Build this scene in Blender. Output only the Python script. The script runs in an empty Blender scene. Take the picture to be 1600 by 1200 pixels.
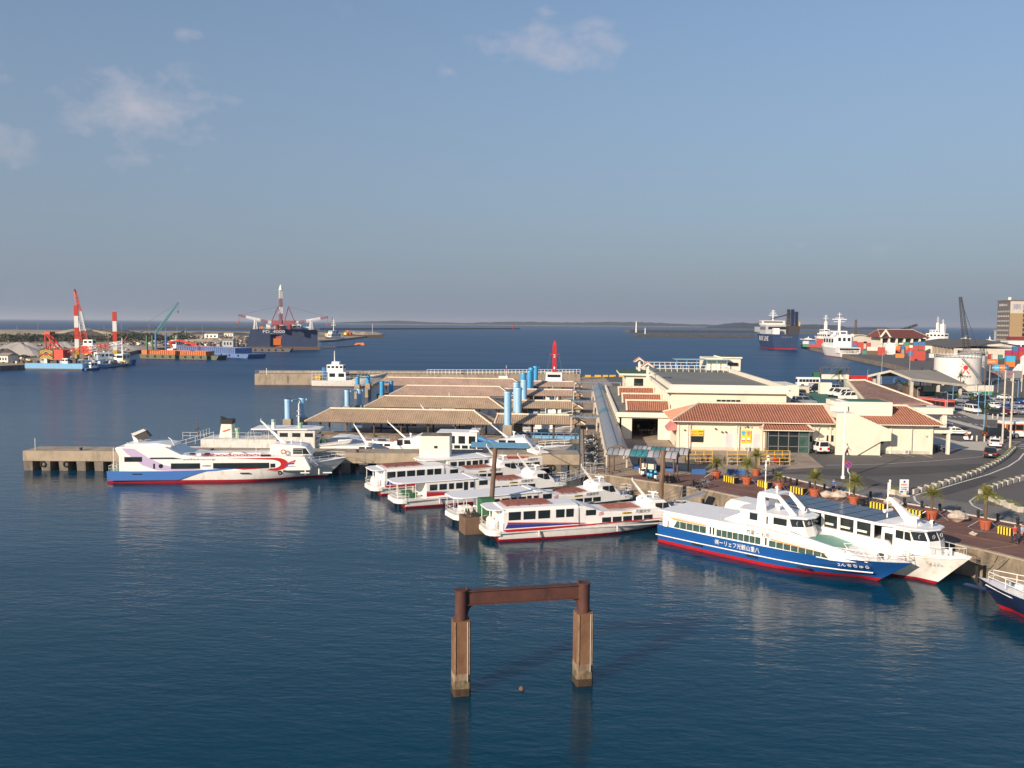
import bpy, bmesh, math, random
from mathutils import Vector, Matrix
random.seed(7)
R = math.radians
SC = bpy.context.scene
COL = SC.collection
# ---------------------------------------------------------------- camera
FPX = 1350.0; CH = 21.8; PIT = math.atan(95.6/FPX); YAW = math.atan(105/math.hypot(FPX, 95.6)); ROLL = R(0.48)
def _basis():
 cy, sy, cp, sp = math.cos(YAW), math.sin(YAW), math.cos(PIT), math.sin(PIT)
 f = Vector((-sy*cp, cy*cp, -sp)); r0 = Vector((cy, sy, 0)); u0 = r0.cross(f)
 c, s = math.cos(ROLL), math.sin(ROLL)
 return r0*c + u0*s, u0*c - r0*s, f
CR, CU, CF = _basis()
cam_d = bpy.data.cameras.new('camera'); cam = bpy.data.objects.new('camera', cam_d); COL.objects.link(cam)
cam.matrix_world = Matrix(((CR.x, CU.x, -CF.x, 0), (CR.y, CU.y, -CF.y, 0), (CR.z, CU.z, -CF.z, CH), (0, 0, 0, 1)))
cam_d.sensor_fit = 'HORIZONTAL'; cam_d.sensor_width = 36; cam_d.lens = FPX/1600*36
cam_d.clip_start = 0.5; cam_d.clip_end = 90000
SC.camera = cam
# ---------------------------------------------------------------- light
SUN_EL, SUN_AZ = 21.0, 217.0        # azimuth clockwise from +Y: behind the camera, to its left
to_sun = Vector((math.sin(R(SUN_AZ))*math.cos(R(SUN_EL)), math.cos(R(SUN_AZ))*math.cos(R(SUN_EL)), math.sin(R(SUN_EL))))
sl = bpy.data.lights.new('sun', 'SUN'); sl.energy = 5.0; sl.angle = R(0.53); sl.color = (1.0, 0.82, 0.63)
so = bpy.data.objects.new('sun', sl); COL.objects.link(so); so.location = to_sun*400
so.rotation_euler = to_sun.to_track_quat('Z', 'Y').to_euler()
W = bpy.data.worlds.new('World'); SC.world = W; W.use_nodes = True
nt = W.node_tree; N = nt.nodes; LK = nt.links
bg = N['Background']; bg.inputs['Strength'].default_value = 0.108
sky = N.new('ShaderNodeTexSky'); sky.sky_type = 'NISHITA'; sky.sun_disc = False
sky.sun_elevation = R(SUN_EL); sky.sun_rotation = R(SUN_AZ); sky.altitude = 20; sky.air_density = 1.0; sky.dust_density = 0.3; sky.ozone_density = 2.2
tc = N.new('ShaderNodeTexCoord')
# sparse evening clouds: fbm noise on the view direction, projected on a flat layer so that they thin out towards the horizon
sep = N.new('ShaderNodeSeparateXYZ'); LK.new(tc.outputs['Generated'], sep.inputs[0])
def mth(op, a, b=None, clamp=False, nodes=N, links=LK):
 n = nodes.new('ShaderNodeMath'); n.operation = op; n.use_clamp = clamp
 for i, v in enumerate((a, b)):
  if v is None: continue
  if isinstance(v, (int, float)): n.inputs[i].default_value = v
  else: links.new(v, n.inputs[i])
 return n.outputs[0]
def blob(az, el, ra, re, seedoff):
 """cloud bank round one direction: soft ellipse times noise"""
 a = mth('ARCTAN2', sep.outputs[0], sep.outputs[1]); e = mth('ARCSINE', sep.outputs[2])
 da = mth('DIVIDE', mth('SUBTRACT', a, R(az)), R(ra)); de = mth('DIVIDE', mth('SUBTRACT', e, R(el)), R(re))
 rr = mth('SQRT', mth('ADD', mth('MULTIPLY', da, da), mth('MULTIPLY', de, de)))
 return mth('SUBTRACT', 1.0, rr, clamp=True)
noi = N.new('ShaderNodeTexNoise'); noi.inputs['Scale'].default_value = 21; noi.inputs['Detail'].default_value = 7; noi.inputs['Roughness'].default_value = 0.58
mp = N.new('ShaderNodeMapping'); mp.inputs['Scale'].default_value = (1, 1, 1.7); LK.new(tc.outputs['Generated'], mp.inputs[0]); LK.new(mp.outputs[0], noi.inputs['Vector'])
def pxdir(px, py):
 d = (CF + CR*((px-800)/FPX) + CU*((600-py)/FPX)).normalized()
 return math.degrees(math.atan2(d.x, d.y)), math.degrees(math.asin(d.z))
tot = None
for (px, py, wx, wy, amp) in [(230,178,7.6,4.6,1.08),(868,68,7.4,2.8,1.05),(285,52,2.2,1.5,.8),(-5,225,3,3.5,.8),(865,20,2.6,1.0,.8),(705,110,2.0,1.0,.6),(1235,385,6,1.4,.45),(540,15,2,2,.5),(10,120,2.5,1.5,.6),(1400,395,9,1.6,.35),(300,235,3.6,1.2,.6)]:
 az, el = pxdir(px, py); b = mth('MULTIPLY', blob(az, el, wx, wy, 0), amp)
 tot = b if tot is None else mth('MAXIMUM', tot, b)
dens = mth('MULTIPLY', mth('SUBTRACT', mth('ADD', mth('MULTIPLY', tot, 0.62), mth('MULTIPLY', noi.outputs['Fac'], 1.3)), 0.93), 1.9, clamp=True)
dens = mth('MULTIPLY', dens, mth('MULTIPLY', tot, 2.2, clamp=True))
mix = N.new('ShaderNodeMixRGB'); mix.inputs[2].default_value = (4.5, 4.1, 4.5, 1)
LK.new(mth('MULTIPLY', dens, 0.58), mix.inputs[0]);
# grey-blue evening haze low in the sky
elv = mth('DEGREES' if False else 'MULTIPLY', mth('ARCSINE', sep.outputs[2]), 57.29578)
hz = N.new('ShaderNodeMapRange'); hz.inputs['From Min'].default_value = 0; hz.inputs['From Max'].default_value = 28; hz.inputs['To Min'].default_value = 1; hz.inputs['To Max'].default_value = 0; LK.new(elv, hz.inputs['Value'])
hm = N.new('ShaderNodeMixRGB'); hm.inputs[2].default_value = (1.56, 1.95, 2.60, 1); LK.new(hz.outputs[0], hm.inputs[0]); LK.new(sky.outputs[0], hm.inputs[1])
LK.new(hm.outputs[0], mix.inputs[1]); LK.new(mix.outputs[0], bg.inputs['Color'])
SC.view_settings.view_transform = 'Standard'; SC.view_settings.look = 'None'; SC.view_settings.gamma = 1; SC.view_settings.exposure = 0.36
try: SC.view_settings.use_curve_mapping = False
except Exception: pass
SC.cycles.volume_bounces = 0; SC.cycles.max_bounces = 6
# ---------------------------------------------------------------- picture measurements -> metres on a level plane
def ray(px, py): return CF + CR*((px-800)/FPX) + CU*((600-py)/FPX)
def G(px, py, z=0.0):
 d = ray(px, py); t = (z-CH)/d.z; return (d.x*t, d.y*t)
def AY(px, py, Y):
 d = ray(px, py); t = Y/d.y; return (d.x*t, Y, CH+d.z*t)
def PX(x, y, z):
 v = Vector((x, y, z-CH)); d = v.dot(CF); return (800+FPX*v.dot(CR)/d, 600-FPX*v.dot(CU)/d)
# ---------------------------------------------------------------- materials
M = {}
def mk(key, col, rough=0.5, met=0.0, var=0.10, sc=1.2, bump=0.0, bsc=8.0, dirt=None, dirt_amt=0.25, dirt_sc=2.0, stretch=None, spec=None):
 m = bpy.data.materials.new(key); m.use_nodes = True; n = m.node_tree.nodes; l = m.node_tree.links
 b = n['Principled BSDF']; b.inputs['Roughness'].default_value = rough; b.inputs['Metallic'].default_value = met
 if spec is not None: b.inputs['Specular IOR Level'].default_value = spec
 t = n.new('ShaderNodeTexCoord'); vec = t.outputs['Object']
 if stretch:
  mpp = n.new('ShaderNodeMapping'); mpp.inputs['Scale'].default_value = stretch; l.new(vec, mpp.inputs[0]); vec = mpp.outputs[0]
 no = n.new('ShaderNodeTexNoise'); no.inputs['Scale'].default_value = sc; no.inputs['Detail'].default_value = 6; no.inputs['Roughness'].default_value = .62; l.new(vec, no.inputs['Vector'])
 rp = n.new('ShaderNodeValToRGB'); rp.color_ramp.elements[0].position = .3; rp.color_ramp.elements[1].position = .7
 rp.color_ramp.elements[0].color = tuple(c*(1-var) for c in col)+(1,); rp.color_ramp.elements[1].color = tuple(min(1, c*(1+var)) for c in col)+(1,)
 l.new(no.outputs['Fac'], rp.inputs[0]); out = rp.outputs[0]
 if dirt:
  nd = n.new('ShaderNodeTexNoise'); nd.inputs['Scale'].default_value = dirt_sc; nd.inputs['Detail'].default_value = 8; nd.inputs['Roughness'].default_value = .7
  md = n.new('ShaderNodeMapping'); md.inputs['Scale'].default_value = (1, 1, .35); md.inputs['Location'].default_value = (3.1, 7.7, 1.3); l.new(vec, md.inputs[0]); l.new(md.outputs[0], nd.inputs['Vector'])
  r2 = n.new('ShaderNodeValToRGB'); r2.color_ramp.elements[0].position = .62-dirt_amt*.5; r2.color_ramp.elements[1].position = .85-dirt_amt*.4
  r2.color_ramp.elements[0].color = (0, 0, 0, 1); r2.color_ramp.elements[1].color = (.85, .85, .85, 1); l.new(nd.outputs['Fac'], r2.inputs[0])
  mx = n.new('ShaderNodeMixRGB'); l.new(r2.outputs[0], mx.inputs[0]); l.new(out, mx.inputs[1]); mx.inputs[2].default_value = tuple(dirt)+(1,); out = mx.outputs[0]
 l.new(out, b.inputs['Base Color'])
 if bump:
  nb = n.new('ShaderNodeTexNoise'); nb.inputs['Scale'].default_value = bsc; nb.inputs['Detail'].default_value = 5; l.new(vec, nb.inputs['Vector'])
  bp = n.new('ShaderNodeBump'); bp.inputs['Strength'].default_value = bump; bp.inputs['Distance'].default_value = .05; l.new(nb.outputs['Fac'], bp.inputs['Height']); l.new(bp.outputs[0], b.inputs['Normal'])
 M[key] = m; return m
RUST = (.16, .06, .025)
mk('white', (.84, .83, .80), .35, var=.05, dirt=(.55, .47, .38), dirt_amt=.10)
mk('white_dirty', (.66, .65, .62), .5, var=.08, dirt=(.34, .22, .13), dirt_amt=.22)
mk('hull_white', (.80, .78, .74), .3, var=.05, dirt=(.50, .36, .22), dirt_amt=.20, dirt_sc=1.1)
mk('roof_white', (.82, .82, .82), .45, var=.04)
mk('shipgrey', (.42, .44, .46), .5, var=.06)
mk('cream', (.74, .68, .555), .8, var=.05, sc=.3, dirt=(.56, .48, .35), dirt_amt=.16, dirt_sc=.5)
mk('cream_white', (.76, .71, .60), .8, var=.05, sc=.3, dirt=(.55, .49, .39), dirt_amt=.14, dirt_sc=.7)
mk('blue', (.012, .085, .30), .25, var=.05)
mk('navy', (.012, .022, .065), .3, var=.12)
mk('dockblue', (.035, .055, .115), .55, var=.15, sc=.15, dirt=(.09, .085, .09), dirt_amt=.1, dirt_sc=.3)
mk('shipblue', (.025, .05, .12), .45, var=.15, sc=.1, dirt=(.1, .07, .06), dirt_amt=.1, dirt_sc=.2)
mk('midblue', (.04, .13, .36), .4, dirt=RUST, dirt_amt=.15)
mk('bargeblue', (.10, .20, .42), .55, dirt=RUST, dirt_amt=.30, dirt_sc=.5)
mk('lightblue', (.16, .42, .68), .45, dirt=(.35, .25, .18), dirt_amt=.16, dirt_sc=.8)
mk('pileblue', (.20, .47, .72), .4, var=.12, sc=.4, dirt=(.55, .68, .78), dirt_amt=.35, dirt_sc=.8, stretch=(1, 1, .25))
mk('pileblue_deep', (.05, .32, .62), .4, var=.1, sc=.4)
mk('red', (.48, .02, .02), .35)
mk('boot_red', (.38, .012, .02), .4, var=.12, dirt=(.10, .02, .02), dirt_amt=.12)
mk('orange', (.62, .16, .03), .55, dirt=RUST, dirt_amt=.25, dirt_sc=.6)
mk('crane_red', (.62, .06, .03), .45, var=.08)
mk('maroon', (.22, .03, .04), .5)
mk('yellow', (.72, .44, .03), .5)
mk('sign_yellow', (.80, .58, .04), .5, var=.02)
mk('black', (.012, .012, .013), .5)
mk('rubber', (.015, .015, .016), .8)
mk('darkmetal', (.05, .045, .045), .5)
mk('steel', (.40, .41, .42), .4, met=.6)
mk('greymetal', (.28, .28, .28), .5)
mk('glass', (.018, .026, .03), .06, var=.3, sc=.5)
mk('glass_green', (.05, .10, .085), .08, var=.35, sc=1.5)
mk('seat_teal', (.12, .25, .22), .7)
mk('lilac', (.50, .42, .62), .4, var=.03)
mk('swoosh_blue', (.05, .16, .45), .35, var=.03)
mk('stripe_blue', (.03, .05, .28), .35)
mk('stripe_orange', (.70, .32, .10), .4)
mk('deckgreen', (.16, .36, .30), .5, var=.12, sc=.8)
mk('green', (.03, .14, .06), .6, dirt=RUST, dirt_amt=.2)
mk('palegreen', (.30, .50, .36), .5)
mk('bargegreen', (.09, .13, .08), .65, dirt=RUST, dirt_amt=.3, dirt_sc=.4)
mk('rackbrown', (.28, .09, .06), .6, dirt=(.5, .4, .35), dirt_amt=.2)
mk('rust', (.085, .032, .024), .75, var=.25, sc=1.5, bump=.2, bsc=12, dirt=(.035, .015, .014), dirt_amt=.25)
mk('rustbrown', (.14, .09, .06), .8, var=.2)
mk('wood', (.16, .10, .06), .8, var=.25, stretch=(3, 3, .3))
mk('concrete', (.37, .305, .225), .9, var=.14, sc=.5, bump=.15, dirt=(.13, .11, .09), dirt_amt=.28, dirt_sc=.7)
mk('asphalt_dark', (.07, .066, .064), .9, var=.15, sc=.3)
mk('concrete_light', (.52, .48, .41), .9, var=.10, sc=.8, dirt=(.30, .26, .2), dirt_amt=.15)
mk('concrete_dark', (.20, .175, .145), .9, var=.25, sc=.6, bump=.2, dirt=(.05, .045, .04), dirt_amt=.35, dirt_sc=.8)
mk('quaywall', (.25, .20, .145), .95, var=.25, sc=.45, bump=.4, bsc=3, dirt=(.07, .06, .05), dirt_amt=.42, dirt_sc=.9)
mk('asphalt', (.105, .098, .094), .9, var=.16, sc=.12, bump=.1, bsc=30, dirt=(.15, .14, .13), dirt_amt=.3, dirt_sc=.07)
mk('asphalt_light', (.19, .178, .165), .9, var=.12, sc=.2, dirt=(.13, .12, .11), dirt_amt=.3, dirt_sc=.15)
mk('pave_line', (.75, .74, .70), .8, var=.1, sc=3, dirt=(.2, .2, .2), dirt_amt=.25)
mk('pave_yellow', (.50, .36, .10), .8, var=.15, sc=3, dirt=(.13, .06, .05), dirt_amt=.45)
mk('roofgrey', (.19, .19, .17), .8, var=.12, sc=.15, dirt=(.30, .28, .22), dirt_amt=.15, dirt_sc=.12)
mk('whroof', (.10, .095, .09), .9, var=.15, sc=.05)
mk('shedroof', (.30, .27, .23), .85, var=.1, sc=.2)
mk('parkgreen', (.045, .15, .11), .8, var=.2, sc=.3)
mk('foliage', (.055, .095, .030), .7, var=.45, sc=.9)
mk('foliage_pale', (.14, .17, .045), .7, var=.35, sc=3)
mk('frond', (.20, .20, .045), .65, var=.45, sc=4)
mk('foliage_far', (.035, .055, .028), .85, var=.4, sc=.12)
mk('trunk', (.13, .085, .05), .9, var=.25, sc=6)
mk('terracotta', (.42, .10, .04), .75, var=.12, sc=2)
mk('sand', (.34, .28, .20), .95, var=.2, sc=.03, bump=.2, bsc=.3)
mk('gravelgrey', (.30, .29, .28), .95, var=.15, sc=.2)
mk('rock', (.30, .26, .21), .95, var=.3, sc=1.5, bump=.5, bsc=3)
mk('rock_pale', (.50, .43, .36), .95, var=.25, sc=2.5, bump=.5, bsc=6)
mk('riprap', (.075, .068, .060), .95, var=.4, sc=.3, bump=.4, bsc=1)
mk('cloth_white', (.70, .68, .66), .9); mk('cloth_blue', (.05, .17, .42), .9); mk('cloth_navy', (.02, .025, .05), .9)
mk('cloth_red', (.45, .05, .05), .9); mk('cloth_pink', (.55, .22, .20), .9); mk('cloth_lime', (.50, .75, .03), .8); mk('cloth_beige', (.38, .30, .22), .9)
mk('skin', (.45, .25, .16), .6, var=.05); mk('hair', (.015, .011, .01), .6)
mk('hotel_grey', (.14, .125, .12), .8, var=.06); mk('hotel_tan', (.34, .245, .13), .8, var=.05)
mk('container_red', (.42, .05, .035), .6, dirt=RUST, dirt_amt=.2); mk('container_magenta', (.36, .03, .10), .6)
mk('container_blue', (.03, .16, .38), .6, dirt=RUST, dirt_amt=.1); mk('container_orange', (.60, .19, .03), .6, dirt=RUST, dirt_amt=.1)
mk('container_green', (.05, .22, .17), .6, dirt=RUST, dirt_amt=.15); mk('container_white', (.60, .58, .54), .6, dirt=RUST, dirt_amt=.1)
mk('container_grey', (.26, .26, .27), .6, dirt=RUST, dirt_amt=.1); mk('container_skyblue', (.05, .38, .62), .6)
mk('car_silver', (.42, .45, .50), .25, met=.5); mk('car_dark', (.02, .025, .035), .2); mk('car_wine', (.14, .012, .02), .2)
mk('car_blue', (.02, .07, .28), .2); mk('car_green', (.14, .23, .2), .25, met=.3); mk('car_gold', (.30, .23, .14), .3, met=.4)
mk('solar', (.022, .032, .06), .12, var=.15)
mk('lamp_red', (.45, .01, .01), .3); mk('lamp_clear', (.75, .75, .72), .15)
mk('poly', (.24, .25, .27), .3, var=.12, sc=.4); mk('poly_teal', (.04, .20, .23), .3, var=.5, sc=3)
mk('umber', (.10, .065, .04), .8)
mk('olive', (.10, .11, .07), .8)
mk('rope', (.32, .27, .2), .9, var=.2); mk('pergola', (.22, .38, .42), .6); mk('awning', (.42, .24, .20), .9); mk('steel_dull', (.36, .36, .38), .4, var=.1)
mk('cloth_lightblue', (.30, .42, .62), .9)
mk('teal', (.02, .22, .25), .5); mk('wallgreen', (.03, .22, .12), .7); mk('rib_port', (.20, .055, .035), .8)
mk('awningblue', (.11, .26, .40), .6); mk('door_grey', (.56, .54, .57), .6)
mk('foliage_island', (.010, .018, .024), .9, var=.3, sc=.02)
# writing: plain solid paints
mk('ink_black', (.02, .02, .025), .6, var=0); mk('ink_white', (.78, .78, .76), .6, var=0); mk('ink_red', (.60, .03, .03), .6, var=0)
mk('ink_blue', (.03, .06, .35), .6, var=0); mk('ink_grey', (.25, .25, .25), .6, var=0); mk('ink_yellow', (.8, .55, .05), .6, var=0); mk('ink_lilac', (.25, .25, .45), .6, var=0)
def tile_mat(key, col, dark, pitch=.33, mortar=None, dirt=None):
 """ridged roof tiles: waves along local 'u' stored in the first UV axis, courses along v"""
 m = bpy.data.materials.new(key); m.use_nodes = True; n = m.node_tree.nodes; l = m.node_tree.links
 b = n['Principled BSDF']; b.inputs['Roughness'].default_value = .8
 uv = n.new('ShaderNodeUVMap'); uv.uv_map = 'UVMap'
 s = n.new('ShaderNodeSeparateXYZ'); l.new(uv.outputs[0], s.inputs[0])
 w = mth('SINE', mth('MULTIPLY', s.outputs[1], 2*math.pi/.30, nodes=n, links=l), None, nodes=n, links=l)
 no = n.new('ShaderNodeTexNoise'); no.inputs['Scale'].default_value = 2.2; no.inputs['Detail'].default_value = 6; l.new(uv.outputs[0], no.inputs['Vector'])
 rp = n.new('ShaderNodeValToRGB'); rp.color_ramp.elements[0].position = .32; rp.color_ramp.elements[1].position = .68
 rp.color_ramp.elements[0].color = tuple(dark)+(1,); rp.color_ramp.elements[1].color = tuple(col)+(1,); l.new(no.outputs['Fac'], rp.inputs[0])
 out = rp.outputs[0]
 n2 = n.new('ShaderNodeTexNoise'); n2.inputs['Scale'].default_value = .28; n2.inputs['Detail'].default_value = 7; n2.inputs['Roughness'].default_value = .65; l.new(uv.outputs[0], n2.inputs['Vector'])
 r3 = n.new('ShaderNodeValToRGB'); r3.color_ramp.elements[0].position = .33; r3.color_ramp.elements[1].position = .62; r3.color_ramp.elements[0].color = (.60, .62, .62, 1); r3.color_ramp.elements[1].color = (1.08, 1.05, 1.02, 1); l.new(n2.outputs['Fac'], r3.inputs[0])
 mw = n.new('ShaderNodeMixRGB'); mw.blend_type = 'MULTIPLY'; mw.inputs[0].default_value = 1; l.new(out, mw.inputs[1]); l.new(r3.outputs[0], mw.inputs[2]); out = mw.outputs[0]
 if mortar:
  ms = n.new('ShaderNodeMixRGB'); ms.inputs[2].default_value = tuple(mortar)+(1,)
  st = mth('MULTIPLY', mth('SUBTRACT', w, .72, nodes=n, links=l), 3.0, True, nodes=n, links=l)
  l.new(mth('MULTIPLY', st, .55, nodes=n, links=l), ms.inputs[0]); l.new(out, ms.inputs[1]); out = ms.outputs[0]
 l.new(out, b.inputs['Base Color'])
 bp = n.new('ShaderNodeBump'); bp.inputs['Strength'].default_value = .5; bp.inputs['Distance'].default_value = .03; l.new(w, bp.inputs['Height']); l.new(bp.outputs[0], b.inputs['Normal'])
 M[key] = m
tile_mat('tile_red', (.33, .10, .05), (.20, .062, .04), mortar=(.50, .33, .24))
tile_mat('tile_dull', (.34, .20, .15), (.24, .13, .10), mortar=(.42, .33, .28))
tile_mat('tile_port', (.16, .045, .03), (.12, .035, .025), mortar=(.2, .08, .06))
tile_mat('tile_brown', (.46, .34, .235), (.36, .26, .175), mortar=(.38, .29, .2))
tile_mat('tile_pink', (.50, .35, .27), (.40, .27, .21), mortar=(.5, .38, .33))
def paver_mat(key, c1, c2, mortar, sx, sy, msz=.03):
 m = bpy.data.materials.new(key); m.use_nodes = True; n = m.node_tree.nodes; l = m.node_tree.links
 b = n['Principled BSDF']; b.inputs['Roughness'].default_value = .88
 t = n.new('ShaderNodeTexCoord'); br = n.new('ShaderNodeTexBrick'); l.new(t.outputs['Object'], br.inputs['Vector'])
 br.inputs['Scale'].default_value = 1; br.inputs['Brick Width'].default_value = sx; br.inputs['Row Height'].default_value = sy; br.inputs['Mortar Size'].default_value = msz
 br.inputs['Color1'].default_value = tuple(c1)+(1,); br.inputs['Color2'].default_value = tuple(c2)+(1,); br.inputs['Mortar'].default_value = tuple(mortar)+(1,)
 no = n.new('ShaderNodeTexNoise'); no.inputs['Scale'].default_value = .22; no.inputs['Detail'].default_value = 8; no.inputs['Roughness'].default_value = .7; l.new(t.outputs['Object'], no.inputs['Vector'])
 rp = n.new('ShaderNodeValToRGB'); rp.color_ramp.elements[0].position = .3; rp.color_ramp.elements[1].position = .72
 rp.color_ramp.elements[0].color = (.62, .6, .58, 1); rp.color_ramp.elements[1].color = (1.15, 1.15, 1.15, 1); l.new(no.outputs['Fac'], rp.inputs[0])
 mx = n.new('ShaderNodeMixRGB'); mx.blend_type = 'MULTIPLY'; mx.inputs[0].default_value = 1; l.new(br.outputs['Color'], mx.inputs[1]); l.new(rp.outputs[0], mx.inputs[2]); l.new(mx.outputs[0], b.inputs['Base Color'])
 M[key] = m
paver_mat('pave_red', (.235, .115, .090), (.19, .095, .078), (.14, .09, .075), 1.2, .6, .02)
paver_mat('pave_tan', (.46, .37, .285), (.40, .32, .245), (.24, .19, .145), 3.0, .75, .05)
# ---------------------------------------------------------------- mesh builder
def tag(o, label=None, cat=None, group=None, kind=None):
 if label: o['label'] = label
 if cat: o['category'] = cat
 if group: o['group'] = group
 if kind: o['kind'] = kind
 return o
def T(name, label, cat, loc=(0, 0, 0), rz=0.0, group=None):
 o = bpy.data.objects.new(name, None); COL.objects.link(o); o.location = loc if len(loc) == 3 else (loc[0], loc[1], 0)
 o.rotation_euler = (0, 0, rz); o.empty_display_size = .5
 return tag(o, label, cat, group)
def dup(root, loc, rz=None, label=None, group=None, scale=None):
 r = root.copy(); COL.objects.link(r); r.location = loc
 if rz is not None: r.rotation_euler = (0, 0, rz)
 if scale: r.scale = (scale,)*3
 if label: r['label'] = label
 if group: r['group'] = group
 for ch in list(root.children):
  c = ch.copy(); COL.objects.link(c); c.parent = r
  for g in ch.children:
   d = g.copy(); COL.objects.link(d); d.parent = c
 return r
class MB:
 def __init__(s): s.v = []; s.f = []; s.m = []; s.mats = []; s.uv = {}
 def mi(s, m):
  if m not in s.mats: s.mats.append(m)
  return s.mats.index(m)
 def poly(s, vs, m, uv=None):
  i = len(s.v); s.v += [tuple(v) for v in vs]; s.f.append(tuple(range(i, i+len(vs)))); s.m.append(s.mi(m))
  if uv: s.uv[len(s.f)-1] = uv
  return s
 def bx(s, x0, x1, y0, y1, z0, z1, m, top=None):
  i = len(s.v); s.v += [(x0, y0, z0), (x1, y0, z0), (x1, y1, z0), (x0, y1, z0), (x0, y0, z1), (x1, y0, z1), (x1, y1, z1), (x0, y1, z1)]
  k = s.mi(m); kt = s.mi(top) if top else k
  for q, mm in (((0, 3, 2, 1), k), ((4, 5, 6, 7), kt), ((0, 1, 5, 4), k), ((1, 2, 6, 5), k), ((2, 3, 7, 6), k), ((3, 0, 4, 7), k)):
   s.f.append(tuple(i+a for a in q)); s.m.append(mm)
  return s
 def box(s, c, sz, m, rz=0.0, top=None, tp=1.0):
  """box on centre c; tp scales the top face in x and y"""
  i = len(s.v); hx, hy, hz = sz[0]/2, sz[1]/2, sz[2]/2; co, si = math.cos(rz), math.sin(rz)
  for z, t in ((-hz, 1), (hz, tp)):
   for x, y in ((-hx, -hy), (hx, -hy), (hx, hy), (-hx, hy)):
    x *= t; y *= t; s.v.append((c[0]+x*co-y*si, c[1]+x*si+y*co, c[2]+z))
  k = s.mi(m); kt = s.mi(top) if top else k
  for q, mm in (((0, 3, 2, 1), k), ((4, 5, 6, 7), kt), ((0, 1, 5, 4), k), ((1, 2, 6, 5), k), ((2, 3, 7, 6), k), ((3, 0, 4, 7), k)):
   s.f.append(tuple(i+a for a in q)); s.m.append(mm)
  return s
 def prism(s, pts, z0, z1, m, top=None):
  """upright prism on a ground outline (counter-clockwise)"""
  a = sum(pts[i][0]*pts[(i+1) % len(pts)][1]-pts[(i+1) % len(pts)][0]*pts[i][1] for i in range(len(pts)))
  if a < 0: pts = pts[::-1]
  n = len(pts); i = len(s.v); s.v += [(p[0], p[1], z0) for p in pts]+[(p[0], p[1], z1) for p in pts]; k = s.mi(m); kt = s.mi(top or m)
  s.f.append(tuple(i+a for a in range(n))[::-1]); s.m.append(k); s.f.append(tuple(i+n+a for a in range(n))); s.m.append(kt)
  for a in range(n): b = (a+1) % n; s.f.append((i+a, i+b, i+n+b, i+n+a)); s.m.append(k)
  return s
 def side(s, pts, y0, y1, m, mtop=None):
  """outline in x-z, extruded along y"""
  a = sum(pts[i][0]*pts[(i+1) % len(pts)][1]-pts[(i+1) % len(pts)][0]*pts[i][1] for i in range(len(pts)))
  if a < 0: pts = pts[::-1]
  n = len(pts); i = len(s.v); s.v += [(p[0], y0, p[1]) for p in pts]+[(p[0], y1, p[1]) for p in pts]; k = s.mi(m)
  s.f.append(tuple(i+a for a in range(n))); s.m.append(k); s.f.append(tuple(i+n+a for a in range(n))[::-1]); s.m.append(k)
  for a in range(n):
   b = (a+1) % n; s.f.append((i+b, i+a, i+n+a, i+n+b)); s.m.append(k)
  return s
 def front(s, pts, x0, x1, m):
  """outline in y-z, extruded along x"""
  a = sum(pts[i][0]*pts[(i+1) % len(pts)][1]-pts[(i+1) % len(pts)][0]*pts[i][1] for i in range(len(pts)))
  if a < 0: pts = pts[::-1]
  n = len(pts); i = len(s.v); s.v += [(x0, p[0], p[1]) for p in pts]+[(x1, p[0], p[1]) for p in pts]; k = s.mi(m)
  s.f.append(tuple(i+a for a in range(n))[::-1]); s.m.append(k); s.f.append(tuple(i+n+a for a in range(n))); s.m.append(k)
  for a in range(n):
   b = (a+1) % n; s.f.append((i+a, i+b, i+n+b, i+n+a)); s.m.append(k)
  return s
 def cyl(s, p0, p1, r0, m, r1=None, n=10, cap=True):
  p0 = Vector(p0); p1 = Vector(p1); r1 = r0 if r1 is None else r1; d = (p1-p0)
  if d.length < 1e-6: return s
  d.normalize(); a = d.orthogonal().normalized(); b = d.cross(a); i = len(s.v); k = s.mi(m)
  for p, r in ((p0, r0), (p1, r1)):
   for j in range(n): t = 2*math.pi*j/n; s.v.append(tuple(p+a*(r*math.cos(t))+b*(r*math.sin(t))))
  for j in range(n): q = (j+1) % n; s.f.append((i+j, i+q, i+n+q, i+n+j)); s.m.append(k)
  if cap: s.f.append(tuple(i+j for j in range(n))[::-1]); s.m.append(k); s.f.append(tuple(i+n+j for j in range(n))); s.m.append(k)
  return s
 def tube(s, pts, r, m, n=5):
  for a, b in zip(pts, pts[1:]): s.cyl(a, b, r, m, n=n)
  return s
 def loft(s, rings, m, closed=False, cap=False, mf=None):
  """rings: lists of points of one length; mf(i,j) picks a material"""
  i = len(s.v); n = len(rings[0])
  for r in rings: s.v += [tuple(p) for p in r]
  for a in range(len(rings)-1):
   for j in range(n if closed else n-1):
    q = (j+1) % n; s.f.append((i+a*n+j, i+a*n+q, i+(a+1)*n+q, i+(a+1)*n+j)); s.m.append(s.mi(mf(a, j) if mf else m))
  if cap:
   s.f.append(tuple(i+j for j in range(n))[::-1]); s.m.append(s.mi(m)); e = i+(len(rings)-1)*n; s.f.append(tuple(e+j for j in range(n))); s.m.append(s.mi(m))
  return s
 def sph(s, c, r, m, n=8, k=5, sz=1.0):
  return s.loft([[(c[0]+r*math.sin(math.pi*a/k)*math.cos(2*math.pi*j/n), c[1]+r*math.sin(math.pi*a/k)*math.sin(2*math.pi*j/n), c[2]-r*sz*math.cos(math.pi*a/k)) for j in range(n)] for a in range(k+1)], m, closed=True)
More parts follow.
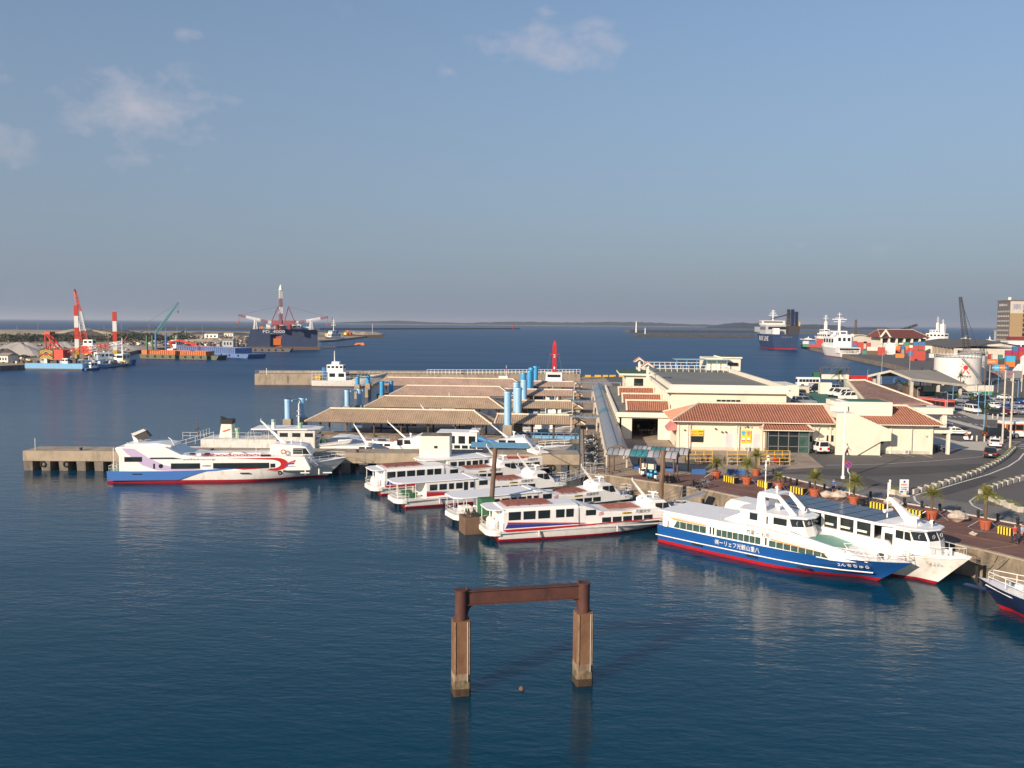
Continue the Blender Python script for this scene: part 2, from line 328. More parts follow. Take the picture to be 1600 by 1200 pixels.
 def torus(s, c, R0, r, m, ax='y', n=16, k=6):
  rings = []
  for i in range(n+1):
   t = 2*math.pi*i/n; ring = []
   for j in range(k):
    p = 2*math.pi*j/k; rr = R0+r*math.cos(p); h = r*math.sin(p); u, v = rr*math.cos(t), rr*math.sin(t)
    ring.append({'y': (c[0]+u, c[1]+h, c[2]+v), 'x': (c[0]+h, c[1]+u, c[2]+v), 'z': (c[0]+u, c[1]+v, c[2]+h)}[ax])
   rings.append(ring)
  return s.loft(rings, m, closed=True)
 def build(s, name, parent=None, label=None, cat=None, group=None, kind=None, smooth=False, bevel=0, seg=1, fix=True):
  me = bpy.data.meshes.new(name); me.from_pydata(s.v, [], s.f)
  for k in s.mats: me.materials.append(M[k])
  me.polygons.foreach_set('material_index', s.m)
  if s.uv:
   ul = me.uv_layers.new(name='UVMap')
   for fi, uvs in s.uv.items():
    for li, uvv in zip(me.polygons[fi].loop_indices, uvs): ul.data[li].uv = uvv
  if fix or bevel:
   bm = bmesh.new(); bm.from_mesh(me)
   if fix and not s.uv: bmesh.ops.remove_doubles(bm, verts=bm.verts, dist=1e-4)
   if fix: bmesh.ops.recalc_face_normals(bm, faces=bm.faces)
   if bevel:
    eds = [e for e in bm.edges if len(e.link_faces) == 2 and e.calc_face_angle(0) > .5]
    bmesh.ops.bevel(bm, geom=eds, offset=bevel, segments=seg, affect='EDGES', profile=.5, clamp_overlap=True)
   bm.to_mesh(me); bm.free()
  if smooth:
   me.polygons.foreach_set('use_smooth', [True]*len(me.polygons))
   try: me.set_sharp_from_angle(angle=R(40))
   except Exception: pass
  me.update(); o = bpy.data.objects.new(name, me); COL.objects.link(o)
  if parent is not None: o.parent = parent
  return tag(o, label, cat, group, kind)
def ang(a, b): return math.atan2(b[1]-a[1], b[0]-a[0])
def text(txt, h, mat, parent, name='lettering', loc=(0, 0, 0), u=(1, 0, 0), v=(0, 0, 1), depth=.02, width=None, spacing=1.0, centre=True):
 """words as flat solid letters; u is the reading direction, v the way up"""
 c = bpy.data.curves.new(name, 'FONT'); c.body = txt; c.size = 1; c.extrude = depth/2/max(h, .01); c.resolution_u = 2; c.space_character = spacing
 t = bpy.data.objects.new(name, c); COL.objects.link(t); bpy.context.view_layer.update()
 me = bpy.data.meshes.new_from_object(t.evaluated_get(bpy.context.evaluated_depsgraph_get())); bpy.data.objects.remove(t)
 xs = [q.co.x for q in me.vertices] or [0, 1]; ys = [q.co.y for q in me.vertices] or [0, 1]
 w0, h0 = max(xs)-min(xs) or 1, max(ys)-min(ys) or 1; sy = h/h0; sx = (width/w0) if width else sy
 U = Vector(u).normalized(); V = Vector(v).normalized(); Wn = U.cross(V); L0 = Vector(loc); ox = (min(xs)+max(xs))/2 if centre else min(xs)
 for q in me.vertices:
  a, b, d = (q.co.x-ox)*sx, (q.co.y-(min(ys)+max(ys))/2)*sy, q.co.z*h
  q.co = L0+U*a+V*b+Wn*d
 me.materials.clear(); me.materials.append(M[mat]); o = bpy.data.objects.new(name, me); COL.objects.link(o)
 if parent is not None: o.parent = parent
 return o
ORD = 'first second third fourth fifth sixth seventh eighth ninth tenth eleventh twelfth thirteenth fourteenth fifteenth sixteenth seventeenth eighteenth nineteenth twentieth'.split()
ORD += ['twenty-'+o for o in ORD[:9]] + ['thirtieth'] + ['thirty-'+o for o in ORD[:9]] + ['fortieth'] + ['forty-'+o for o in ORD[:9]] + ['fiftieth'] + ['fifty-'+o for o in ORD[:9]]
Q = 2.5     # height of the quay above the water
from mathutils.geometry import tessellate_polygon
# ---------------------------------------------------------------- sea
def sea():
 m = bpy.data.materials.new('seawater'); m.use_nodes = True; n = m.node_tree.nodes; l = m.node_tree.links
 b = n['Principled BSDF']; b.inputs['Roughness'].default_value = .09; b.inputs['IOR'].default_value = 1.33
 t = n.new('ShaderNodeTexCoord'); ob = t.outputs['Object']
 def nz(scale, det, st, ro=.55, dist=0.0):
  mpg = n.new('ShaderNodeMapping'); mpg.inputs['Scale'].default_value = st; mpg.inputs['Rotation'].default_value = (0, 0, R(8)); l.new(ob, mpg.inputs[0])
  x = n.new('ShaderNodeTexNoise'); x.inputs['Scale'].default_value = scale; x.inputs['Detail'].default_value = det; x.inputs['Roughness'].default_value = ro; x.inputs['Distortion'].default_value = dist; l.new(mpg.outputs[0], x.inputs['Vector']); return x.outputs['Fac']
 a = nz(2.0, 4, (.6, 1.2, 1)); c = nz(.55, 3, (.55, 1.25, 1)); d = nz(.020, 4, (.35, 1.6, 1), dist=.6)
 calm = n.new('ShaderNodeMapRange'); calm.inputs['From Min'].default_value = .36; calm.inputs['From Max'].default_value = .60; calm.inputs['To Min'].default_value = .45; calm.inputs['To Max'].default_value = 1.0; l.new(d, calm.inputs['Value'])
 hgt = mth('ADD', mth('MULTIPLY', a, .11, nodes=n, links=l), mth('MULTIPLY', c, .24, nodes=n, links=l), nodes=n, links=l)
 hgt = mth('MULTIPLY', hgt, calm.outputs[0], nodes=n, links=l)
 bp = n.new('ShaderNodeBump'); bp.inputs['Strength'].default_value = 1.0; bp.inputs['Distance'].default_value = .36; l.new(hgt, bp.inputs['Height']); l.new(bp.outputs[0], b.inputs['Normal'])
 # sheltered green-blue basin inside the moles, rougher and bluer open water outside
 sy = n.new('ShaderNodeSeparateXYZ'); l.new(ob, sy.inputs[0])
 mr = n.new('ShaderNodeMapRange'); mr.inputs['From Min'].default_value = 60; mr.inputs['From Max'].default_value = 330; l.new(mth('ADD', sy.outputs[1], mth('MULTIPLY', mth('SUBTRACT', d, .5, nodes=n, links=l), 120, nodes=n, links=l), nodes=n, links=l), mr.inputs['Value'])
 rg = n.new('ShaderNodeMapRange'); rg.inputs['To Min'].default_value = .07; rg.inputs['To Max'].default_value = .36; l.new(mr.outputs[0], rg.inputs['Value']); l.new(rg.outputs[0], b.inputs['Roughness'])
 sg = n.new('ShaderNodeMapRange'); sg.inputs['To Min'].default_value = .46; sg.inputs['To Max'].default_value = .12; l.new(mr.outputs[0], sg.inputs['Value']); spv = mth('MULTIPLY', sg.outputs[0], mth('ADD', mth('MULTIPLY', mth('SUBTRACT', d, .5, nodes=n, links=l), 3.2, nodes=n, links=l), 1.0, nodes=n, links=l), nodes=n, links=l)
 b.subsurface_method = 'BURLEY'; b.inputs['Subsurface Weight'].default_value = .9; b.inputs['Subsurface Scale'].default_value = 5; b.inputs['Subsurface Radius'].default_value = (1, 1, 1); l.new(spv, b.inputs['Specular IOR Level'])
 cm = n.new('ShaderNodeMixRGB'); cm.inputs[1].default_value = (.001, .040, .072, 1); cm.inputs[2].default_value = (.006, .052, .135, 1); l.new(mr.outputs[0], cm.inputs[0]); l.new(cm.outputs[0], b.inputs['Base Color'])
 M['seawater'] = m
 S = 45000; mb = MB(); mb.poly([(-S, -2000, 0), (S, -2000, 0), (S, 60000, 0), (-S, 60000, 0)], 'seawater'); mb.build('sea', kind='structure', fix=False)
sea()
def sheet(name, pix, z, m, kind='structure'):
 pts = [p if len(p) == 2 and p[0] != 'p' else G(p[1], p[2], z) for p in pix]
 a = sum(pts[i][0]*pts[(i+1) % len(pts)][1]-pts[(i+1) % len(pts)][0]*pts[i][1] for i in range(len(pts)))
 if a < 0: pts = pts[::-1]
 V = [Vector((x, y, z)) for x, y in pts]; tris = tessellate_polygon([V]); tris = [t if (V[t[1]]-V[t[0]]).cross(V[t[2]]-V[t[0]]).z > 0 else t[::-1] for t in tris]
 me = bpy.data.meshes.new(name); me.from_pydata(V, [], tris); me.materials.append(M[m]); o = bpy.data.objects.new(name, me); COL.objects.link(o); tag(o, kind=kind); return o
def p(x, y): return ('p', x, y)
# quay land: one solid with a stone wall face; clockwise from the near right
EDGE = [(62, 38.6), G(1600, 877, Q), G(1540, 862, Q), G(1180, 783, Q), G(1090, 764, Q), G(1010, 753, Q), G(952, 744, Q), (.4, 110.6), (.4, 318), (20, 318), (70, 290), G(1340, 604, Q), G(1450, 597, Q)]
QC = [G(1456, 586, Q), G(1400, 570, Q), G(1345, 559, Q), G(1300, 550, Q), G(1252, 539, Q), G(1254, 533, Q)]
LAND = EDGE + QC + [(520, 1300), (2600, 1500), (2600, 38.6)]
mb = MB(); mb.prism(LAND, -3, Q, 'quaywall', top='asphalt'); gnd = mb.build('ground', kind='structure', fix=True)
# stone coping along the near quay edge
def strip(name, pts, w, z0, z1, m, inner=1, **kw):
 """solid band along a polyline, offset to one side"""
 mb = MB(); n = len(pts); off = []
 for i, q in enumerate(pts):
  a = Vector(pts[max(0, i-1)]); b = Vector(pts[min(n-1, i+1)]); d = (b-a).normalized(); off.append((q[0]-d.y*w*inner, q[1]+d.x*w*inner))
 for i in range(n-1): mb.prism([pts[i], pts[i+1], off[i+1], off[i]], z0, z1, m)
 return mb.build(name, fix=True, **kw)
strip('kerb', EDGE[0:9], .45, Q, Q+.12, 'concrete', inner=-1, kind='structure')
RED_IN = [p(1035, 741), p(1160, 743), p(1222, 745), p(1347, 776), p(1470, 797), p(1600, 822)]
sheet('promenade_paving', RED_IN+[(64, 42)]+[(q[0]+.46*.8, q[1]+.46*.6) for q in EDGE[0:7]], Q+.008, 'pave_red')
sheet('forecourt_paving', [p(1035, 741), p(1160, 743), p(1180, 736), p(1287, 730), p(1258, 706), (34, 135), (15, 140), (9, 318), (.86, 318), (.86, 111), p(957, 744)], Q+.012, 'pave_tan')
sheet('footway', [p(1160, 743), p(1180, 736), p(1255, 741), p(1345, 760), p(1420, 769), p(1470, 780), p(1600, 796), p(1600, 822), p(1470, 797), p(1347, 776), p(1222, 745)], Q+.016, 'asphalt_light')
strip('kerb', [G(*q, Q) for q in ((1222, 745), (1347, 776), (1470, 797), (1600, 822))], .22, Q, Q+.13, 'concrete_light', inner=1, kind='structure')
def line(pix, w, m='pave_line', z=Q+.02, name='road_marking'):
 pts = [G(x, y, z) for x, y in pix]; n = len(pts); mb = MB(); L = []; Rr = []
 for i, q in enumerate(pts):
  a = Vector(pts[max(0, i-1)]); b = Vector(pts[min(n-1, i+1)]); d = (b-a).normalized(); L.append((q[0]-d.y*w/2, q[1]+d.x*w/2, z)); Rr.append((q[0]+d.y*w/2, q[1]-d.x*w/2, z))
 for i in range(n-1): mb.poly([Rr[i], Rr[i+1], L[i+1], L[i]], m)
 return mb.build(name, kind='structure', fix=False)
sheet('road_patch', [p(1200, 741), p(1290, 733), p(1420, 729), p(1545, 724), p(1548, 731), p(1450, 740), p(1340, 745), p(1262, 741)], Q+.018, 'asphalt_dark'); sheet('road_patch', [p(1300, 748), p(1350, 745), p(1395, 760), p(1340, 758)], Q+.0185, 'asphalt_dark'); sheet('road_patch', [p(1445, 762), p(1530, 741), p(1560, 745), p(1520, 762), p(1470, 775)], Q+.018, 'asphalt_dark')
line([(1428, 775), (1430, 782), (1445, 792), (1475, 797)], .22)
line([(1600, 708), (1592, 718), (1575, 729), (1545, 741), (1500, 754), (1460, 766), (1438, 771), (1430, 774)], .22)
line([(1545, 770), (1525, 776), (1515, 783), (1520, 790), (1535, 797)], .20)
line([(1291, 727), (1380, 725), (1460, 720), (1540, 713)], .12)
for a, b in (((1366, 708), (1377, 714)), ((1392, 708), (1418, 714)), ((1404, 708), (1430, 714)), ((1433, 708), (1457, 715)), ((1377, 711), (1392, 711))): line([a, b], .12)
for i in range(5): line([(1580+i*5, 690+i*3.5), (1600+i*5, 691+i*3.5)], .45)
for i in range(6): line([(1482+i*8, 650+i*0.2), (1486+i*8, 652)], .3)
for i in range(5): line([(1505+i*9, 660+i*1.2), (1510+i*9, 661.5+i*1.2)], .3)
line([(1060, 750), (1100, 757), (1200, 772)], .12, 'pave_yellow'); line([(1452, 826), (1530, 841), (1592, 852)], .14, 'pave_yellow'); line([(1592, 852), (1525, 859)], .14, 'pave_yellow')
line([(1395, 704), (1458, 707)], .1, 'pave_line')
# car park kerbed islands
sheet('footway', [p(1480, 637), p(1486, 641), p(1525, 655), p(1575, 657), p(1600, 657), p(1600, 653), p(1572, 652), p(1540, 648), p(1500, 639)], Q+.03, 'concrete_light')
sheet('footway', [p(1478, 657), p(1500, 663), p(1538, 673), p(1550, 675), p(1552, 672), p(1535, 668), p(1500, 658), p(1480, 654)], Q+.03, 'concrete_light')
sheet('footway', [p(1440, 690), p(1480, 700), p(1555, 706), p(1572, 698), p(1556, 690), p(1500, 690), p(1460, 682)], Q+.010, 'concrete_light')
# ---------------------------------------------------------------- far land on the left
ll = [(-330, 300), G(-20, 580, 0), G(40, 577, 0), G(130, 571, 0), G(185, 560, 0), G(225, 549, 0), G(300, 545, 0), G(380, 540, 0), G(520, 534, 0), G(560, 529, 0), G(600, 524, 0), G(588, 520.5, 0), G(540, 517.5, 0), (-420, 1520), (-2600, 1400), (-2600, 300)]
mb = MB(); mb.prism(ll, -3, 2.0, 'concrete_dark', top='sand'); mb.build('ground', kind='structure')
def mound(name, cx, cy, rx, ry, h, m, seed=0, z0=2.0, label=None, cat=None, group=None, kind=None, rz=0, flat=.0):
 """irregular heap or hill"""
 rnd = random.Random(seed); mb = MB(); n = 28; k = 7; rings = []; ph = [rnd.uniform(0, 6.28) for _ in range(5)]
 for a in range(k+1):
  t = a/k; ring = []
  for j in range(n):
   th = 2*math.pi*j/n; w = 1+.14*math.sin(2*th+ph[0])+.10*math.sin(3*th+ph[1])+.06*math.sin(7*th+ph[2])
   rr = (1-t)*w if not flat else (1-t*(1-flat))*w
   hz = h*(1-(1-t)**1.6)*(1+.12*math.sin(4*th+ph[3]+t*3)*(t > 0)*(t < 1)); x, y = rx*rr*math.cos(th), ry*rr*math.sin(th)
   ring.append((cx+x*math.cos(rz)-y*math.sin(rz), cy+x*math.sin(rz)+y*math.cos(rz), z0-.05+hz))
  rings.append(ring)
 mb.loft(rings, m, closed=True, cap=True); return mb.build(name, label=label, cat=cat, group=group, kind=kind)
def ax(px, py, z): return G(px, py, z)
# spoil banks behind the yard
def ridge(name, x0, x1, y, d, h, m, kind='structure', seed=1, z0=1.9, n=60, fine=.0):
 rnd = random.Random(seed); mb = MB(); rings = []
 for i in range(n+1):
  t = i/n; x = x0+(x1-x0)*t; e = min(1, t*6, (1-t)*6); hh = h*(.72+.28*math.sin(i*.37+seed)*math.sin(i*.13+2*seed)+fine*rnd.uniform(-1, 1))*e
  rings.append([(x, y-d/2, z0), (x, y-d*.3, z0+hh*.8), (x, y-d*.05, z0+hh), (x, y+d*.3, z0+hh*.85), (x, y+d/2, z0)])
 mb.loft(rings, m); return mb.build(name, kind=kind)
ridge('embankment', -1500, -385, 1050, 90, 6.5, 'sand', seed=3); ridge('embankment', -560, -330, 1120, 60, 5.0, 'riprap', seed=5)
mk('grass_dry', (.20, .16, .07), .95, var=.3, sc=.02)
sheet('field', [(-1400, 760), (-330, 800), (-450, 1150), (-520, 1300), (-1500, 1200)], 2.02, 'grass_dry')
# breakwaters and islands
strip('breakwater', [G(200, 513.6, 0), G(500, 515.2, 0), G(813, 514.3, 0)], 26, -2, 3.6, 'riprap', inner=1, label='long low dark rock breakwater on the left horizon', cat='breakwater')
strip('breakwater', [G(985, 519.5, 0), G(1250, 520.5, 0)], 26, -2, 6, 'riprap', inner=1, label='farther low breakwater carrying the tall white lighthouse', cat='breakwater')
strip('breakwater', [G(994, 526.2, 0), G(1180, 527.5, 0)], 22, -2, 4.5, 'riprap', inner=1, label='nearer grey breakwater with a short white beacon on its end', cat='breakwater')
strip('breakwater', [G(1215, 521.2, 0), G(1480, 524, 0)], 26, -2, 6, 'riprap', inner=1, label='low breakwater on the right behind the cargo ships', cat='breakwater')
def island(px0, px1, Y, h, m='foliage_island', seed=0, shore=True):
 a = AY(px0, 505, Y); b = AY(px1, 505, Y); n = 90; rnd = random.Random(seed); hs = []
 for i in range(n+1):
  t = i/n; e = min(1, (t*7)**.6 if t > 0 else 0, ((1-t)*7)**.6 if t < 1 else 0)
  hs.append(h*e*(.70+.18*math.sin(t*9+seed)+.12*math.sin(t*23+seed*2)+.10*rnd.uniform(-1, 1)))
 mb = MB(); rings = []
 for i in range(n+1):
  t = i/n; x = a[0]+(b[0]-a[0])*t; hh = max(hs[i], 0); d = Y*.10
  rings.append([(x, Y-d*.02, -1), (x, Y-d*.01, 2.5*(hh > 0)), (x, Y, 2.6+hh*.55), (x, Y+d*.1, 2.6+hh), (x, Y+d*.9, 2.6+hh*.9), (x, Y+d, -1)])
 mb.loft(rings, m, mf=lambda i, j: 'sand' if (j == 0 and shore) else m); return mb.build('hills', kind='structure')
island(505, 1190, 7600, 36, seed=2); island(1120, 1330, 5200, 34, seed=5, shore=False); island(1354, 1368, 5200, 7, seed=6, shore=False); island(1384, 1392, 5000, 11, seed=8, shore=False); island(1398, 1405, 5000, 4, seed=9, shore=False)
# ---------------------------------------------------------------- boats: local x runs from stern to bow, y to port, z up from the waterline
def hull(root, L, B, zs, zb, top='hull_white', boot='boot_red', boot_z=.22, rake=.10, full=.45, bands=(), deck='white', bulwark=.0, name='hull', x0=0.0, tw=.86, draft=-.5, flare=.72, n=22, deckname='deck', curve=2.3):
 """lofted displacement hull; bands = [(z, material below that height)]; returns beam and sheer functions"""
 def bd(t):
  e = max(0, (t-full)/(1-full)); s = min(1, .90+t*.4); return B/2*s*max(0, (1-e**curve))
 def bw(t):
  tt = t/(1-rake); e = max(0, (tt-full)/(1-full)); return B/2*tw*max(0, (1-min(1, e)**1.7))*min(1, .9+t*.4)
 def sh(t): return zs+(zb-zs)*max(0, (t-.25)/.75)**2
 levels = [('z', draft), ('z', 0.0), ('z', boot_z)]+[('z', b[0]) for b in bands if b[0] > boot_z]+[('f', .55), ('f', .8), ('f', 1.0)]
 mb = MB(); rings = []
 for side in (-1, 1):
  rings = []
  for i in range(n+1):
   t = i/n; t = 1-(1-t)**1.25; zt = sh(t)+bulwark*(1 if t > .55 else 0); ring = []; lastz = boot_z
   for kind, v in levels:
    if kind == 'z': z = min(v, zt-.02)
    else: z = max(lastz, lastz+(zt-lastz)*((v-.35)/.65 if v < 1 else 1))
    if kind == 'z': lastz = max(z, boot_z) if v >= boot_z else boot_z
    f = max(0, min(1, z/zt)); ff = f**flare if f > 0 else 0
    x = L*(t-rake*max(0, (t-.55)/.45)**1.6*(1-f)); y = bw(t)+(bd(t)-bw(t))*ff
    if z < 0: y *= .55; x -= L*rake*.25*max(0, (t-.6)/.4)
    ring.append((x0+x, side*y, z))
   rings.append(ring)
  def mf(i, j):
   if j < 2: return boot
   bi = 0
   for b in bands:
    if b[0] > boot_z:
     if j == 2+bi: return b[1]
     bi += 1
   return top
  mb.loft(rings, top, mf=mf)
  if side == -1: A0 = rings[0]; S = rings
  else: B0 = rings[0]; P = rings
 for j in range(len(A0)-1): mb.poly([A0[j], B0[j], B0[j+1], A0[j+1]], boot if j < 2 else (bands[j-2][1] if j-2 < len(bands) else top))
 h = mb.build(name, root, smooth=True)
 md = MB()
 for i in range(n):
  a, b, c, d = S[i][-1], S[i+1][-1], P[i+1][-1], P[i][-1]; dz = .03+bulwark*.8
  md.poly([(q[0], q[1]*.985, q[2]-(dz if q[0] > x0+L*.5 else .03)) for q in (a, b, c, d)], deck)
 md.build(deckname, root)
 return bd, sh
def rail(root, pts, h=.8, r=.022, m='white', n=None, name='railing', mid=1):
 """stanchions and bars along a polyline of deck points"""
 mb = MB(); P = [Vector(q) for q in pts]
 for k in range(1, mid+2): mb.tube([q+Vector((0, 0, h*k/(mid+1))) for q in P], r, m, n=4)
 for a, b in zip(P, P[1:]):
  L_ = (b-a).length; c = max(1, round(L_/1.3))
  for i in range(c+1): q = a.lerp(b, i/c); mb.cyl(q, q+Vector((0, 0, h)), r, m, n=4)
 return mb.build(name, root, fix=False)
def win(root, x0, x1, z0, z1, y, side=-1, m='glass', fr='black', sl0=0.0, sl1=0.0, name='window', fw=.05):
 """side window in a rubber frame; sl shifts the top corners along x"""
 mb = MB(); e = .02*side; q = [(x0, z0), (x1, z0), (x1+sl1, z1), (x0+sl0, z1)]
 cx = sum(a[0] for a in q)/4; cz = sum(a[1] for a in q)/4
 inn = [(cx+(a[0]-cx)*(1-2*fw/max(.1, abs(x1-x0))), cz+(a[1]-cz)*(1-2*fw/max(.1, abs(z1-z0)))) for a in q]
 for i in range(4):
  j = (i+1) % 4; mb.poly([(q[i][0], y+e, q[i][1]), (q[j][0], y+e, q[j][1]), (inn[j][0], y+e*1.5, inn[j][1]), (inn[i][0], y+e*1.5, inn[i][1])], fr)
  mb.poly([(q[i][0], y-e, q[i][1]), (q[j][0], y-e, q[j][1]), (q[j][0], y+e, q[j][1]), (q[i][0], y+e, q[i][1])], fr)
 mb.poly([(a[0], y+e*1.1, a[1]) for a in inn], m)
 return mb.build(name, root, fix=False)
def pane(root, c, m='glass', fr='white', name='window', inset=.07, off=.015):
 """window on any quad c (4 corners)"""
 C = [Vector(a) for a in c]; nrm = (C[1]-C[0]).cross(C[3]-C[0]).normalized(); cc = sum(C, Vector())/4; mb = MB()
 I = [a+(cc-a)*inset*2 for a in C]
 for i in range(4): j = (i+1) % 4; mb.poly([C[i]+nrm*off, C[j]+nrm*off, I[j]+nrm*off*2, I[i]+nrm*off*2], fr)
 mb.poly([a+nrm*off*1.6 for a in I], m); return mb.build(name, root, fix=False)
def stripe(root, pts, y, m, side=-1, name='livery_stripe', e=.012):
 """painted mark: outline in x-z on the side wall"""
 V = [Vector((a, 0, b)) for a, b in pts]; tr = tessellate_polygon([[Vector((a, b, 0)) for a, b in pts]]); mb = MB()
 for t in tr: mb.poly([(pts[i][0], y+side*e, pts[i][1]) for i in t], m)
 return mb.build(name, root, fix=False)
def slant_mast(root, foot, tip, r=.13, m='white', bar=True, name='mast'):
 mb = MB(); f = Vector(foot); t = Vector(tip); d = (t-f); s = Vector((0, r*.55, 0)); w = Vector((r*1.7, 0, 0))
 mb.loft([[f-w-s, f+w-s, f+w+s, f-w+s], [t-w*.4-s*.6, t+w*.4-s*.6, t+w*.4+s*.6, t-w*.4+s*.6]], m, closed=True, cap=True)
 if bar: q = f+d*.62; mb.cyl(q-Vector((0, .55, 0)), q+Vector((0, .55, 0)), .03, m, n=5); mb.cyl(t-Vector((0, 0, .05)), t+Vector((0, 0, .3)), .05, m, n=6)
 return mb.build(name, root)
def radar(root, x, y, z, w=1.0):
 mb = MB(); mb.cyl((x, y, z), (x, y, z+.35), .10, 'white', n=8); mb.cyl((x, y, z+.35), (x, y, z+.5), .2, 'white', r1=.16, n=10); mb.box((x, y, z+.56), (.12, w, .09), 'white', rz=.5); mb.build('radar', root)
def searchlight(root, x, y, z):
 mb = MB(); mb.cyl((x, y, z), (x, y, z+.3), .05, 'white', n=6); mb.cyl((x-.12, y, z+.42), (x+.16, y, z+.42), .17, 'white', r1=.2, n=10); mb.cyl((x+.16, y, z+.42), (x+.18, y, z+.42), .17, 'glass', n=10); mb.build('searchlight', root)
def ring(root, c, R0=.38, r=.12, ax='y', m='rubber', name='tyre_fender'):
 mb = MB(); mb.torus(c, R0, r, m, ax=ax); return mb.build(name, root, smooth=True)
def wiper(root, c, m='ink_white'):
 mb = MB(); mb.torus(c, .17, .018, m, ax='x', n=12, k=4); mb.build('clear_view_screen', root, fix=False)
def fast_ferry(name, label, loc, rz, high=True, canopy_only=False, rack='rackbrown', stripes=1, stern='white', group='small passenger ferries moored stern out by the quay', nwin=5, seed=0, mtip=None, lname=None, yel=True):
 t = T(name, label, 'ferry', loc, rz, group)
 L, B = 24.6, 4.7
 hull(t, L-2.4, B, 1.12, 1.95, x0=0.0, bands=[(.5, 'hull_white')], top='hull_white', full=.5, rake=.13, boot_z=.26)
 mb = MB(); mb.prism([(-1.3, -1.2), (-1.0, -1.8), (-.5, -2.12), (0.1, -2.2), (0.1, 2.2), (-.5, 2.12), (-1.0, 1.8), (-1.3, 1.2)], .62, 1.16, 'hull_white'); mb.build('stern_platform', t, bevel=.06)
 for s in (-.9, .9): mb = MB(); mb.box((-.4, s, .1), (.3, .12, 1.4), 'black'); mb.build('rudder', t)
 for s in (-1, 1): mb = MB(); mb.bx(-.2, 20.5, s*2.33-.05, s*2.33+.05, .93, 1.05, 'white_dirty'); mb.build('rubbing_strake', t)
 if high:
  mb = MB(); mb.front([(-2.05, 1.05), (2.05, 1.05), (2.0, 3.0), (1.75, 3.28), (1.1, 3.38), (-1.1, 3.38), (-1.75, 3.28), (-2.0, 3.0)], .3, 8.4, 'white'); mb.build('aft_cabin', t, bevel=.05)
  cw = [(2.0+i*1.72, 3.25+i*1.72) for i in range(3)]+[(6.95, 7.65), (7.75, 8.25)]
  cw = [(.9+i*1.55, 2.15+i*1.55) for i in range(nwin-2)]+[(5.8+.1, 6.8), (7.0, 7.8)] if nwin == 5 else [(.7+i*1.3, 1.75+i*1.3) for i in range(4)]+[(6.0, 6.8), (7.0, 7.9)]
  for s in (-1, 1):
   for a, b in cw: win(t, a, b, 2.15, 2.98, s*2.02, s)
  mb = MB(); mb.prism([(-1.2, -1.2), (-.9, -1.7), (-.4, -1.95), (.5, -2.0), (.5, 2.0), (-.4, 1.95), (-.9, 1.7), (-1.2, 1.2)], 3.12, 3.25, 'roof_white'); mb.build('stern_canopy', t, bevel=.05)
 else:
  mb = MB(); mb.front([(-2.0, 1.05), (2.0, 1.05), (1.95, 2.9), (-1.95, 2.9)], 2.4, 8.6, 'white'); mb.build('aft_cabin', t, bevel=.06)
  for s in (-1, 1):
   for a, b in ((2.9, 3.8), (4.1, 5.0), (5.3, 5.9), (6.2, 7.0), (8.0, 8.5)): win(t, a, b, 1.95, 2.65, s*1.98, s)
   win(t, 7.2, 7.7, 1.2, 2.7, s*1.98, s, name='door')
  mb = MB(); mb.prism([(-1.4, -1.1), (-1.1, -1.6), (-.5, -1.95), (.6, -2.05), (8.9, -2.05), (8.9, 2.05), (.6, 2.05), (-.5, 1.95), (-1.1, 1.6), (-1.4, 1.1)], 2.92, 3.08, 'roof_white'); mb.build('canopy_roof', t, bevel=.06)
  for y in (-1, 1): mb = MB(); mb.bx(.3, 1.5, y*.9-.4, y*.9+.4, 1.12, 1.6, 'green' if stripes == 1 else 'white'); mb.build('bench', t)
 for x in (-.9, .0) + ((1.2,) if not high else ()):
  for s in (-1, 1): mb = MB(); mb.cyl((x, s*(1.6 if x < -.5 else 1.85), 1.12), (x, s*(1.6 if x < -.5 else 1.85), 3.0), .035, 'white', n=5); mb.build('canopy_post', t)
 if high:
  for y in (-.8, .75): mb = MB(); mb.cyl((-.3, y, 1.15), (-.3, y, 1.75), .34, 'white', n=12); mb.sph((-.3, y, 1.75), .34, 'white', n=12); mb.build('life_raft', t, smooth=True)
 rail(t, [(.3, -2.1, 1.12), (-.5, -2.0, 1.12), (-1.1, -1.5, 1.12), (-1.25, 0, 1.12), (-1.1, 1.5, 1.12), (-.5, 2.0, 1.12), (.3, 2.1, 1.12)], .75)
 # forward deckhouse and its windows
 mb = MB(); mb.side([(8.3, 1.0), (8.3, 3.15), (9.2, 3.1), (11.2, 2.45), (14.0, 2.3), (16.4, 2.55), (17.2, 2.6), (19.6, 1.75), (21.2, 1.6), (21.2, 1.2)], -1.9, 1.9, 'white'); mb.build('deckhouse', t, bevel=.07)
 for s in (-1, 1):
  win(t, 9.2, 10.3, 2.15, 2.72, s*1.9, s)
  for i in range(5): win(t, 11.0+i*1.18, 12.0+i*1.18, 1.32, 1.84, s*1.9, s)
 mb = MB(); mb.side([(16.4, 1.2), (16.4, 3.05), (16.9, 3.28), (18.3, 3.22), (19.5, 2.2), (19.9, 1.4)], -1.55, 1.55, 'white'); mb.build('wheelhouse', t, bevel=.06)
 for s in (-1, 1): win(t, 17.2, 18.0, 1.35, 2.95, s*1.56, s, name='door'); win(t, 18.1, 18.95, 2.2, 2.95, s*1.56, s, sl1=-.35)
 for i in range(3): pane(t, [(19.45, -1.4+i*.95, 2.28), (19.45, -.5+i*.95, 2.28), (18.45, -.5+i*.95, 3.12), (18.45, -1.4+i*.95, 3.12)], fr='black')
 f = (17.0, 0, 3.0); tip = mtip or (15.2, 0, 5.2)
 slant_mast(t, f, tip); radar(t, 17.7, 0, 3.25, 1.3); searchlight(t, 18.1, .5, 3.2)
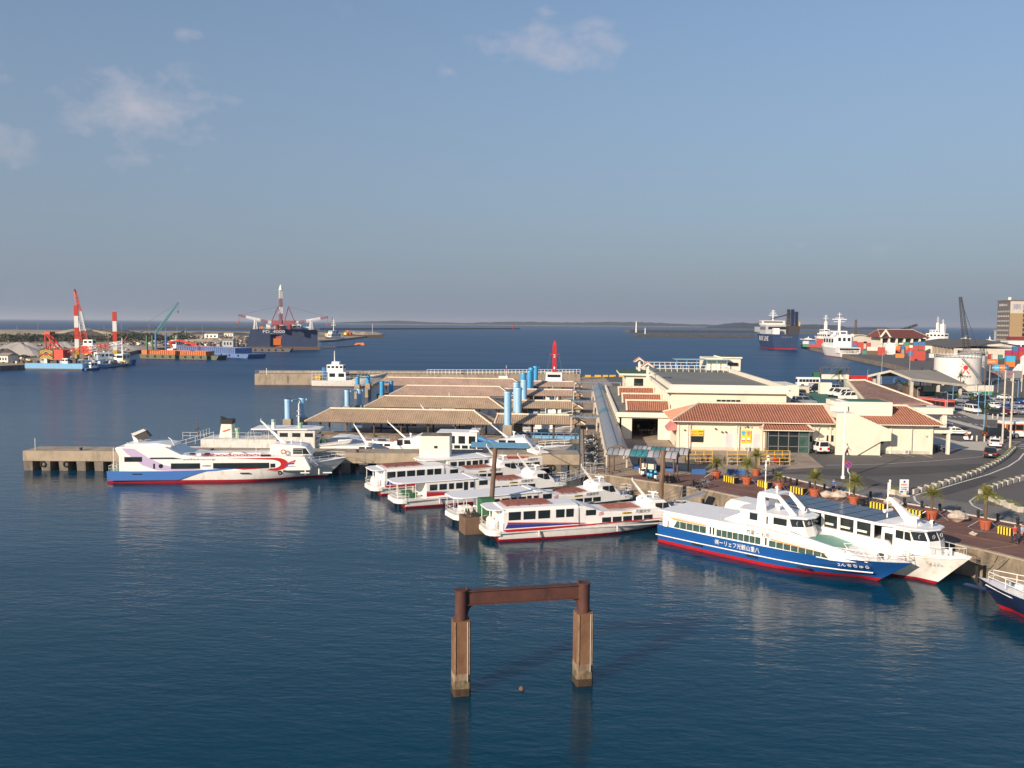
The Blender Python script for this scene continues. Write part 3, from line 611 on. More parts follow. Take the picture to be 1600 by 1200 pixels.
 mb = MB(); mb.side([(15.9, 3.2), (16.1, 3.6), (18.0, 3.6), (18.4, 3.25), (18.2, 3.5), (16.3, 3.45)], -.06, .06, 'white'); mb.cyl((17.3, -.6, 3.25), (17.2, -.6, 4.4), .012, 'white', n=4); mb.build('antenna', t)
 if rack:
  mb = MB(); rx = (.9, 5.6) if high else (12.0, 15.2); zt = 3.42 if high else 2.42
  for i in range(9): y = -1.1+i*.275; mb.bx(rx[0], rx[1], y-.06, y+.06, zt+.1, zt+.16, rack)
  for i in range(5): x = rx[0]+(rx[1]-rx[0])*i/4; mb.bx(x-.04, x+.04, -1.2, 1.2, zt, zt+.1, rack)
  mb.build('roof_rack', t)
  if high:
   mb = MB()
   for i in range(6): y = -1.1+i*.44; mb.bx(11.9, 15.6, y-.04, y+.04, 2.52, 2.60, 'rackbrown')
   mb.build('roof_rack', t)
 if high and stripes:
  for s in (-1, 1):
   stripe(t, [(.55, 1.35), (.75, 1.78), (9.0, 1.42), (9.0, 1.38)], s*2.06, 'stripe_blue', s); stripe(t, [(.75, 1.80), (.8, 1.98), (9.1, 1.47), (9.1, 1.44)], s*2.06, 'red', s, e=.014)
   stripe(t, [(.5, 1.10), (0.2, 1.30), (9, 1.36), (21, 1.62), (21.0, 1.58), (9.5, 1.22), (1.2, .95)], s*2.34, 'red', s, name='sheer_stripe')
 elif stripes:
  for s in (-1, 1): stripe(t, [(2.5, 1.25), (2.5, 1.75), (8.0, 1.45), (8.0, 1.35)], s*1.99, 'red', s); stripe(t, [(2.5, 1.78), (2.5, 1.88), (7.6, 1.52), (7.6, 1.48)], s*1.99, 'stripe_blue', s); stripe(t, [(4.4, .78), (3.9, 1.1), (10.5, 1.12), (10.5, 1.0)], s*2.34, 'stripe_blue', s)
 for s in (-1,):
  mb = MB(); cx, cz = 10.75, 2.42
  cx = 10.9; o = .012
  for k, (mm, a0) in enumerate((('ink_red', .14), ('ink_blue', 0), ('ink_red', -.13))): mb.poly([(cx-.3, -1.915, cz+a0-.1-.14), (cx+.3, -1.915, cz+a0-.02-.14), (cx+.22, -1.915, cz+a0+.05-.14), (cx-.22, -1.915, cz+a0-.03-.14)], mm)
  mb.build('company_emblem', t, fix=False)
 text('光観栄安', .38, 'ink_grey', t, loc=(15.6, -1.925, 2.28), u=(1, 0, 0), width=1.7)
 if yel: mb = MB(); mb.bx(13.2, 14.3, -1.93, -1.905, 2.08, 2.28, 'sign_yellow'); sg = mb.build('name_board', t); text('八重山観光', .13, 'ink_black', t, loc=(13.75, -1.945, 2.18), width=.95)
 text(lname or 'あんえい号', .3, 'ink_grey', t, loc=(20.6, -2.12, 1.62), width=1.6, u=(1, .22, 0))
 rail(t, [(19.8, -1.9, 1.5), (21.0, -1.4, 1.7), (21.9, -.4, 1.85), (21.9, .4, 1.85), (21.0, 1.4, 1.7), (19.8, 1.9, 1.5)], .7)
 for x in (4.0, 12.5): mb = MB(); mb.cyl((x, -2.42, .45), (x, -2.42, 1.0), .09, 'white_dirty', n=8); mb.build('fender', t, smooth=True)
 return t
rzd = lambda d: R(d)
def at_stbd(pt, rz, B, x0=0.0):
 """root for a hull whose starboard waterline passes pt"""
 c, s = math.cos(rz), math.sin(rz); return (pt[0]-s*B/2-c*x0, pt[1]+c*B/2-s*x0, 0)
r1 = R(21.3); fast_ferry('passenger_ferry', 'nearest white ferry, brown roof rack, red and blue stern stripes, bow beside the blue ferry', at_stbd(G(775, 848), r1, 4.1, -.4), r1, lname='あんえい 88号')
r2 = R(30); fast_ferry('passenger_ferry', 'white ferry with plain round-ended canopy roof, directly behind the rusty mooring barge', at_stbd(G(722, 823), r2, 4.1, -.6), r2, high=False, stripes=0, rack='rackbrown', lname='第七あんえい')
r3 = R(28.5); fast_ferry('passenger_ferry', 'white ferry with open canopied stern deck and red and blue wedge below its windows', at_stbd(G(640, 795), r3, 4.1, .4), r3, high=False, stripes=1, lname='あんえい 18号')
r4 = R(30); fast_ferry('passenger_ferry', 'white ferry with six tall cabin windows and brown rack, before the concrete jetty', at_stbd(G(598, 775), r4, 4.1, .1), r4, nwin=6, lname='第三あんえい')
# one more hull behind them of which the masts and the red rack show
r5 = R(30); q5 = G(640, 757); fast_ferry('passenger_ferry', 'white ferry with bright red roof rack, closest to the concrete jetty and mostly hidden', at_stbd(q5, r5, 4.1, -3), r5, high=False, rack='red', stripes=0, yel=False)
def blue_ferry():
 a, b = G(1040, 850), G(1370, 923); rz = ang(a, b); B = 6.0
 t = T('passenger_ferry', 'large blue and white ferry with green foredeck, moored outside the tall white ferry', 'ferry', at_stbd(a, rz, B*.93), rz)
 hull(t, 23.7, B, 1.78, 2.15, x0=-1.1, top='blue', boot='boot_red', boot_z=.3, rake=.12, full=.55, deck='white', tw=.93, curve=2.6)
 for s in (-1, 1):
  mb = MB(); pts = [(-1.15, s*2.85), (4, s*3.03), (12, s*3.04), (15, s*2.78), (17.5, s*2.1), (19.8, s*1.1)]
  for (x0_, y0_), (x1_, y1_) in zip(pts, pts[1:]): mb.cyl((x0_, y0_, .82+x0_*.006), (x1_, y1_, .82+x1_*.006), .06, 'ink_white', n=5)
  mb.build('rubbing_strake', t, fix=False)
 # long side superstructure in profile
 yb = 2.78
 mb = MB(); mb.side([(-.4, 1.72), (-.4, 3.0), (-.2, 3.2), (10.8, 3.28), (12.2, 3.18), (15.6, 2.66), (16.7, 2.5), (16.7, 1.72)], -yb, yb, 'white'); mb.build('cabin', t, bevel=.09, seg=2)
 mb = MB(); mb.loft([[(16.6, -2.77, 1.7), (16.6, -2.77, 2.2), (16.6, -2.5, 2.5), (16.6, 2.5, 2.5), (16.6, 2.77, 2.2), (16.6, 2.77, 1.7)], [(18.0, -2.3, 1.7), (18.0, -2.25, 2.05), (18.0, -2.0, 2.35), (18.0, 2.0, 2.35), (18.0, 2.25, 2.05), (18.0, 2.3, 1.7)], [(19.4, -1.5, 1.8), (19.4, -1.45, 1.95), (19.4, -1.3, 2.05), (19.4, 1.3, 2.05), (19.4, 1.45, 1.95), (19.4, 1.5, 1.8)]], 'white', cap=True, closed=True); mb.build('cabin_nose', t, bevel=.04)
 mb = MB(); mb.prism([(-.9, -2.9), (10.6, -2.9), (10.9, -2.5), (10.9, 2.5), (10.6, 2.9), (-.9, 2.9)], 3.22, 3.34, 'roof_white'); mb.build('roof', t, bevel=.05)
 for s in (-1, 1):
  y = s*yb
  for (x0_, x1_, z0_, z1_, n_) in ((.9, 4.6, 1.86, 2.52, 5), (5.7, 10.3, 1.86, 2.50, 8), (11.1, 16.7, 1.86, 2.42, 8)):
   w = (x1_-x0_)/n_
   for i in range(n_):
    last = (i == n_-1); zz = z1_ if x0_ < 11 else z1_-(i*w)*.035
    if last and x0_ > 11: win(t, x0_+i*w, x0_+(i+1)*w-.06, z0_, zz, y, s, m='glass_green', sl1=-.45, fw=.03)
    else: win(t, x0_+i*w, x0_+(i+1)*w-.06, z0_, zz, y, s, m='glass_green', sl0=.35 if (i == 0 and x0_ < 1) else 0, fw=.03)
  stripe(t, [(.3, 2.78), (4.6, 2.66), (4.6, 2.56), (.9, 2.56)], y, 'stripe_orange', s); stripe(t, [(.2, 2.86), (4.6, 2.74), (4.6, 2.70), (.2, 2.82)], y, 'swoosh_blue', s); stripe(t, [(0, 2.95), (4.4, 2.83), (4.4, 2.80), (0, 2.92)], y, 'ink_red', s)
  stripe(t, [(11.2, 2.62), (16.6, 2.24), (16.2, 2.14), (11.2, 2.48)], y, 'stripe_orange', s); stripe(t, [(11.2, 2.72), (16.0, 2.38), (16.0, 2.34), (11.2, 2.68)], y, 'swoosh_blue', s); stripe(t, [(11.2, 2.82), (15.6, 2.50), (15.6, 2.47), (11.2, 2.79)], y, 'ink_red', s)
  for x in (4.95, 5.3, 10.7): win(t, x, x+.16, 1.9, 2.6, y, s, name='slit_window', fw=.02)
 text('㈱ーリェフ光観山重八', .50, 'ink_white', t, loc=(8.0, -3.03, 1.36), width=4.6)
 text('竹富 ー 石垣', .42, 'ink_black', t, loc=(10.0, -2.81, 2.86), width=2.3)
 text('2んちちゅら', .30, 'ink_white', t, loc=(18.6, -2.27, 1.52), u=(1, .46, 0), v=(0, -.35, 1), width=2.5)
 # wheelhouse, its roof and arch
 mb = MB(); ring0 = [(7.5, -1.7), (12.6, -1.7), (13.6, -1.0), (13.9, 0), (13.6, 1.0), (12.6, 1.7), (7.5, 1.7)]
 def zed(r, z, dx): return [(x+(dx if x > 12 else 0), y*(1-.02*(z > 4)), z) for x, y in r]
 mb.loft([zed(ring0, 2.7, .35), zed(ring0, 3.75, 0), zed(ring0, 4.5, -.25)], 'white', closed=True, cap=True); mb.side([(5.6, 3.25), (8.0, 4.4), (8.0, 3.25)], -1.65, 1.65, 'white'); mb.build('wheelhouse', t)
 mb = MB(); mb.prism([(7.4, -1.95), (12.7, -1.95), (13.9, -1.2), (14.2, 0), (13.9, 1.2), (12.7, 1.95), (7.4, 1.95), (6.9, 0)], 4.46, 4.66, 'roof_white'); mb.build('wheelhouse_roof', t, bevel=.07)
 for s in (-1, 1):
  win(t, 8.5, 9.3, 3.75, 4.38, s*1.71, s); win(t, 10.2, 10.35, 3.6, 4.3, s*1.71, s, name='slit_window'); win(t, 10.9, 12.2, 3.72, 4.34, s*1.71, s)
 def wq(p0, p1):
  lerp = lambda a, b, k: (a[0]+(b[0]-a[0])*k, a[1]+(b[1]-a[1])*k)
  a0, b0 = lerp(p0, p1, .06), lerp(p0, p1, .94); dn = .02
  return [(a0[0], a0[1], 3.74), (b0[0], b0[1], 3.74), (b0[0]-.22, b0[1], 4.38), (a0[0]-.22, a0[1], 4.38)]
 for i, (p0, p1) in enumerate((((12.6, -1.7), (13.6, -1.0)), ((13.6, -1.0), (13.9, 0)), ((13.9, 0), (13.6, 1.0)), ((13.6, 1.0), (12.6, 1.7)))):
  q = wq(p0, p1); pane(t, q, fr='black', inset=.06)
  c = sum((Vector(v) for v in q), Vector())/4; wiper(t, tuple(c+Vector((.09, -.03, 0))))
 mb = MB()
 for s in (-1, 1): mb.side([(8.9, 4.62), (9.0, 6.2), (9.3, 6.35), (11.0, 6.35), (11.2, 6.25), (12.9, 4.72), (12.3, 4.62), (11.0, 5.95), (9.7, 5.95), (9.9, 4.62)], s*1.15-.1, s*1.15+.1, 'white')
 mb.bx(9.1, 11.0, -1.2, 1.2, 6.22, 6.36, 'white'); mb.build('mast_arch', t, bevel=.03)
 mb = MB(); mb.cyl((9.1, 0, 6.3), (9.1, 0, 9.2), .05, 'white', n=6); mb.cyl((9.1, -.3, 8.3), (9.1, .3, 8.3), .03, 'white', n=5); mb.cyl((9.1, 0, 8.6), (9.1, 0, 8.8), .1, 'white', n=6); mb.build('mast', t)
 radar(t, 10.3, 0, 6.36, 1.0); mb = MB(); mb.cyl((10.5, 0, 4.66), (10.5, 0, 5.1), .12, 'white', n=8); mb.cyl((10.5, 0, 5.1), (10.5, 0, 5.3), .35, 'white', n=12); mb.build('radar', t); searchlight(t, 12.9, .1, 4.7)
 rail(t, [(5.8, -2.3, 3.3), (11.5, -2.35, 3.2), (13.5, -2.35, 2.9)], .55, mid=0, m='shipgrey')
 # green foredeck well with sloping sides
 mb2 = MB(); mb2.poly([(13.2, -2.1, 3.005), (15.7, -2.0, 2.69), (17.5, -1.9, 2.40), (17.5, 1.9, 2.40), (15.7, 2.0, 2.69), (13.2, 2.1, 3.005)], 'deckgreen'); mb2.build('foredeck', t, fix=False)
 for s in (-1, 1):
  mb = MB(); mb.loft([[(12.8, s*2.55, 2.8), (12.8, s*2.5, 3.45), (12.8, s*2.2, 3.45), (12.8, s*2.2, 2.8)], [(15.6, s*2.5, 2.5), (15.6, s*2.45, 3.0), (15.6, s*2.15, 3.0), (15.6, s*2.15, 2.5)], [(17.7, s*2.1, 2.2), (17.7, s*2.1, 2.6), (17.7, s*1.85, 2.6), (17.7, s*1.85, 2.2)]], 'white', closed=True, cap=True); mb.build('bulwark', t, bevel=.03)
 mb = MB(); mb.side([(17.2, 2.35), (17.4, 2.66), (19.3, 2.05), (19.6, 1.85), (17.2, 1.85)], -1.75, 1.75, 'white'); mb.build('bow_cowl', t, bevel=.06)
 rail(t, [(17.0, -2.45, 2.05), (18.7, -2.1, 2.05), (20.2, -1.4, 2.1), (21.6, -.6, 2.15), (22.3, 0, 2.18), (21.6, .6, 2.15), (20.2, 1.4, 2.1), (18.7, 2.1, 2.05), (17.0, 2.45, 2.05)], .8, r=.03)
 mb = MB()
 for s in (-1, 1):
  for x, y in ((18.4, 1.7), (19.4, 1.25), (20.5, .75)): mb.cyl((x, s*y, 2.0), (x-1.0, s*y*.9, 3.1), .025, 'white', n=4)
  mb.tube([(17.4, s*1.5, 3.1), (18.4, s*1.15, 3.15), (19.5, s*.7, 3.15)], .025, 'white', n=4)
 mb.build('boarding_rail', t, fix=False)
 mb = MB(); mb.cyl((20.4, 0, 2.05), (20.4, 0, 2.45), .16, 'white', n=8); mb.box((19.9, .3, 2.2), (.5, .4, .3), 'darkmetal'); mb.build('anchor_winch', t)
 for x in (3.2, 9.0, 14.0): mb = MB(); mb.bx(x, x+1.1, -3.12, -2.98, .62, .74, 'black'); mb.build('fender', t)
 mb = MB(); mb.bx(.2, .3, -2.82, -2.79, 1.75, 2.4, 'black'); mb.bx(-.35, -.2, -2.5, 2.5, 1.8, 2.6, 'glass'); mb.build('stern_door', t)
 rail(t, [(-.5, -2.6, 1.8), (-1.0, -2.4, 1.8), (-1.0, 2.4, 1.8), (-.5, 2.6, 1.8)], .8)
 return t, rz
bf, bf_rz = blue_ferry()
def white_ferry():
 rz = R(-50); o = (16.36, 91.25, 0); B = 5.6
 t = T('passenger_ferry', 'tall white ferry with dark panelled flat roof, moored between the blue ferry and the quay', 'ferry', o, rz)
 hull(t, 24.8, B, 2.1, 2.75, top='hull_white', boot='boot_red', boot_z=.25, rake=.12, full=.5, bulwark=.25, tw=.9, curve=2.6, bands=[(.95, 'hull_white')])
 for s in (-1, 1): mb = MB(); mb.tube([(0, s*2.72, 1.75), (12, s*2.8, 1.8), (16, s*2.68, 1.95), (20, s*1.85, 2.3), (23.5, s*.55, 2.6)], .055, 'white', n=5); mb.build('rubbing_strake', t, fix=False)
 yb = 2.35
 # aft: rounded cabin with the name on it, then the long open-sided saloon
 mb = MB(); mb.front([(-2.2, 2.0), (2.2, 2.0), (2.2, 3.0), (1.9, 3.5), (1.2, 3.8), (-1.2, 3.8), (-1.9, 3.5), (-2.2, 3.0)], .6, 7.2, 'white'); mb.build('aft_cabin', t, bevel=.08)
 for s in (-1, 1):
  for i in range(5): win(t, 1.2+i*1.0, 1.95+i*1.0, 2.45, 2.85, s*2.21, s)
 text('SOUTHERN DREAM', .26, 'ink_grey', t, loc=(3.6, -2.14, 3.12), width=3.6, v=(0, .3, 1))
 rail(t, [(.2, -2.2, 2.1), (.2, 2.2, 2.1)], .9)
 mb = MB(); mb.side([(7.0, 2.05), (7.0, 3.35), (18.6, 3.35), (19.0, 2.9), (19.0, 2.05)], -yb, yb, 'white'); mb.build('saloon_side', t, bevel=.05)
 mb = MB()
 for s in (-1, 1):
  for x in (7.1, 8.9, 10.6, 12.2, 13.85, 15.5, 17.15): mb = MB(); mb.bx(x, x+.28, s*yb-.06*(1+s)-.0, s*yb+.06*(1-s), 3.3, 4.62, 'white'); mb.build('pillar', t)
 mb = MB(); mb.bx(7.2, 17.2, -yb+.25, yb-.25, 3.4, 4.55, 'glass'); mb.build('saloon_glazing', t)
 for s in (-1, 1):
  for i in range(6): a = 7.5+i*1.66; mb = MB(); mb.bx(a, a+.9, s*(yb-.16)-.05, s*(yb-.16)+.05, 3.62, 3.80, 'cream_white'); mb.build('seat', t)
 mb = MB(); mb.prism([(6.9, -2.6), (18.0, -2.6), (19.0, -2.2), (19.4, 0), (19.0, 2.2), (18.0, 2.6), (6.9, 2.6)], 4.6, 4.82, 'roof_white'); mb.build('roof', t, bevel=.06)
 for i in range(7):
  for j in range(3): mb = MB(); mb.bx(7.1+i*1.5, 8.5+i*1.5, -2.4+j*1.62, -.86+j*1.62, 4.84, 4.88, 'solar'); mb.build('roof_panel', t)
 # wheelhouse
 wo = [(17.9, -1.9), (20.6, -1.9), (21.7, -1.2), (22.0, 0), (21.7, 1.2), (20.6, 1.9), (17.9, 1.9)]
 mb = MB(); mb.loft([[(x+(.25 if x > 20 else 0), y, 2.6) for x, y in wo], [(x+.1*(x > 20), y, 3.75) for x, y in wo], [(x-.35*(x > 20), y*.97, 4.62) for x, y in wo]], 'white', closed=True, cap=True); mb.build('wheelhouse', t)
 mb = MB(); mb.prism([(17.3, -2.1), (20.4, -2.1), (21.7, -1.4), (22.1, 0), (21.7, 1.4), (20.4, 2.1), (17.3, 2.1)], 4.6, 4.76, 'roof_white'); mb.build('wheelhouse_roof', t, bevel=.06)
 for s in (-1, 1):
  win(t, 18.2, 18.95, 2.75, 3.95, s*1.9, s, name='door'); win(t, 19.2, 19.9, 3.7, 4.4, s*1.9, s); win(t, 20.0, 20.62, 3.7, 4.4, s*1.9, s, sl1=-.18)
 seg = [((20.6, -1.9), (21.7, -1.2)), ((21.7, -1.2), (22.0, 0)), ((22.0, 0), (21.7, 1.2)), ((21.7, 1.2), (20.6, 1.9))]
 for p0, p1 in seg:
  k = lambda a, b, f: (a[0]+(b[0]-a[0])*f, a[1]+(b[1]-a[1])*f); a, b = k(p0, p1, .08), k(p0, p1, .92)
  q = [(a[0]+.08, a[1], 3.78), (b[0]+.08, b[1], 3.78), (b[0]-.26, b[1]*.98, 4.48), (a[0]-.26, a[1]*.98, 4.48)]; pane(t, q, fr='black', inset=.05); c = sum((Vector(v) for v in q), Vector())/4; wiper(t, tuple(c+Vector((.1, -.03, 0))))
 mb = MB(); mb.loft([[(19.2, -.35, 4.7), (20.6, -.35, 4.7), (20.6, .35, 4.7), (19.2, .35, 4.7)], [(17.2, -.12, 6.7), (17.6, -.12, 6.7), (17.6, .12, 6.7), (17.2, .12, 6.7)]], 'white', closed=True, cap=True); mb.build('mast', t, bevel=.03)
 mb = MB(); mb.cyl((17.3, -.1, 4.8), (17.3, -.1, 8.0), .06, 'white', n=6); mb.cyl((17.3, -.6, 5.5), (17.3, .6, 5.5), .15, 'white', n=8); mb.cyl((17.3, -.1, 6.4), (17.3, -.1, 6.6), .12, 'white', n=6); mb.cyl((17.3, -.3, 7.3), (17.3, .3, 7.3), .03, 'white', n=5); mb.build('signal_pole', t)
 radar(t, 19.7, .2, 5.0, 1.5); searchlight(t, 21.2, .2, 4.76); mb = MB(); mb.cyl((20.2, -.6, 4.76), (20.2, -.6, 5.4), .12, 'white', n=8); mb.cyl((20.2, -.6, 5.4), (20.2, -.6, 5.6), .32, 'white', n=12); mb.build('radar', t)
 text('ちゅらら', .22, 'ink_grey', t, loc=(22.4, -1.62, 2.15), u=(1, .62, 0), v=(0, -.4, 1), width=1.1)
 rail(t, [(20.3, -2.05, 2.6), (22.2, -1.3, 2.75), (23.9, -.4, 2.9), (24.3, 0, 2.9), (23.9, .4, 2.9), (22.2, 1.3, 2.75), (20.3, 2.05, 2.6)], .7, mid=0)
 for y in (-.5, .2): mb = MB(); mb.cyl((22.9, y, 2.7), (22.9, y, 3.3), .12, 'white', n=8); mb.cyl((22.9, y-.2, 3.15), (22.9, y+.2, 3.15), .07, 'white', n=6); mb.build('mooring_bitt', t)
 return t
white_ferry()
def big_ferry():
 a, b = G(172, 755), G(505, 752); rz = ang(a, b); B = 6.6
 t = T('passenger_ferry', 'long white ferry with lilac, blue and red swirls on its side, at the left jetty', 'ferry', at_stbd(a, rz, B*.92), rz)
 hull(t, 31.4, B, 1.45, 2.85, x0=-.4, top='hull_white', boot='boot_red', boot_z=.35, rake=.10, full=.55, tw=.92, bands=[(.9, 'hull_white')])
 y = 3.05
 mb = MB(); mb.side([(1.2, 1.35), (1.2, 3.6), (.7, 4.6), (1.0, 4.85), (7.2, 4.8), (9.3, 3.75), (11.6, 3.45), (25.0, 3.4), (25.6, 3.3), (26.3, 1.9), (26.3, 1.5)], -y, y, 'white'); mb.build('cabin', t, bevel=.12, seg=2)
 mb = MB(); mb.side([(1.6, 4.84), (1.9, 5.15), (6.0, 5.2), (7.8, 4.9), (7.8, 4.6)], -2.2, 2.2, 'white'); mb.build('upper_roof', t, bevel=.08)
 for s in (-1, 1):
  yy = s*y
  stripe(t, [(1.6, 4.7), (3.2, 4.6), (5.0, 3.4), (7.0, 2.4), (9.0, 1.95), (12.0, 1.75), (12.6, 1.62), (8.5, 1.55), (6.0, 1.7), (4.2, 2.4), (2.2, 4.0)], yy, 'lilac', s)
  stripe(t, [(-.25, .4), (-.3, 1.68), (3.0, 1.62), (8.0, 1.62), (13.2, 1.68), (11.3, 1.2), (8.8, .4)], s*3.32, 'swoosh_blue', s, e=.03)
  stripe(t, [(9, 1.5), (13, 1.75), (17, 2.05), (18.2, 2.1), (16, 1.75), (13.5, 1.5)], yy, 'swoosh_blue', s, e=.013)
  # the red loop round the forward window band
  out, inn = [], []
  for k in range(21):
   th = -math.pi/2+math.pi*k/20; out.append((21.6+1.75*math.cos(th), 2.42+.88*math.sin(th))); inn.append((21.0+1.35*math.cos(th), 2.42+.60*math.sin(th)))
  stripe(t, [(14.8, 1.92), (17.5, 1.66)]+out+[(18.0, 3.26), (14.5, 3.32)]+[(19.0, 3.10)]+inn[::-1]+[(18.2, 1.86)], yy, 'red', s)
  for x0_, x1_, z0_, z1_ in ((1.9, 4.2, 2.85, 3.52), (7.9, 11.7, 1.85, 2.62), (13.4, 20.8, 1.85, 2.62)): win(t, x0_, x1_, z0_, z1_, yy, s, fw=.08)
  win(t, 20.95, 21.6, 1.95, 2.5, yy, s); win(t, 5.6, 5.85, 1.9, 2.6, yy, s, name='door_window')
  mb = MB(); mb.cyl((6.6, yy-.02, 2.25), (6.6, yy+.02, 2.25), .3, 'black', n=16); mb.cyl((6.6, yy-.03, 2.25), (6.6, yy+.03, 2.25), .23, 'glass', n=16); o = mb.build('porthole', t)
  stripe(t, [(5.2, 3.42), (8.2, 3.42), (9.6, 3.18), (5.2, 3.18)], yy, 'ink_black', s, name='vent_slot')
 text('aneikankou.co.jp', .34, 'ink_grey', t, loc=(11.6, -y-.03, 3.12), width=4.2)
 text('安栄観光', .24, 'ink_lilac', t, loc=(12.55, -y-.03, 2.25), width=1.1)
 mb = MB(); mb.poly([(23.0, -y-.02, 2.5), (24.3, -y-.02, 3.0), (24.3, -y-.02, 2.72), (23.2, -y-.02, 2.48)], 'ink_red'); mb.poly([(22.9, -y-.02, 2.44), (24.2, -y-.02, 2.64), (24.1, -y-.02, 2.38), (23.2, -y-.02, 2.32)], 'ink_blue'); mb.build('company_emblem', t, fix=False)
 text('ANEI KANKOU', .13, 'ink_grey', t, loc=(23.6, -y-.03, 2.1), width=1.4)
 text('うみかじ', .34, 'ink_grey', t, loc=(26.9, -2.35, 2.1), u=(1, .28, 0), width=1.8)
 # roof gear
 for x in (13.2, 17.5, 20.5):
  mb = MB(); mb.bx(x, x+2.0, -1.6, -.9, 3.5, 3.75, 'white'); mb.build('roof_locker', t, bevel=.04)
 mb = MB()
 for i in range(10): mb.cyl((12+i*.9, -2.5, 3.5), (12+i*.9, -2.5, 3.72), .08, 'red', n=6); mb.cyl((12+i*.9, -2.6, 3.55), (12.7+i*.9, -2.4, 3.7), .06, 'red', n=5)
 mb.build('life_raft_lashing', t, fix=False)
 mb = MB(); mb.side([(15.3, 3.42), (15.9, 3.95), (17.0, 3.9), (18.3, 3.42)], -2.2, -1.2, 'white'); mb.build('roof_vent', t, bevel=.04)
 for i in range(4): mb = MB(); mb.bx(9.0+i*1.0, 9.6+i*1.0, -2.0, -1.2, 3.5, 3.75, 'black' if i % 2 else 'white'); mb.build('roof_hatch', t)
 mb = MB(); mb.box((20.3, -2.6, 3.5), (1.3, .5, .22), 'black'); mb.build('roof_vent', t)
 # wheelhouse behind a rail deck
 mb = MB(); mb.side([(20.6, 3.4), (20.8, 4.75), (21.4, 4.95), (24.9, 4.75), (25.6, 4.55), (26.4, 3.4)], -1.9, 1.9, 'white'); mb.build('wheelhouse', t, bevel=.08)
 for i in range(4): pane(t, [(26.3, -1.8+i*.9, 3.5), (26.3, -.95+i*.9, 3.5), (25.62, -.95+i*.9, 4.45), (25.62, -1.8+i*.9, 4.45)], fr='black', inset=.04)
 for s in (-1, 1): win(t, 23.8, 26.0, 3.6, 4.4, s*1.91, s, sl1=-.5)
 slant_mast(t, (22.4, 0, 4.8), (19.2, 0, 8.0), r=.2); radar(t, 23.3, .2, 4.85, 1.4); searchlight(t, 24.6, 0, 4.75)
 mb = MB(); mb.cyl((18.8, -1.5, 3.4), (18.8, -1.5, 6.1), .04, 'white', n=5); mb.cyl((20.0, 1, 4.7), (20.0, 1, 7.4), .02, 'white', n=4); mb.build('antenna', t)
 ring(t, (22.6, -2.4, 4.0), .28, .09, ax='y', m='orange', name='lifebuoy')
 rail(t, [(19.5, -2.7, 3.42), (25.2, -2.7, 3.42)], .9, mid=2); rail(t, [(26.3, -2.6, 2.5), (28.6, -1.7, 2.65), (30.3, -.6, 2.8), (30.7, 0, 2.85), (30.3, .6, 2.8), (28.6, 1.7, 2.65), (26.3, 2.6, 2.5)], .7)
 for i in range(6): mb = MB(); mb.bx(25.9+i*.22, 26.1+i*.22, -2.2, -1.4, 3.1-i*.2, 3.16-i*.2, 'white'); mb.build('stair_step', t)
 # stern crane box and platform
 mb = MB(); mb.loft([[(2.3, -.2, 5.1), (2.9, -.2, 5.1), (2.9, .2, 5.1), (2.3, .2, 5.1)], [(1.9, -.15, 6.3), (2.3, -.15, 6.3), (2.3, .15, 6.3), (1.9, .15, 6.3)]], 'white', closed=True, cap=True); mb.build('mast', t)
 mb = MB(); mb.side([(2.0, 6.2), (3.7, 6.9), (4.5, 5.9), (3.6, 5.4), (2.8, 5.6)], -.5, .5, 'darkmetal'); mb.side([(2.0, 6.3), (3.7, 7.0), (4.0, 6.75), (2.4, 6.05)], -.6, .6, 'white_dirty'); mb.build('folded_gangway_box', t)
 mb = MB(); mb.tube([(8.2, -1.5, 4.2), (7.6, -1.5, 5.6), (7.2, -1.5, 5.9)], .07, 'white', n=5); mb.build('davit', t)
 mb = MB(); mb.bx(-.3, 1.2, -2.9, 2.9, 1.4, 1.5, 'deckgreen'); mb.build('stern_deck', t)
 for yv in (-2.7, 2.7): mb = MB(); mb.cyl((.4, yv, 1.45), (.4, yv, 4.7), .05, 'white', n=5); mb.build('canopy_post', t)
 rail(t, [(.9, -2.95, 1.5), (-.2, -2.8, 1.5), (-.2, 2.8, 1.5), (.9, 2.95, 1.5)], .8)
 for x in (3.0, 17.0, 25.0, 28.0): mb = MB(); mb.bx(x, x+1.2, -3.42, -3.26, 1.18, 1.32, 'black' if x < 20 else 'white'); mb.build('fender', t)
 for x in (22.6, 25.6, 27.4): mb = MB(); mb.cyl((x, -3.35+max(0, x-22)*.12, .9), (x, -3.35+max(0, x-22)*.12, 1.7), .1, 'white', n=8); mb.build('fender', t, smooth=True)
 ring(t, (22.3, -3.45, 1.25), .2, .08, name='tyre_fender')
 return t
big_ferry()
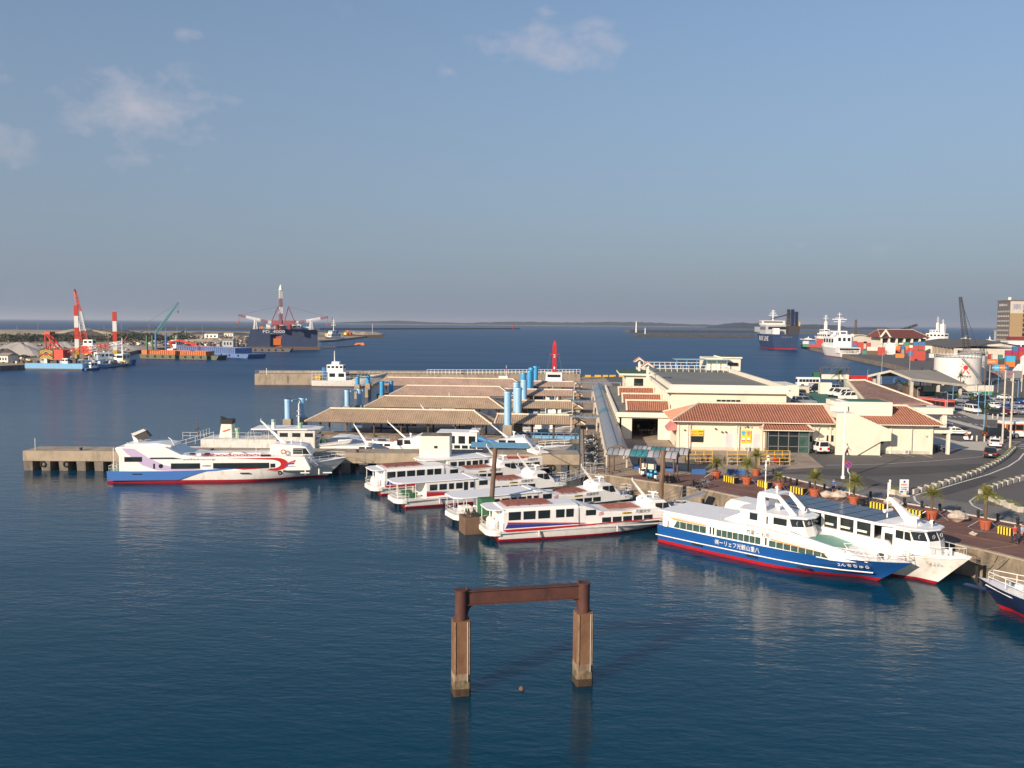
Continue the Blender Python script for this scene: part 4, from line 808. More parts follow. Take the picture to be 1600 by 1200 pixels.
# ---------------------------------------------------------------- tiled roofs
mk('rib_red', (.50, .25, .16), .8, var=.22, sc=1.5); mk('rib_brown', (.54, .41, .29), .8, var=.2, sc=1.5); mk('rib_pink', (.56, .42, .34), .8, var=.2, sc=1.5); mk('rib_dull', (.38, .24, .19), .8, var=.2, sc=1.5)
mk('ridge_white', (.70, .60, .46), .85, var=.12, sc=2, dirt=(.4, .32, .24), dirt_amt=.2)
def slope(mb, eA, eB, rB, rA, m, rib, pitch=.5, rw=.12, rh=.07):
 eA, eB, rA, rB = map(Vector, (eA, eB, rA, rB)); u = (eB-eA); L = u.length; u.normalize()
 sa = (rA-eA).dot(u); up = (rA-eA-u*sa); V = up.length; up.normalize(); sb = (rB-eA).dot(u); nr = u.cross(up).normalized()
 if nr.z < 0: nr = -nr
 uv = lambda q: ((Vector(q)-eA).dot(u), (Vector(q)-eA).dot(up))
 pts = [eA, eB, rB, rA] if (rB-rA).length > 1e-3 else [eA, eB, rB]
 mb.poly(pts, m, uv=[uv(q) for q in pts])
 n = int(L/pitch)
 for i in range(n+1):
  s = (i+.5)*L/(n+1); v = V*min(1, s/sa if sa > 1e-3 else 1, (L-s)/(L-sb) if L-sb > 1e-3 else 1)
  if v < .15: continue
  a = eA+u*s-up*.04; b = eA+u*s+up*v; w = u*rw/2; h = nr*rh
  mb.poly([a-w, a-w*.4+h, b-w*.4+h, b-w], rib); mb.poly([a-w*.4+h, a+w*.4+h, b+w*.4+h, b-w*.4+h], rib); mb.poly([a+w*.4+h, a+w, b+w, b+w*.4+h], rib); mb.poly([a-w, a+w, a+w*.4+h, a-w*.4+h], rib)
def beam(mb, a, b, w, h, m):
 a = Vector(a); b = Vector(b); d = (b-a).normalized(); s = Vector((d.y, -d.x, 0)).normalized()*w/2; z = Vector((0, 0, h))
 mb.loft([[a-s, a-s*.7+z, a+s*.7+z, a+s], [b-s, b-s*.7+z, b+s*.7+z, b+s]], m, cap=False); mb.poly([a-s, a+s, a+s*.7+z, a-s*.7+z], m); mb.poly([b-s, b+s, b+s*.7+z, b-s*.7+z], m)
def hip_roof(root, x0, x1, y0, y1, ze, zr, hl, hr, m, rib, name='roof', pitch=.5, ridge='ridge_white', th=.16, under='umber', yr=None):
 """hip roof; hl/hr = hip run at each end (0 = gable)"""
 yr = (y0+y1)/2 if yr is None else yr; mb = MB(); a, b = (x0+hl, yr, zr), (x1-hr, yr, zr)
 slope(mb, (x0, y0, ze), (x1, y0, ze), b, a, m, rib, pitch); slope(mb, (x1, y1, ze), (x0, y1, ze), a, b, m, rib, pitch)
 if hl: slope(mb, (x0, y1, ze), (x0, y0, ze), a, a, m, rib, pitch)
 else: mb.poly([(x0+.05, y0+.1, ze), (x0+.05, yr, zr-.05), (x0+.05, y1-.1, ze)], 'cream')
 if hr: slope(mb, (x1, y0, ze), (x1, y1, ze), b, b, m, rib, pitch)
 else: mb.poly([(x1-.05, y0+.1, ze), (x1-.05, y1-.1, ze), (x1-.05, yr, zr-.05)], 'cream')
 mb.bx(x0+.05, x1-.05, y0+.05, y1-.05, ze-th, ze-.01, under); o = mb.build(name, root, fix=False)
 mb = MB(); beam(mb, Vector(a)-Vector((.2, 0, .02)), Vector(b)+Vector((.2, 0, -.02)), .42, .26, ridge)
 for e, t in (((x0, y0, ze), a), ((x0, y1, ze), a)): beam(mb, e, t, .34, .18, ridge)
 for e, t in (((x1, y0, ze), b), ((x1, y1, ze), b)): beam(mb, e, t, .34, .18, ridge)
 mb.build('roof_ridge', o if False else root, fix=False); return o
# ---------------------------------------------------------------- floating pontoons with tiled canopies
GP = 'tiled canopies over the floating pontoons'
for k, (Y, xa, xb, m, rib, nm) in enumerate(((159, -50.3, -15.6, 'tile_brown', 'rib_brown', 'nearest'), (188, -46.5, -15.9, 'tile_brown', 'rib_brown', 'second'), (220, -48.0, -16.5, 'tile_pink', 'rib_pink', 'third'), (251, -60, -15.5, 'tile_dull', 'rib_pink', 'farthest'))):
 for part in (0, 1):
  x0, x1 = (xa, xb) if part == 0 else (-15.2, 1.3 if k == 0 else 1.0)
  ze, zr = (3.35, 5.4) if part == 0 else (3.55, 4.85)
  hd = 4.0 if part == 0 else 3.4
  t = T('boarding_canopy', ['long tiled canopy on posts, %s row from the front, left of the blue piles' % nm, 'short tiled canopy on posts, %s row from the front, beside the quay' % nm][part], 'canopy', (0, Y, 0), 0, GP)
  hip_roof(t, x0, x1, -hd, hd, ze, zr, (3.8 if part == 0 else .3), 3.8 if part == 0 else 2.6, m if not (k == 3) else 'tile_pink', rib, pitch=.42)
  n = 6 if part == 0 else 3
  for i in range(n+1):
   for s in (-1, 1):
    x = x0+2.6+(x1-x0-4.4)*i/n; mb = MB(); mb.bx(x-.14, x+.14, s*(hd-1.1)-.14, s*(hd-1.1)+.14, .7, ze-.1, 'umber'); mb.build('post', t)
 t = T('floating_pontoon', 'flat concrete pontoon with light blue railings under the %s tiled canopy row' % nm, 'pontoon', (0, Y, 0), 0, 'pontoons under the tiled canopies')
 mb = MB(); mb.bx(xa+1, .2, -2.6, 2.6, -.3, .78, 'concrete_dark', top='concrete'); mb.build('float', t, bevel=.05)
 for y in (-2.4, 2.4): rail(t, [(-13.5, y, .8), (.1, y, .8)], 1.0, r=.05, m='lightblue', mid=1)
 mb = MB(); mb.bx(-9, .1, -2.3, -1.9, .8, 1.35, 'lightblue'); mb.build('bench', t)
# mooring piles: blue caps on square concrete bases
def pile_pair(x, y, z0, z1, dx, dy, m, label, r=.6, joined=True):
 for i in (0, 1):
  xx, yy = x+dx*i, y+dy*i
  t = T('mooring_pile', label+(', front one of the pair' if i == 0 else ', back one of the pair'), 'mooring pile', (xx, yy, 0), 0, 'blue capped mooring piles')
  mb = MB(); mb.bx(-r*1.25, r*1.25, -r*1.25, r*1.25, -3, z0, 'concrete'); mb.build('base', t, bevel=.05)
  mb = MB(); mb.cyl((0, 0, z0), (0, 0, z1), r, m, n=20); mb.cyl((0, 0, z1-.35), (0, 0, z1), r*1.1, m, r1=r*1.02, n=20); mb.box((r*1.05, 0, z1-.3), (.5, .3, .3), m); mb.build('pile_cap', t, smooth=True)
  if i == 0 and joined: mb = MB(); mb.cyl((0, 0, z1-.3), (dx, dy, z1-.3), .16, m, n=8); mb.build('tie_bar', t)
pile_pair(-54.3, 157.5, 3.5, 7.2, 1.7, 3.2, 'pileblue', 'left blue pile beyond the end of the nearest canopy', .62)
pile_pair(-52.4, 192, 2.6, 6.3, 2.0, 3.0, 'pileblue', 'left blue pile beyond the end of the second canopy')
pile_pair(-51.8, 224, 2.4, 6.1, 1.9, 2.6, 'pileblue_deep', 'left blue pile beyond the end of the third canopy')
pile_pair(-62.5, 240, 4.0, 6.2, 1.8, 5, 'pileblue_deep', 'left short blue pile beyond the farthest canopy')
pile_pair(-12.6, 153.2, 3.6, 9.6, 1.2, 9.5, 'pileblue', 'tall pale blue pile beside the nearest short canopy', .66, False)
pile_pair(-13.3, 184, 2.9, 9.1, 1.0, 9.5, 'pileblue', 'tall pale blue pile beside the second short canopy', .7, False)
pile_pair(-13.8, 214.5, 2.9, 9.4, 1.0, 9.5, 'pileblue_deep', 'tall bright blue pile beside the third short canopy', .75, False)
pile_pair(-13.6, 246, 3.0, 9.1, .8, 8.5, 'pileblue_deep', 'tall bright blue pile beside the farthest short canopy', .75, False)
# ---------------------------------------------------------------- old concrete jetty on piles
JA, JB = (-79.7, 117.5), (.3, 124.2); jr = ang(JA, JB); JL = math.dist(JA, JB)
t = T('jetty', 'long weathered concrete jetty on short piers with dark openings below its deck', 'jetty', (JA[0], JA[1], 0), jr)
mb = MB(); mb.bx(0, JL, 0, 4.6, 1.35, 2.85, 'concrete'); mb.build('deck_slab', t, bevel=.06)
n = 32
for i in range(n): x = .8+i*(JL-1.6)/(n-1); mb = MB(); mb.box((x, 2.3, -.1), (1.15, 4.4, 2.9), 'concrete_dark', tp=1.12); mb.build('pier', t)
for x in (3.0, 6.3, 18.2, 70.6, 76.3, 41.5, 44.0): ring(t, (x, -.15, .95), .36, .13)
for x in (37.5, 40.0, 39.4): ring(t, (x, -.18, 2.0 if x != 39.4 else 1.0), .5, .13, m='rubber')
for x in (8, 27, 48, 66): mb = MB(); mb.cyl((x, .8, 2.85), (x, .8, 3.15), .2, 'darkmetal', n=8); mb.cyl((x, .8, 3.15), (x, .8, 3.25), .3, 'darkmetal', n=8); mb.build('bollard', t)
mb = MB(); mb.bx(1.5, 1.62, .5, .62, 2.75, 4.6, 'steel'); mb.build('marker_post', t)
bx_ = AY(681, 700, 120.2)
t = T('control_tower', 'plain cream box room with a tiny window on a round concrete drum by the jetty', 'tower', (bx_[0], 120.4, 0), jr)
mb = MB(); mb.cyl((0, 0, -2), (0, 0, 2.7), 1.75, 'concrete_light', n=28); mb.build('drum', t, smooth=True)
mb = MB(); mb.bx(-2.15, 2.15, -2.15, 2.15, 2.6, 5.95, 'cream_white', top='concrete_dark'); mb.build('room', t, bevel=.12)
mb = MB(); mb.bx(-.1, .38, -2.18, -2.1, 4.25, 4.62, 'glass'); mb.build('window', t)
# thin rail beam from the tower to a leaning pole
mb = MB(); a = AY(775, 697, 118.8); b = AY(760, 787, 90.5)
# quay dolphins: two leaning mooring posts
t = T('mooring_post', 'tall dark leaning steel post standing in the rusty barge', 'post', (0, 0, 0)); p0 = Vector(AY(767, 800, 90.5)); p1 = Vector(AY(774, 700, 91.0)); mb = MB(); mb.cyl(p0, p1, .27, 'rustbrown', r1=.24, n=12); mb.build('shaft', t, smooth=True)
pa, pb = p1+Vector((-5.2, .2, .05)), p1+Vector((4.0, -.1, .1)); mb = MB(); mb.cyl(p1+Vector((-5.5, 20, 1)), p1+Vector((-.1, 0, -.2)), .05, 'rustbrown', n=5); mb.build('cross_wire', t)
p0 = Vector(AY(1032, 785, 98.5)); p1 = Vector(AY(1037, 703, 99.0)); mb = MB(); rings = []
for i in range(7):
 f = i/6; c = p0.lerp(p1, f)+Vector((math.sin(i*2.1)*.04, 0, 0)); r = .27+.03*math.sin(i*3.3); rings.append([(c.x+r*math.cos(a_*.7854), c.y+r*math.sin(a_*.7854), c.z) for a_ in range(8)])
mb.loft([[(x, y, z-4) for x, y, z in rings[0]]]+rings, 'wood', closed=True, cap=True); mb.build('mooring_post', None, 'weathered timber post standing against the quay wall by the grey walkway roof', 'post')
# rusty barge between the ferries
bo = G(729, 836, 0); rzb = R(24)
t = T('mooring_barge', 'small rusty steel barge with a green deck locker between two white ferries', 'barge', at_stbd(bo, rzb, 2.2), rzb)
mb = MB(); mb.prism([(-.2, -1.1), (4.5, -1.1), (5.2, 0), (4.5, 1.1), (-.2, 1.1)], -.4, 1.75, 'rustbrown'); mb.build('hull', t, bevel=.05)
mb = MB(); mb.bx(1.7, 3.2, -.8, .7, 1.75, 3.5, 'green'); mb.build('deck_locker', t, bevel=.03)
rnd = random.Random(4);
for i in range(14):
 x, y = rnd.uniform(0, 1.3), rnd.uniform(-.8, .7); mb = MB(); mb.tube([(x, y, 1.75), (x+.15, y, 2.1+rnd.random()*.4), (x+.3, y+.2, 2.0), (x+.2, y-.2, 1.8)], .05, rnd.choice(['rope', 'rustbrown', 'darkmetal']) if 'rope' in M else 'darkmetal', n=4); mb.build('scrap_iron', t)
# ---------------------------------------------------------------- the rusted portal standing in the foreground water
pl, pr = Vector(G(718, 1089, 0)+(0,)), Vector(G(910, 1073, 0)+(0,))
rp_ = ang(pl, pr); t = T('mooring_portal', 'rusty steel beam on two square concrete pillars standing in open water', 'portal frame', (pl.x, pl.y+.55, 0), rp_); D = (pr-pl).length
mk('pillar', (.185, .10, .055), .9, var=.22, sc=1.2, bump=.3, bsc=9, dirt=(.12, .045, .02), dirt_amt=.34, dirt_sc=1.3)
mk('pillar_tide', (.21, .16, .10), .95, var=.35, sc=4, bump=.6, bsc=14, dirt=(.05, .035, .02), dirt_amt=.45, dirt_sc=3)
mk('pillar_weed', (.055, .035, .02), .95, var=.5, sc=6, bump=.8, bsc=18)
mk('pillar_pale', (.27, .20, .14), .95, var=.25, sc=3, bump=.3, dirt=(.12, .09, .06), dirt_amt=.3, dirt_sc=2)
for x in (0, D):
 o = MB()
 for z0_, z1_, mm, e in ((-2.5, .45, 'pillar_weed', .0), (.45, .95, 'pillar_tide', 0), (.95, 1.35, 'pillar_pale', -.004), (1.35, 4.45, 'pillar', -.006)):
  h = .52+e; c = .1; o.prism([(x-h+c, -h), (x+h-c, -h), (x+h, -h+c), (x+h, h-c), (x+h-c, h), (x-h+c, h), (x-h, h-c), (x-h, -h+c)], z0_, z1_, mm)
 o.build('pillar', t)
 mb = MB()
 for dx_ in (-.42, .40): mb.bx(x+dx_-.035, x+dx_+.035, -.56, -.50, 1.3, 4.44, 'pillar_pale')
 mb.cyl((x+.30, -.58, .9), (x+.30, -.58, 4.44), .025, 'concrete_light', n=5); mb.build('corner_strip', t, fix=False)
 mb = MB(); mb.cyl((x, 0, 4.43), (x, 0, 6.2), .37, 'rust', n=24); mb.cyl((x, 0, 6.16), (x, 0, 6.23), .42, 'rust', n=24); mb.cyl((x, 0, 5.33), (x, 0, 5.4), .39, 'rust', n=24); mb.build('steel_column', t, smooth=True)
 mb = MB(); mb.cyl((x+(.34 if x == 0 else -.34), 0, 6.2), (x+(.34 if x == 0 else -.34), 0, 6.38), .07, 'rust', n=8); mb.build('lifting_lug', t)
 s = 1 if x == 0 else -1; pts = [(x+s*.34, 5.33), (x+s*.9, 5.33)]+[(x+s*(.9-.5*math.sin(a_*math.pi/10)), 5.31-.62*(1-math.cos(a_*math.pi/10))) for a_ in range(1, 6)]+[(x+s*.34, 4.6)]
 mb = MB(); mb.side(pts, -.05, .05, 'rust'); mb.build('haunch', t)
mb = MB(); mb.bx(.34, D-.34, -.22, .22, 6.10, 6.155, 'rust'); mb.bx(.34, D-.34, -.22, .22, 5.30, 5.35, 'rust'); mb.bx(.34, D-.34, -.1, .1, 5.35, 6.10, 'rust')
mb.build('beam', t, fix=False)
q_ = G(815, 1078, 0); mb = MB(); mb.sph((q_[0], q_[1], .06), .17, 'rustbrown', n=14, k=8); mb.cyl((q_[0], q_[1], .2), (q_[0], q_[1], .28), .04, 'darkmetal', n=6); mb.build('mooring_buoy', None, 'small round brown buoy floating between the two portal pillars', 'buoy', smooth=True)
# ---------------------------------------------------------------- ferry terminal
t = T('ferry_terminal', 'long cream ferry terminal with red tiled roofs and a raised flat-roofed hall', 'building', (0, 0, 0))
Z0 = Q-.05
mb = MB(); mb.bx(15.2, 38.2, 134, 145.5, Z0, 7.0, 'cream'); mb.bx(38.2, 53.2, 134, 145.5, Z0, 7.0, 'cream'); mb.build('wall', t)
mb = MB()
for x in (15.2, 16.6, 24.0, 27.8, 35.6, 38.0, 47.0, 53.0): mb.bx(x-.02, x+.32, 133.86, 134.0, Z0, 6.9, 'cream')
mb.bx(15.0, 38.3, 133.8, 134.0, 6.75, 7.05, 'cream_white'); mb.bx(41, 53.3, 133.8, 134, 6.75, 7.05, 'cream_white'); mb.bx(15.25, 53.1, 133.93, 134.0, Z0, Z0+.55, 'concrete_light'); mb.build('pilaster', t, fix=False)
hip_roof(t, 14.2, 38.6, 132.6, 146, 7.1, 9.3, 5.0, .0, 'tile_red', 'rib_red', pitch=.40, under='cream_white', ridge='ridge_white')
hip_roof(t, 41.2, 54.6, 132.6, 146, 7.1, 9.3, .0, 3.4, 'tile_red', 'rib_red', pitch=.40, under='cream_white')
# raised hall
mb = MB(); mb.bx(15.9, 35.3, 150, 226, Z0, 10.6, 'cream'); mb.build('hall', t)
mb = MB(); mb.bx(14.9, 36.2, 149.2, 150.3, 10.1, 10.6, 'cream_white'); mb.bx(15.6, 35.6, 149.8, 150.3, 10.6, 11.45, 'cream_white'); mb.bx(15.6, 16.1, 150.3, 226, 10.6, 11.45, 'cream_white'); mb.bx(35.1, 35.6, 150.3, 215, 10.6, 11.45, 'cream_white'); mb.bx(14.9, 15.6, 150.3, 226, 10.1, 10.6, 'roofgrey'); mb.bx(14.75, 14.9, 149.2, 226, 10.1, 10.75, 'cream_white'); mb.bx(35.6, 36.2, 150.3, 226, 10.1, 10.6, 'cream_white'); mb.build('parapet', t)
mb = MB(); mb.bx(16.1, 35.1, 150.3, 225, 10.6, 10.66, 'roofgrey'); mb.build('flat_roof', t)
mb = MB()
for i in range(18): mb.bx(15.78, 15.9, 150.6+i*3.2, 151.9+i*3.2, Z0, 10.1, 'cream_white')
mb.build('wall_fin', t, fix=False)
for i in range(5): mb = MB(); mb.bx(23.6+i*.82, 24.3+i*.82, 149.93, 150.0, 8.25, 8.95, 'glass'); mb.build('window', t)
for Y, xa, xb in ((205, 16.3, 35.0), (221, 16.3, 35.0)): rail(t, [(xa, Y, 10.66), (xb, Y, 10.66)], 1.5, r=.07, m='white', mid=1, name='roof_railing')
mb = MB()
for i in range(16): mb.sph((17+i*1.15+random.uniform(-.3, .3), 205.3, 10.75), random.uniform(.15, .45), 'foliage', n=6, k=4)
mb.build('planting', t)
t2 = t
mb = MB(); mb.prism([(23.2, 212), (36.4, 212), (36.4, 218), (23.2, 218)], 13.2, 13.32, 'pergola' if 'pergola' in M else 'lightblue'); mb.build('pergola_roof', t)
for i in range(6): mb = MB(); mb.bx(23.6+i*2.4, 23.75+i*2.4, 212.3, 212.45, 10.66, 13.2, 'lightblue'); mb.build('pergola_post', t)
mb = MB(); mb.bx(31.0, 39.2, 214, 226, 10.6, 13.6, 'cream_white'); mb.bx(34.6, 39.5, 213.6, 226.4, 13.6, 13.95, 'cream_white', top='foliage'); mb.build('roof_block', t)
mb = MB(); mb.bx(36.0, 38.4, 213.5, 214.0, 11.9, 12.6, 'glass'); mb.build('window', t)
# left annexe with balcony
mb = MB(); mb.bx(10.2, 15.9, 190, 204, Z0, 10.6, 'cream'); mb.bx(8.8, 16, 189, 205, 10.6, 11.0, 'cream_white', top='foliage'); mb.build('annexe', t)
mb = MB(); mb.bx(12.0, 14.0, 189.93, 190.0, 8.3, 9.9, 'glass'); mb.build('window', t); rail(t, [(10.0, 190, 7.7), (10.0, 188.6, 7.7), (15.8, 188.6, 7.7)], 1.1, m='greymetal', name='balcony_railing')
# entrance hall roof with tiled strips
mb = MB(); mb.bx(6.6, 15.8, 145, 210, 6.35, 6.75, 'roofgrey'); mb.bx(6.3, 15.9, 144.6, 145.0, 6.25, 7.05, 'cream_white'); mb.bx(6.3, 6.6, 145.0, 210, 6.25, 7.05, 'cream_white'); mb.build('porch_roof', t)
for i in range(3):
 y = (151.2, 165.5, 182)[i]; x0_ = 8.3
 hip_roof(t, x0_, 15.6, y-2.0, y+2.0, 6.95, 8.45, .0, .0, 'tile_dull' if False else 'tile_red', 'rib_red', pitch=.34, name='tiled_strip_roof')
mb = MB(); mb.bx(8.5, 8.95, 145.1, 145.5, Z0, 6.3, 'cream'); mb.bx(13.3, 15.3, 145.1, 145.4, Z0, 6.3, 'cream'); mb.bx(6.9, 7.2, 145.1, 208, Z0, 6.3, 'cream')
for i in range(14): mb.bx(6.55, 6.9, 146+i*4.4, 147.6+i*4.4, Z0, 6.3, 'cream_white')
mb.bx(6.9, 8.5, 145.1, 145.3, Z0, 6.3, 'cream'); mb.bx(8.95, 13.3, 145.1, 145.5, 6.0, 6.3, 'cream'); mb.bx(8.95, 15.8, 172, 172.4, Z0, 6.3, 'cream'); mb.build('porch_wall', t, fix=False)
# little ornamental roofs on posts along the hall parapet
for (x, y, zt) in ((12.4, 160.5, 13.0), (12.4, 171, 13.6)):
 x = 15.3; zt = 13.2
for (px_, py_, Yq, foot) in ((1012, 562, 176, 11.4), (999, 555, 200, 11.4)):
 c = AY(px_, py_+3, Yq); mb = MB(); mb.bx(c[0]-.22, c[0]+.22, Yq-.22, Yq+.22, 10.6, c[2]-.4, 'cream_white'); mb.build('ornament_post', t)
 tt = MB();
 for s in (-1, 1): slope(tt, (c[0]+s*1.25, Yq-s*.9*-1, c[2]-1.0) if False else (c[0]+s*1.35, Yq+s*.9, c[2]-1.0), (c[0]+s*1.35, Yq-s*.9, c[2]-1.0), (c[0], Yq-s*.9, c[2]), (c[0], Yq+s*.9, c[2]), 'tile_red', 'rib_red', .4)
 tt.side([(c[0]-1.25, c[2]-1.1), (c[0], c[2]-.12), (c[0]+1.25, c[2]-1.1), (c[0]+1.0, c[2]-1.15), (c[0], c[2]-.45), (c[0]-1.0, c[2]-1.15)], Yq-.8, Yq+.8, 'cream_white'); tt.build('ornament_roof', t, fix=False)
mb = MB(); c0 = AY(1045, 597, 151); mb.side([(0, 0), (0, 0)], 0, 0, 'cream_white') if False else None
# front doors, shutters, signs
def on_front(px0, px1, pt, pb, Yp=133.9): a = AY(px0, pt, Yp); b = AY(px1, pb, Yp); return a[0], b[0], b[2], a[2]
def fpanel(nm, px0, px1, pt, pb, m, d=.06, Yp=134.0):
 x0_, x1_, z0_, z1_ = on_front(px0, px1, pt, pb, Yp); mb = MB(); mb.bx(x0_, x1_, Yp-d-.0, Yp+.02, max(z0_, Z0), z1_, m); return mb.build(nm, t), (x0_, x1_, z0_, z1_)
fpanel('door', 1133.5, 1144, 678, 701.5, 'door_grey'); fpanel('door', 1144.6, 1155.5, 678, 701.5, 'cream_white'); fpanel('door', 1177.5, 1187, 678, 701.5, 'door_grey')
fpanel('window', 1080, 1099, 681.5, 691, 'glass'); fpanel('window', 1262, 1272, 681.5, 690, 'glass', Yp=134.0); fpanel('window', 1291.5, 1302, 680, 690, 'glass'); fpanel('window', 1371, 1380, 688, 693, 'glass')
# glazed entrance porch
mb = MB(); mb.bx(28.4, 34.6, 131.9, 134.0, 6.0, 6.2, 'cream_white'); mb.build('entrance_canopy', t)
hip_roof(t, 27.5, 35.2, 131.2, 134.0, 6.15, 6.95, .8, .8, 'tile_red', 'rib_red', pitch=.4, name='entrance_roof', yr=133.9, under='cream_white')
for i in range(4):
 x = 28.6+i*1.5
 for z0_, z1_ in ((2.6, 3.5), (3.6, 5.1), (5.2, 5.9)): mb = MB(); mb.bx(x+.06, x+1.44, 132.1, 132.16, z0_, z1_, 'glass' if i < 3 else 'glass_green'); mb.build('entrance_glass', t)
mb = MB()
for i in range(5): mb.bx(28.6+i*1.5-.05, 28.6+i*1.5+.05, 132.0, 132.1, Q, 6.0, 'steel')
for z in (2.55, 3.52, 5.12, 5.92): mb.bx(28.6, 34.6, 132.0, 132.09, z, z+.08, 'steel')
mb.build('entrance_frame', t, fix=False)
mb = MB(); mb.bx(34.62, 34.7, 132.2, 134, Q, 5.9, 'glass'); mb.bx(28.5, 28.58, 132.2, 134, Q, 5.9, 'glass'); mb.build('entrance_side', t)
# gable vents and lamps
for px_, py_ in ((1070, 672), (1118, 670), (1128, 675), (1134, 675), (1155, 667), (1163, 667), (1168, 667), (1173, 667), (1279, 668), (1293, 669), (1299, 669), (1311, 669), (1447, 681)):
 c = AY(px_, py_, 133.95); mb = MB(); mb.cyl((c[0], 133.7, c[2]), (c[0], 134, c[2]), .14, 'concrete_light' if px_ % 2 else 'umber', n=8); mb.build('wall_vent', t)
# awning on the left corner
mb = MB(); mb.side([(15.15, 6.9), (13.8, 5.6), (13.8, 5.3), (15.15, 5.5)], 134.2, 139, 'cloth_pink'); mb.build('awning', t)
for i in range(4): mb = MB(); x = (17.2, 24.6, 36.4, 50.2)[i]; mb.cyl((x, 133.75, Q), (x, 133.75, 6.8), .06, 'concrete_light', n=6); mb.build('downpipe', t)
for i, x in enumerate((25.3, 36.9, 37.7, 49)): mb = MB(); mb.bx(x, x+.8, 133.45, 133.85, Q+.05, Q+.7, 'white_dirty'); mb.cyl((x+.4, 133.44, Q+.38), (x+.4, 133.42, Q+.38), .24, 'greymetal', n=10); mb.build('air_conditioner', t)
# stair tower with solid parapets
mb = MB(); mb.side([(38.4, Q), (38.4, 8.75), (40.9, 8.75), (46.4, 5.95+.4), (46.4, 4.75), (45.0, 4.65), (41.5, Z0)], 131.6, 131.9, 'cream'); mb.side([(40.6, Z0), (45.0, 4.65), (45.0, Z0)], 131.95, 132.3, 'cream'); mb.build('stair_parapet', t, fix=False)
mb = MB(); mb.bx(38.4, 41.0, 131.9, 135.0, 8.0, 8.75, 'cream_white'); mb.bx(44.6, 46.4, 131.9, 133.9, 4.75, 5.0, 'cream'); mb.side([(40.7, 8.0), (45.0, 5.0), (45.0, 4.8), (40.7, 7.8)], 131.9, 133.9, 'cream'); mb.build('stair_flight', t, fix=False)
mb = MB(); mb.bx(39.4, 47.8, 135.5, 141, 6.9, 10.15, 'cream_white'); mb.bx(38.4, 41.0, 135.0, 138, 6.5, 9.6, 'cream_white'); mb.build('stair_tower', t)
mb = MB(); mb.bx(41.5, 47.4, 136, 140.6, 10.15, 10.22, 'parkgreen'); mb.build('tower_roof', t)
mb = MB(); mb.bx(53.2, 56.2, 134.2, 135.0, 5.7, 6.5, 'cream_white'); mb.bx(55.6, 56.0, 134.3, 134.8, Z0, 5.7, 'cream_white'); mb.build('gate_beam', t)
# rooftop car park
mb = MB(); mb.prism([(35.4, 146), (53, 146), (53.3, 163), (60.8, 204), (35.4, 204)], Z0, 6.45, 'cream'); mb.prism([(36.3, 146.2), (52.8, 146.2), (53.1, 163), (60.6, 203.8), (36.3, 203.8)], 6.45, 6.5, 'parkgreen'); mb.build('car_park_deck', t)
mb = MB(); mb.bx(36.2, 43.6, 175, 186, 6.5, 9.9, 'cream_white'); mb.build('ramp_wall', t)
mb = MB(); mb.bx(43.8, 52, 199.5, 199.9, 6.5, 8.0, 'concrete_light'); mb.bx(54, 56.5, 198, 199.8, 6.5, 9.0, 'cream_white'); mb.build('deck_wall', t)
# back roof on the right
hip_roof(t, 49.5, 69.5, 158, 186+14, 6.9, 10.0, 11, 7, 'tile_dull', 'rib_dull', pitch=.5, under='cream_white', yr=184) if False else None
def quad_roof():
 A = AY(1330, 614, 172);
 mb = MB(); e0 = (54.0, 160, 6.9); e1 = (69.0, 172.5, 6.9)
 L0 = AY(1324, 595, 186); L1 = AY(1352, 594.5, 186); E1 = AY(1433, 628, 172); E0 = AY(1340, 634, 168)
 slope(mb, (53.6, 163, 6.7), (68.0, 171.5, 6.7), L1, L0, 'tile_dull', 'rib_dull', .5)
 slope(mb, (68.0, 171.5, 6.7), (66.5, 204, 6.7), (L1[0], 190, L1[2]), L1, 'tile_dull', 'rib_dull', .5); slope(mb, (66.5, 204, 6.7), (61.2, 205, 6.7), (L0[0]+.5, 190, L0[2]), (L1[0], 190, L1[2]), 'tile_dull', 'rib_dull', .5)
 mb.poly([(53.6, 163, 6.7), L0, (L0[0]+.5, 190, L0[2]), (61.2, 205, 6.7)], 'cream_white'); mb.prism([(54, 165), (67, 172), (66, 203.8), (61.3, 203.8)], Z0, 6.65, 'cream'); mb.build('east_roof', t, fix=False)
 mb = MB(); beam(mb, L0, L1, .45, .3, 'ridge_white'); beam(mb, (53.6, 163, 6.7), L0, .5, .22, 'ridge_white'); beam(mb, (68, 171.5, 6.7), L1, .5, .22, 'ridge_white'); mb.build('roof_ridge', t, fix=False)
quad_roof()
mb = MB(); a = AY(1380, 632, 160); mb.bx(a[0], a[0]+12.0, 159.5, 162, 6.1, 7.2, 'cream_white'); mb.bx(a[0]+10.4, a[0]+11.2, 160, 161, Z0, 6.1, 'cream_white'); mb.bx(48.0, a[0]+.1, 159.6, 161.8, 6.0, 7.0, 'cream_white'); mb.build('entrance_canopy', t)
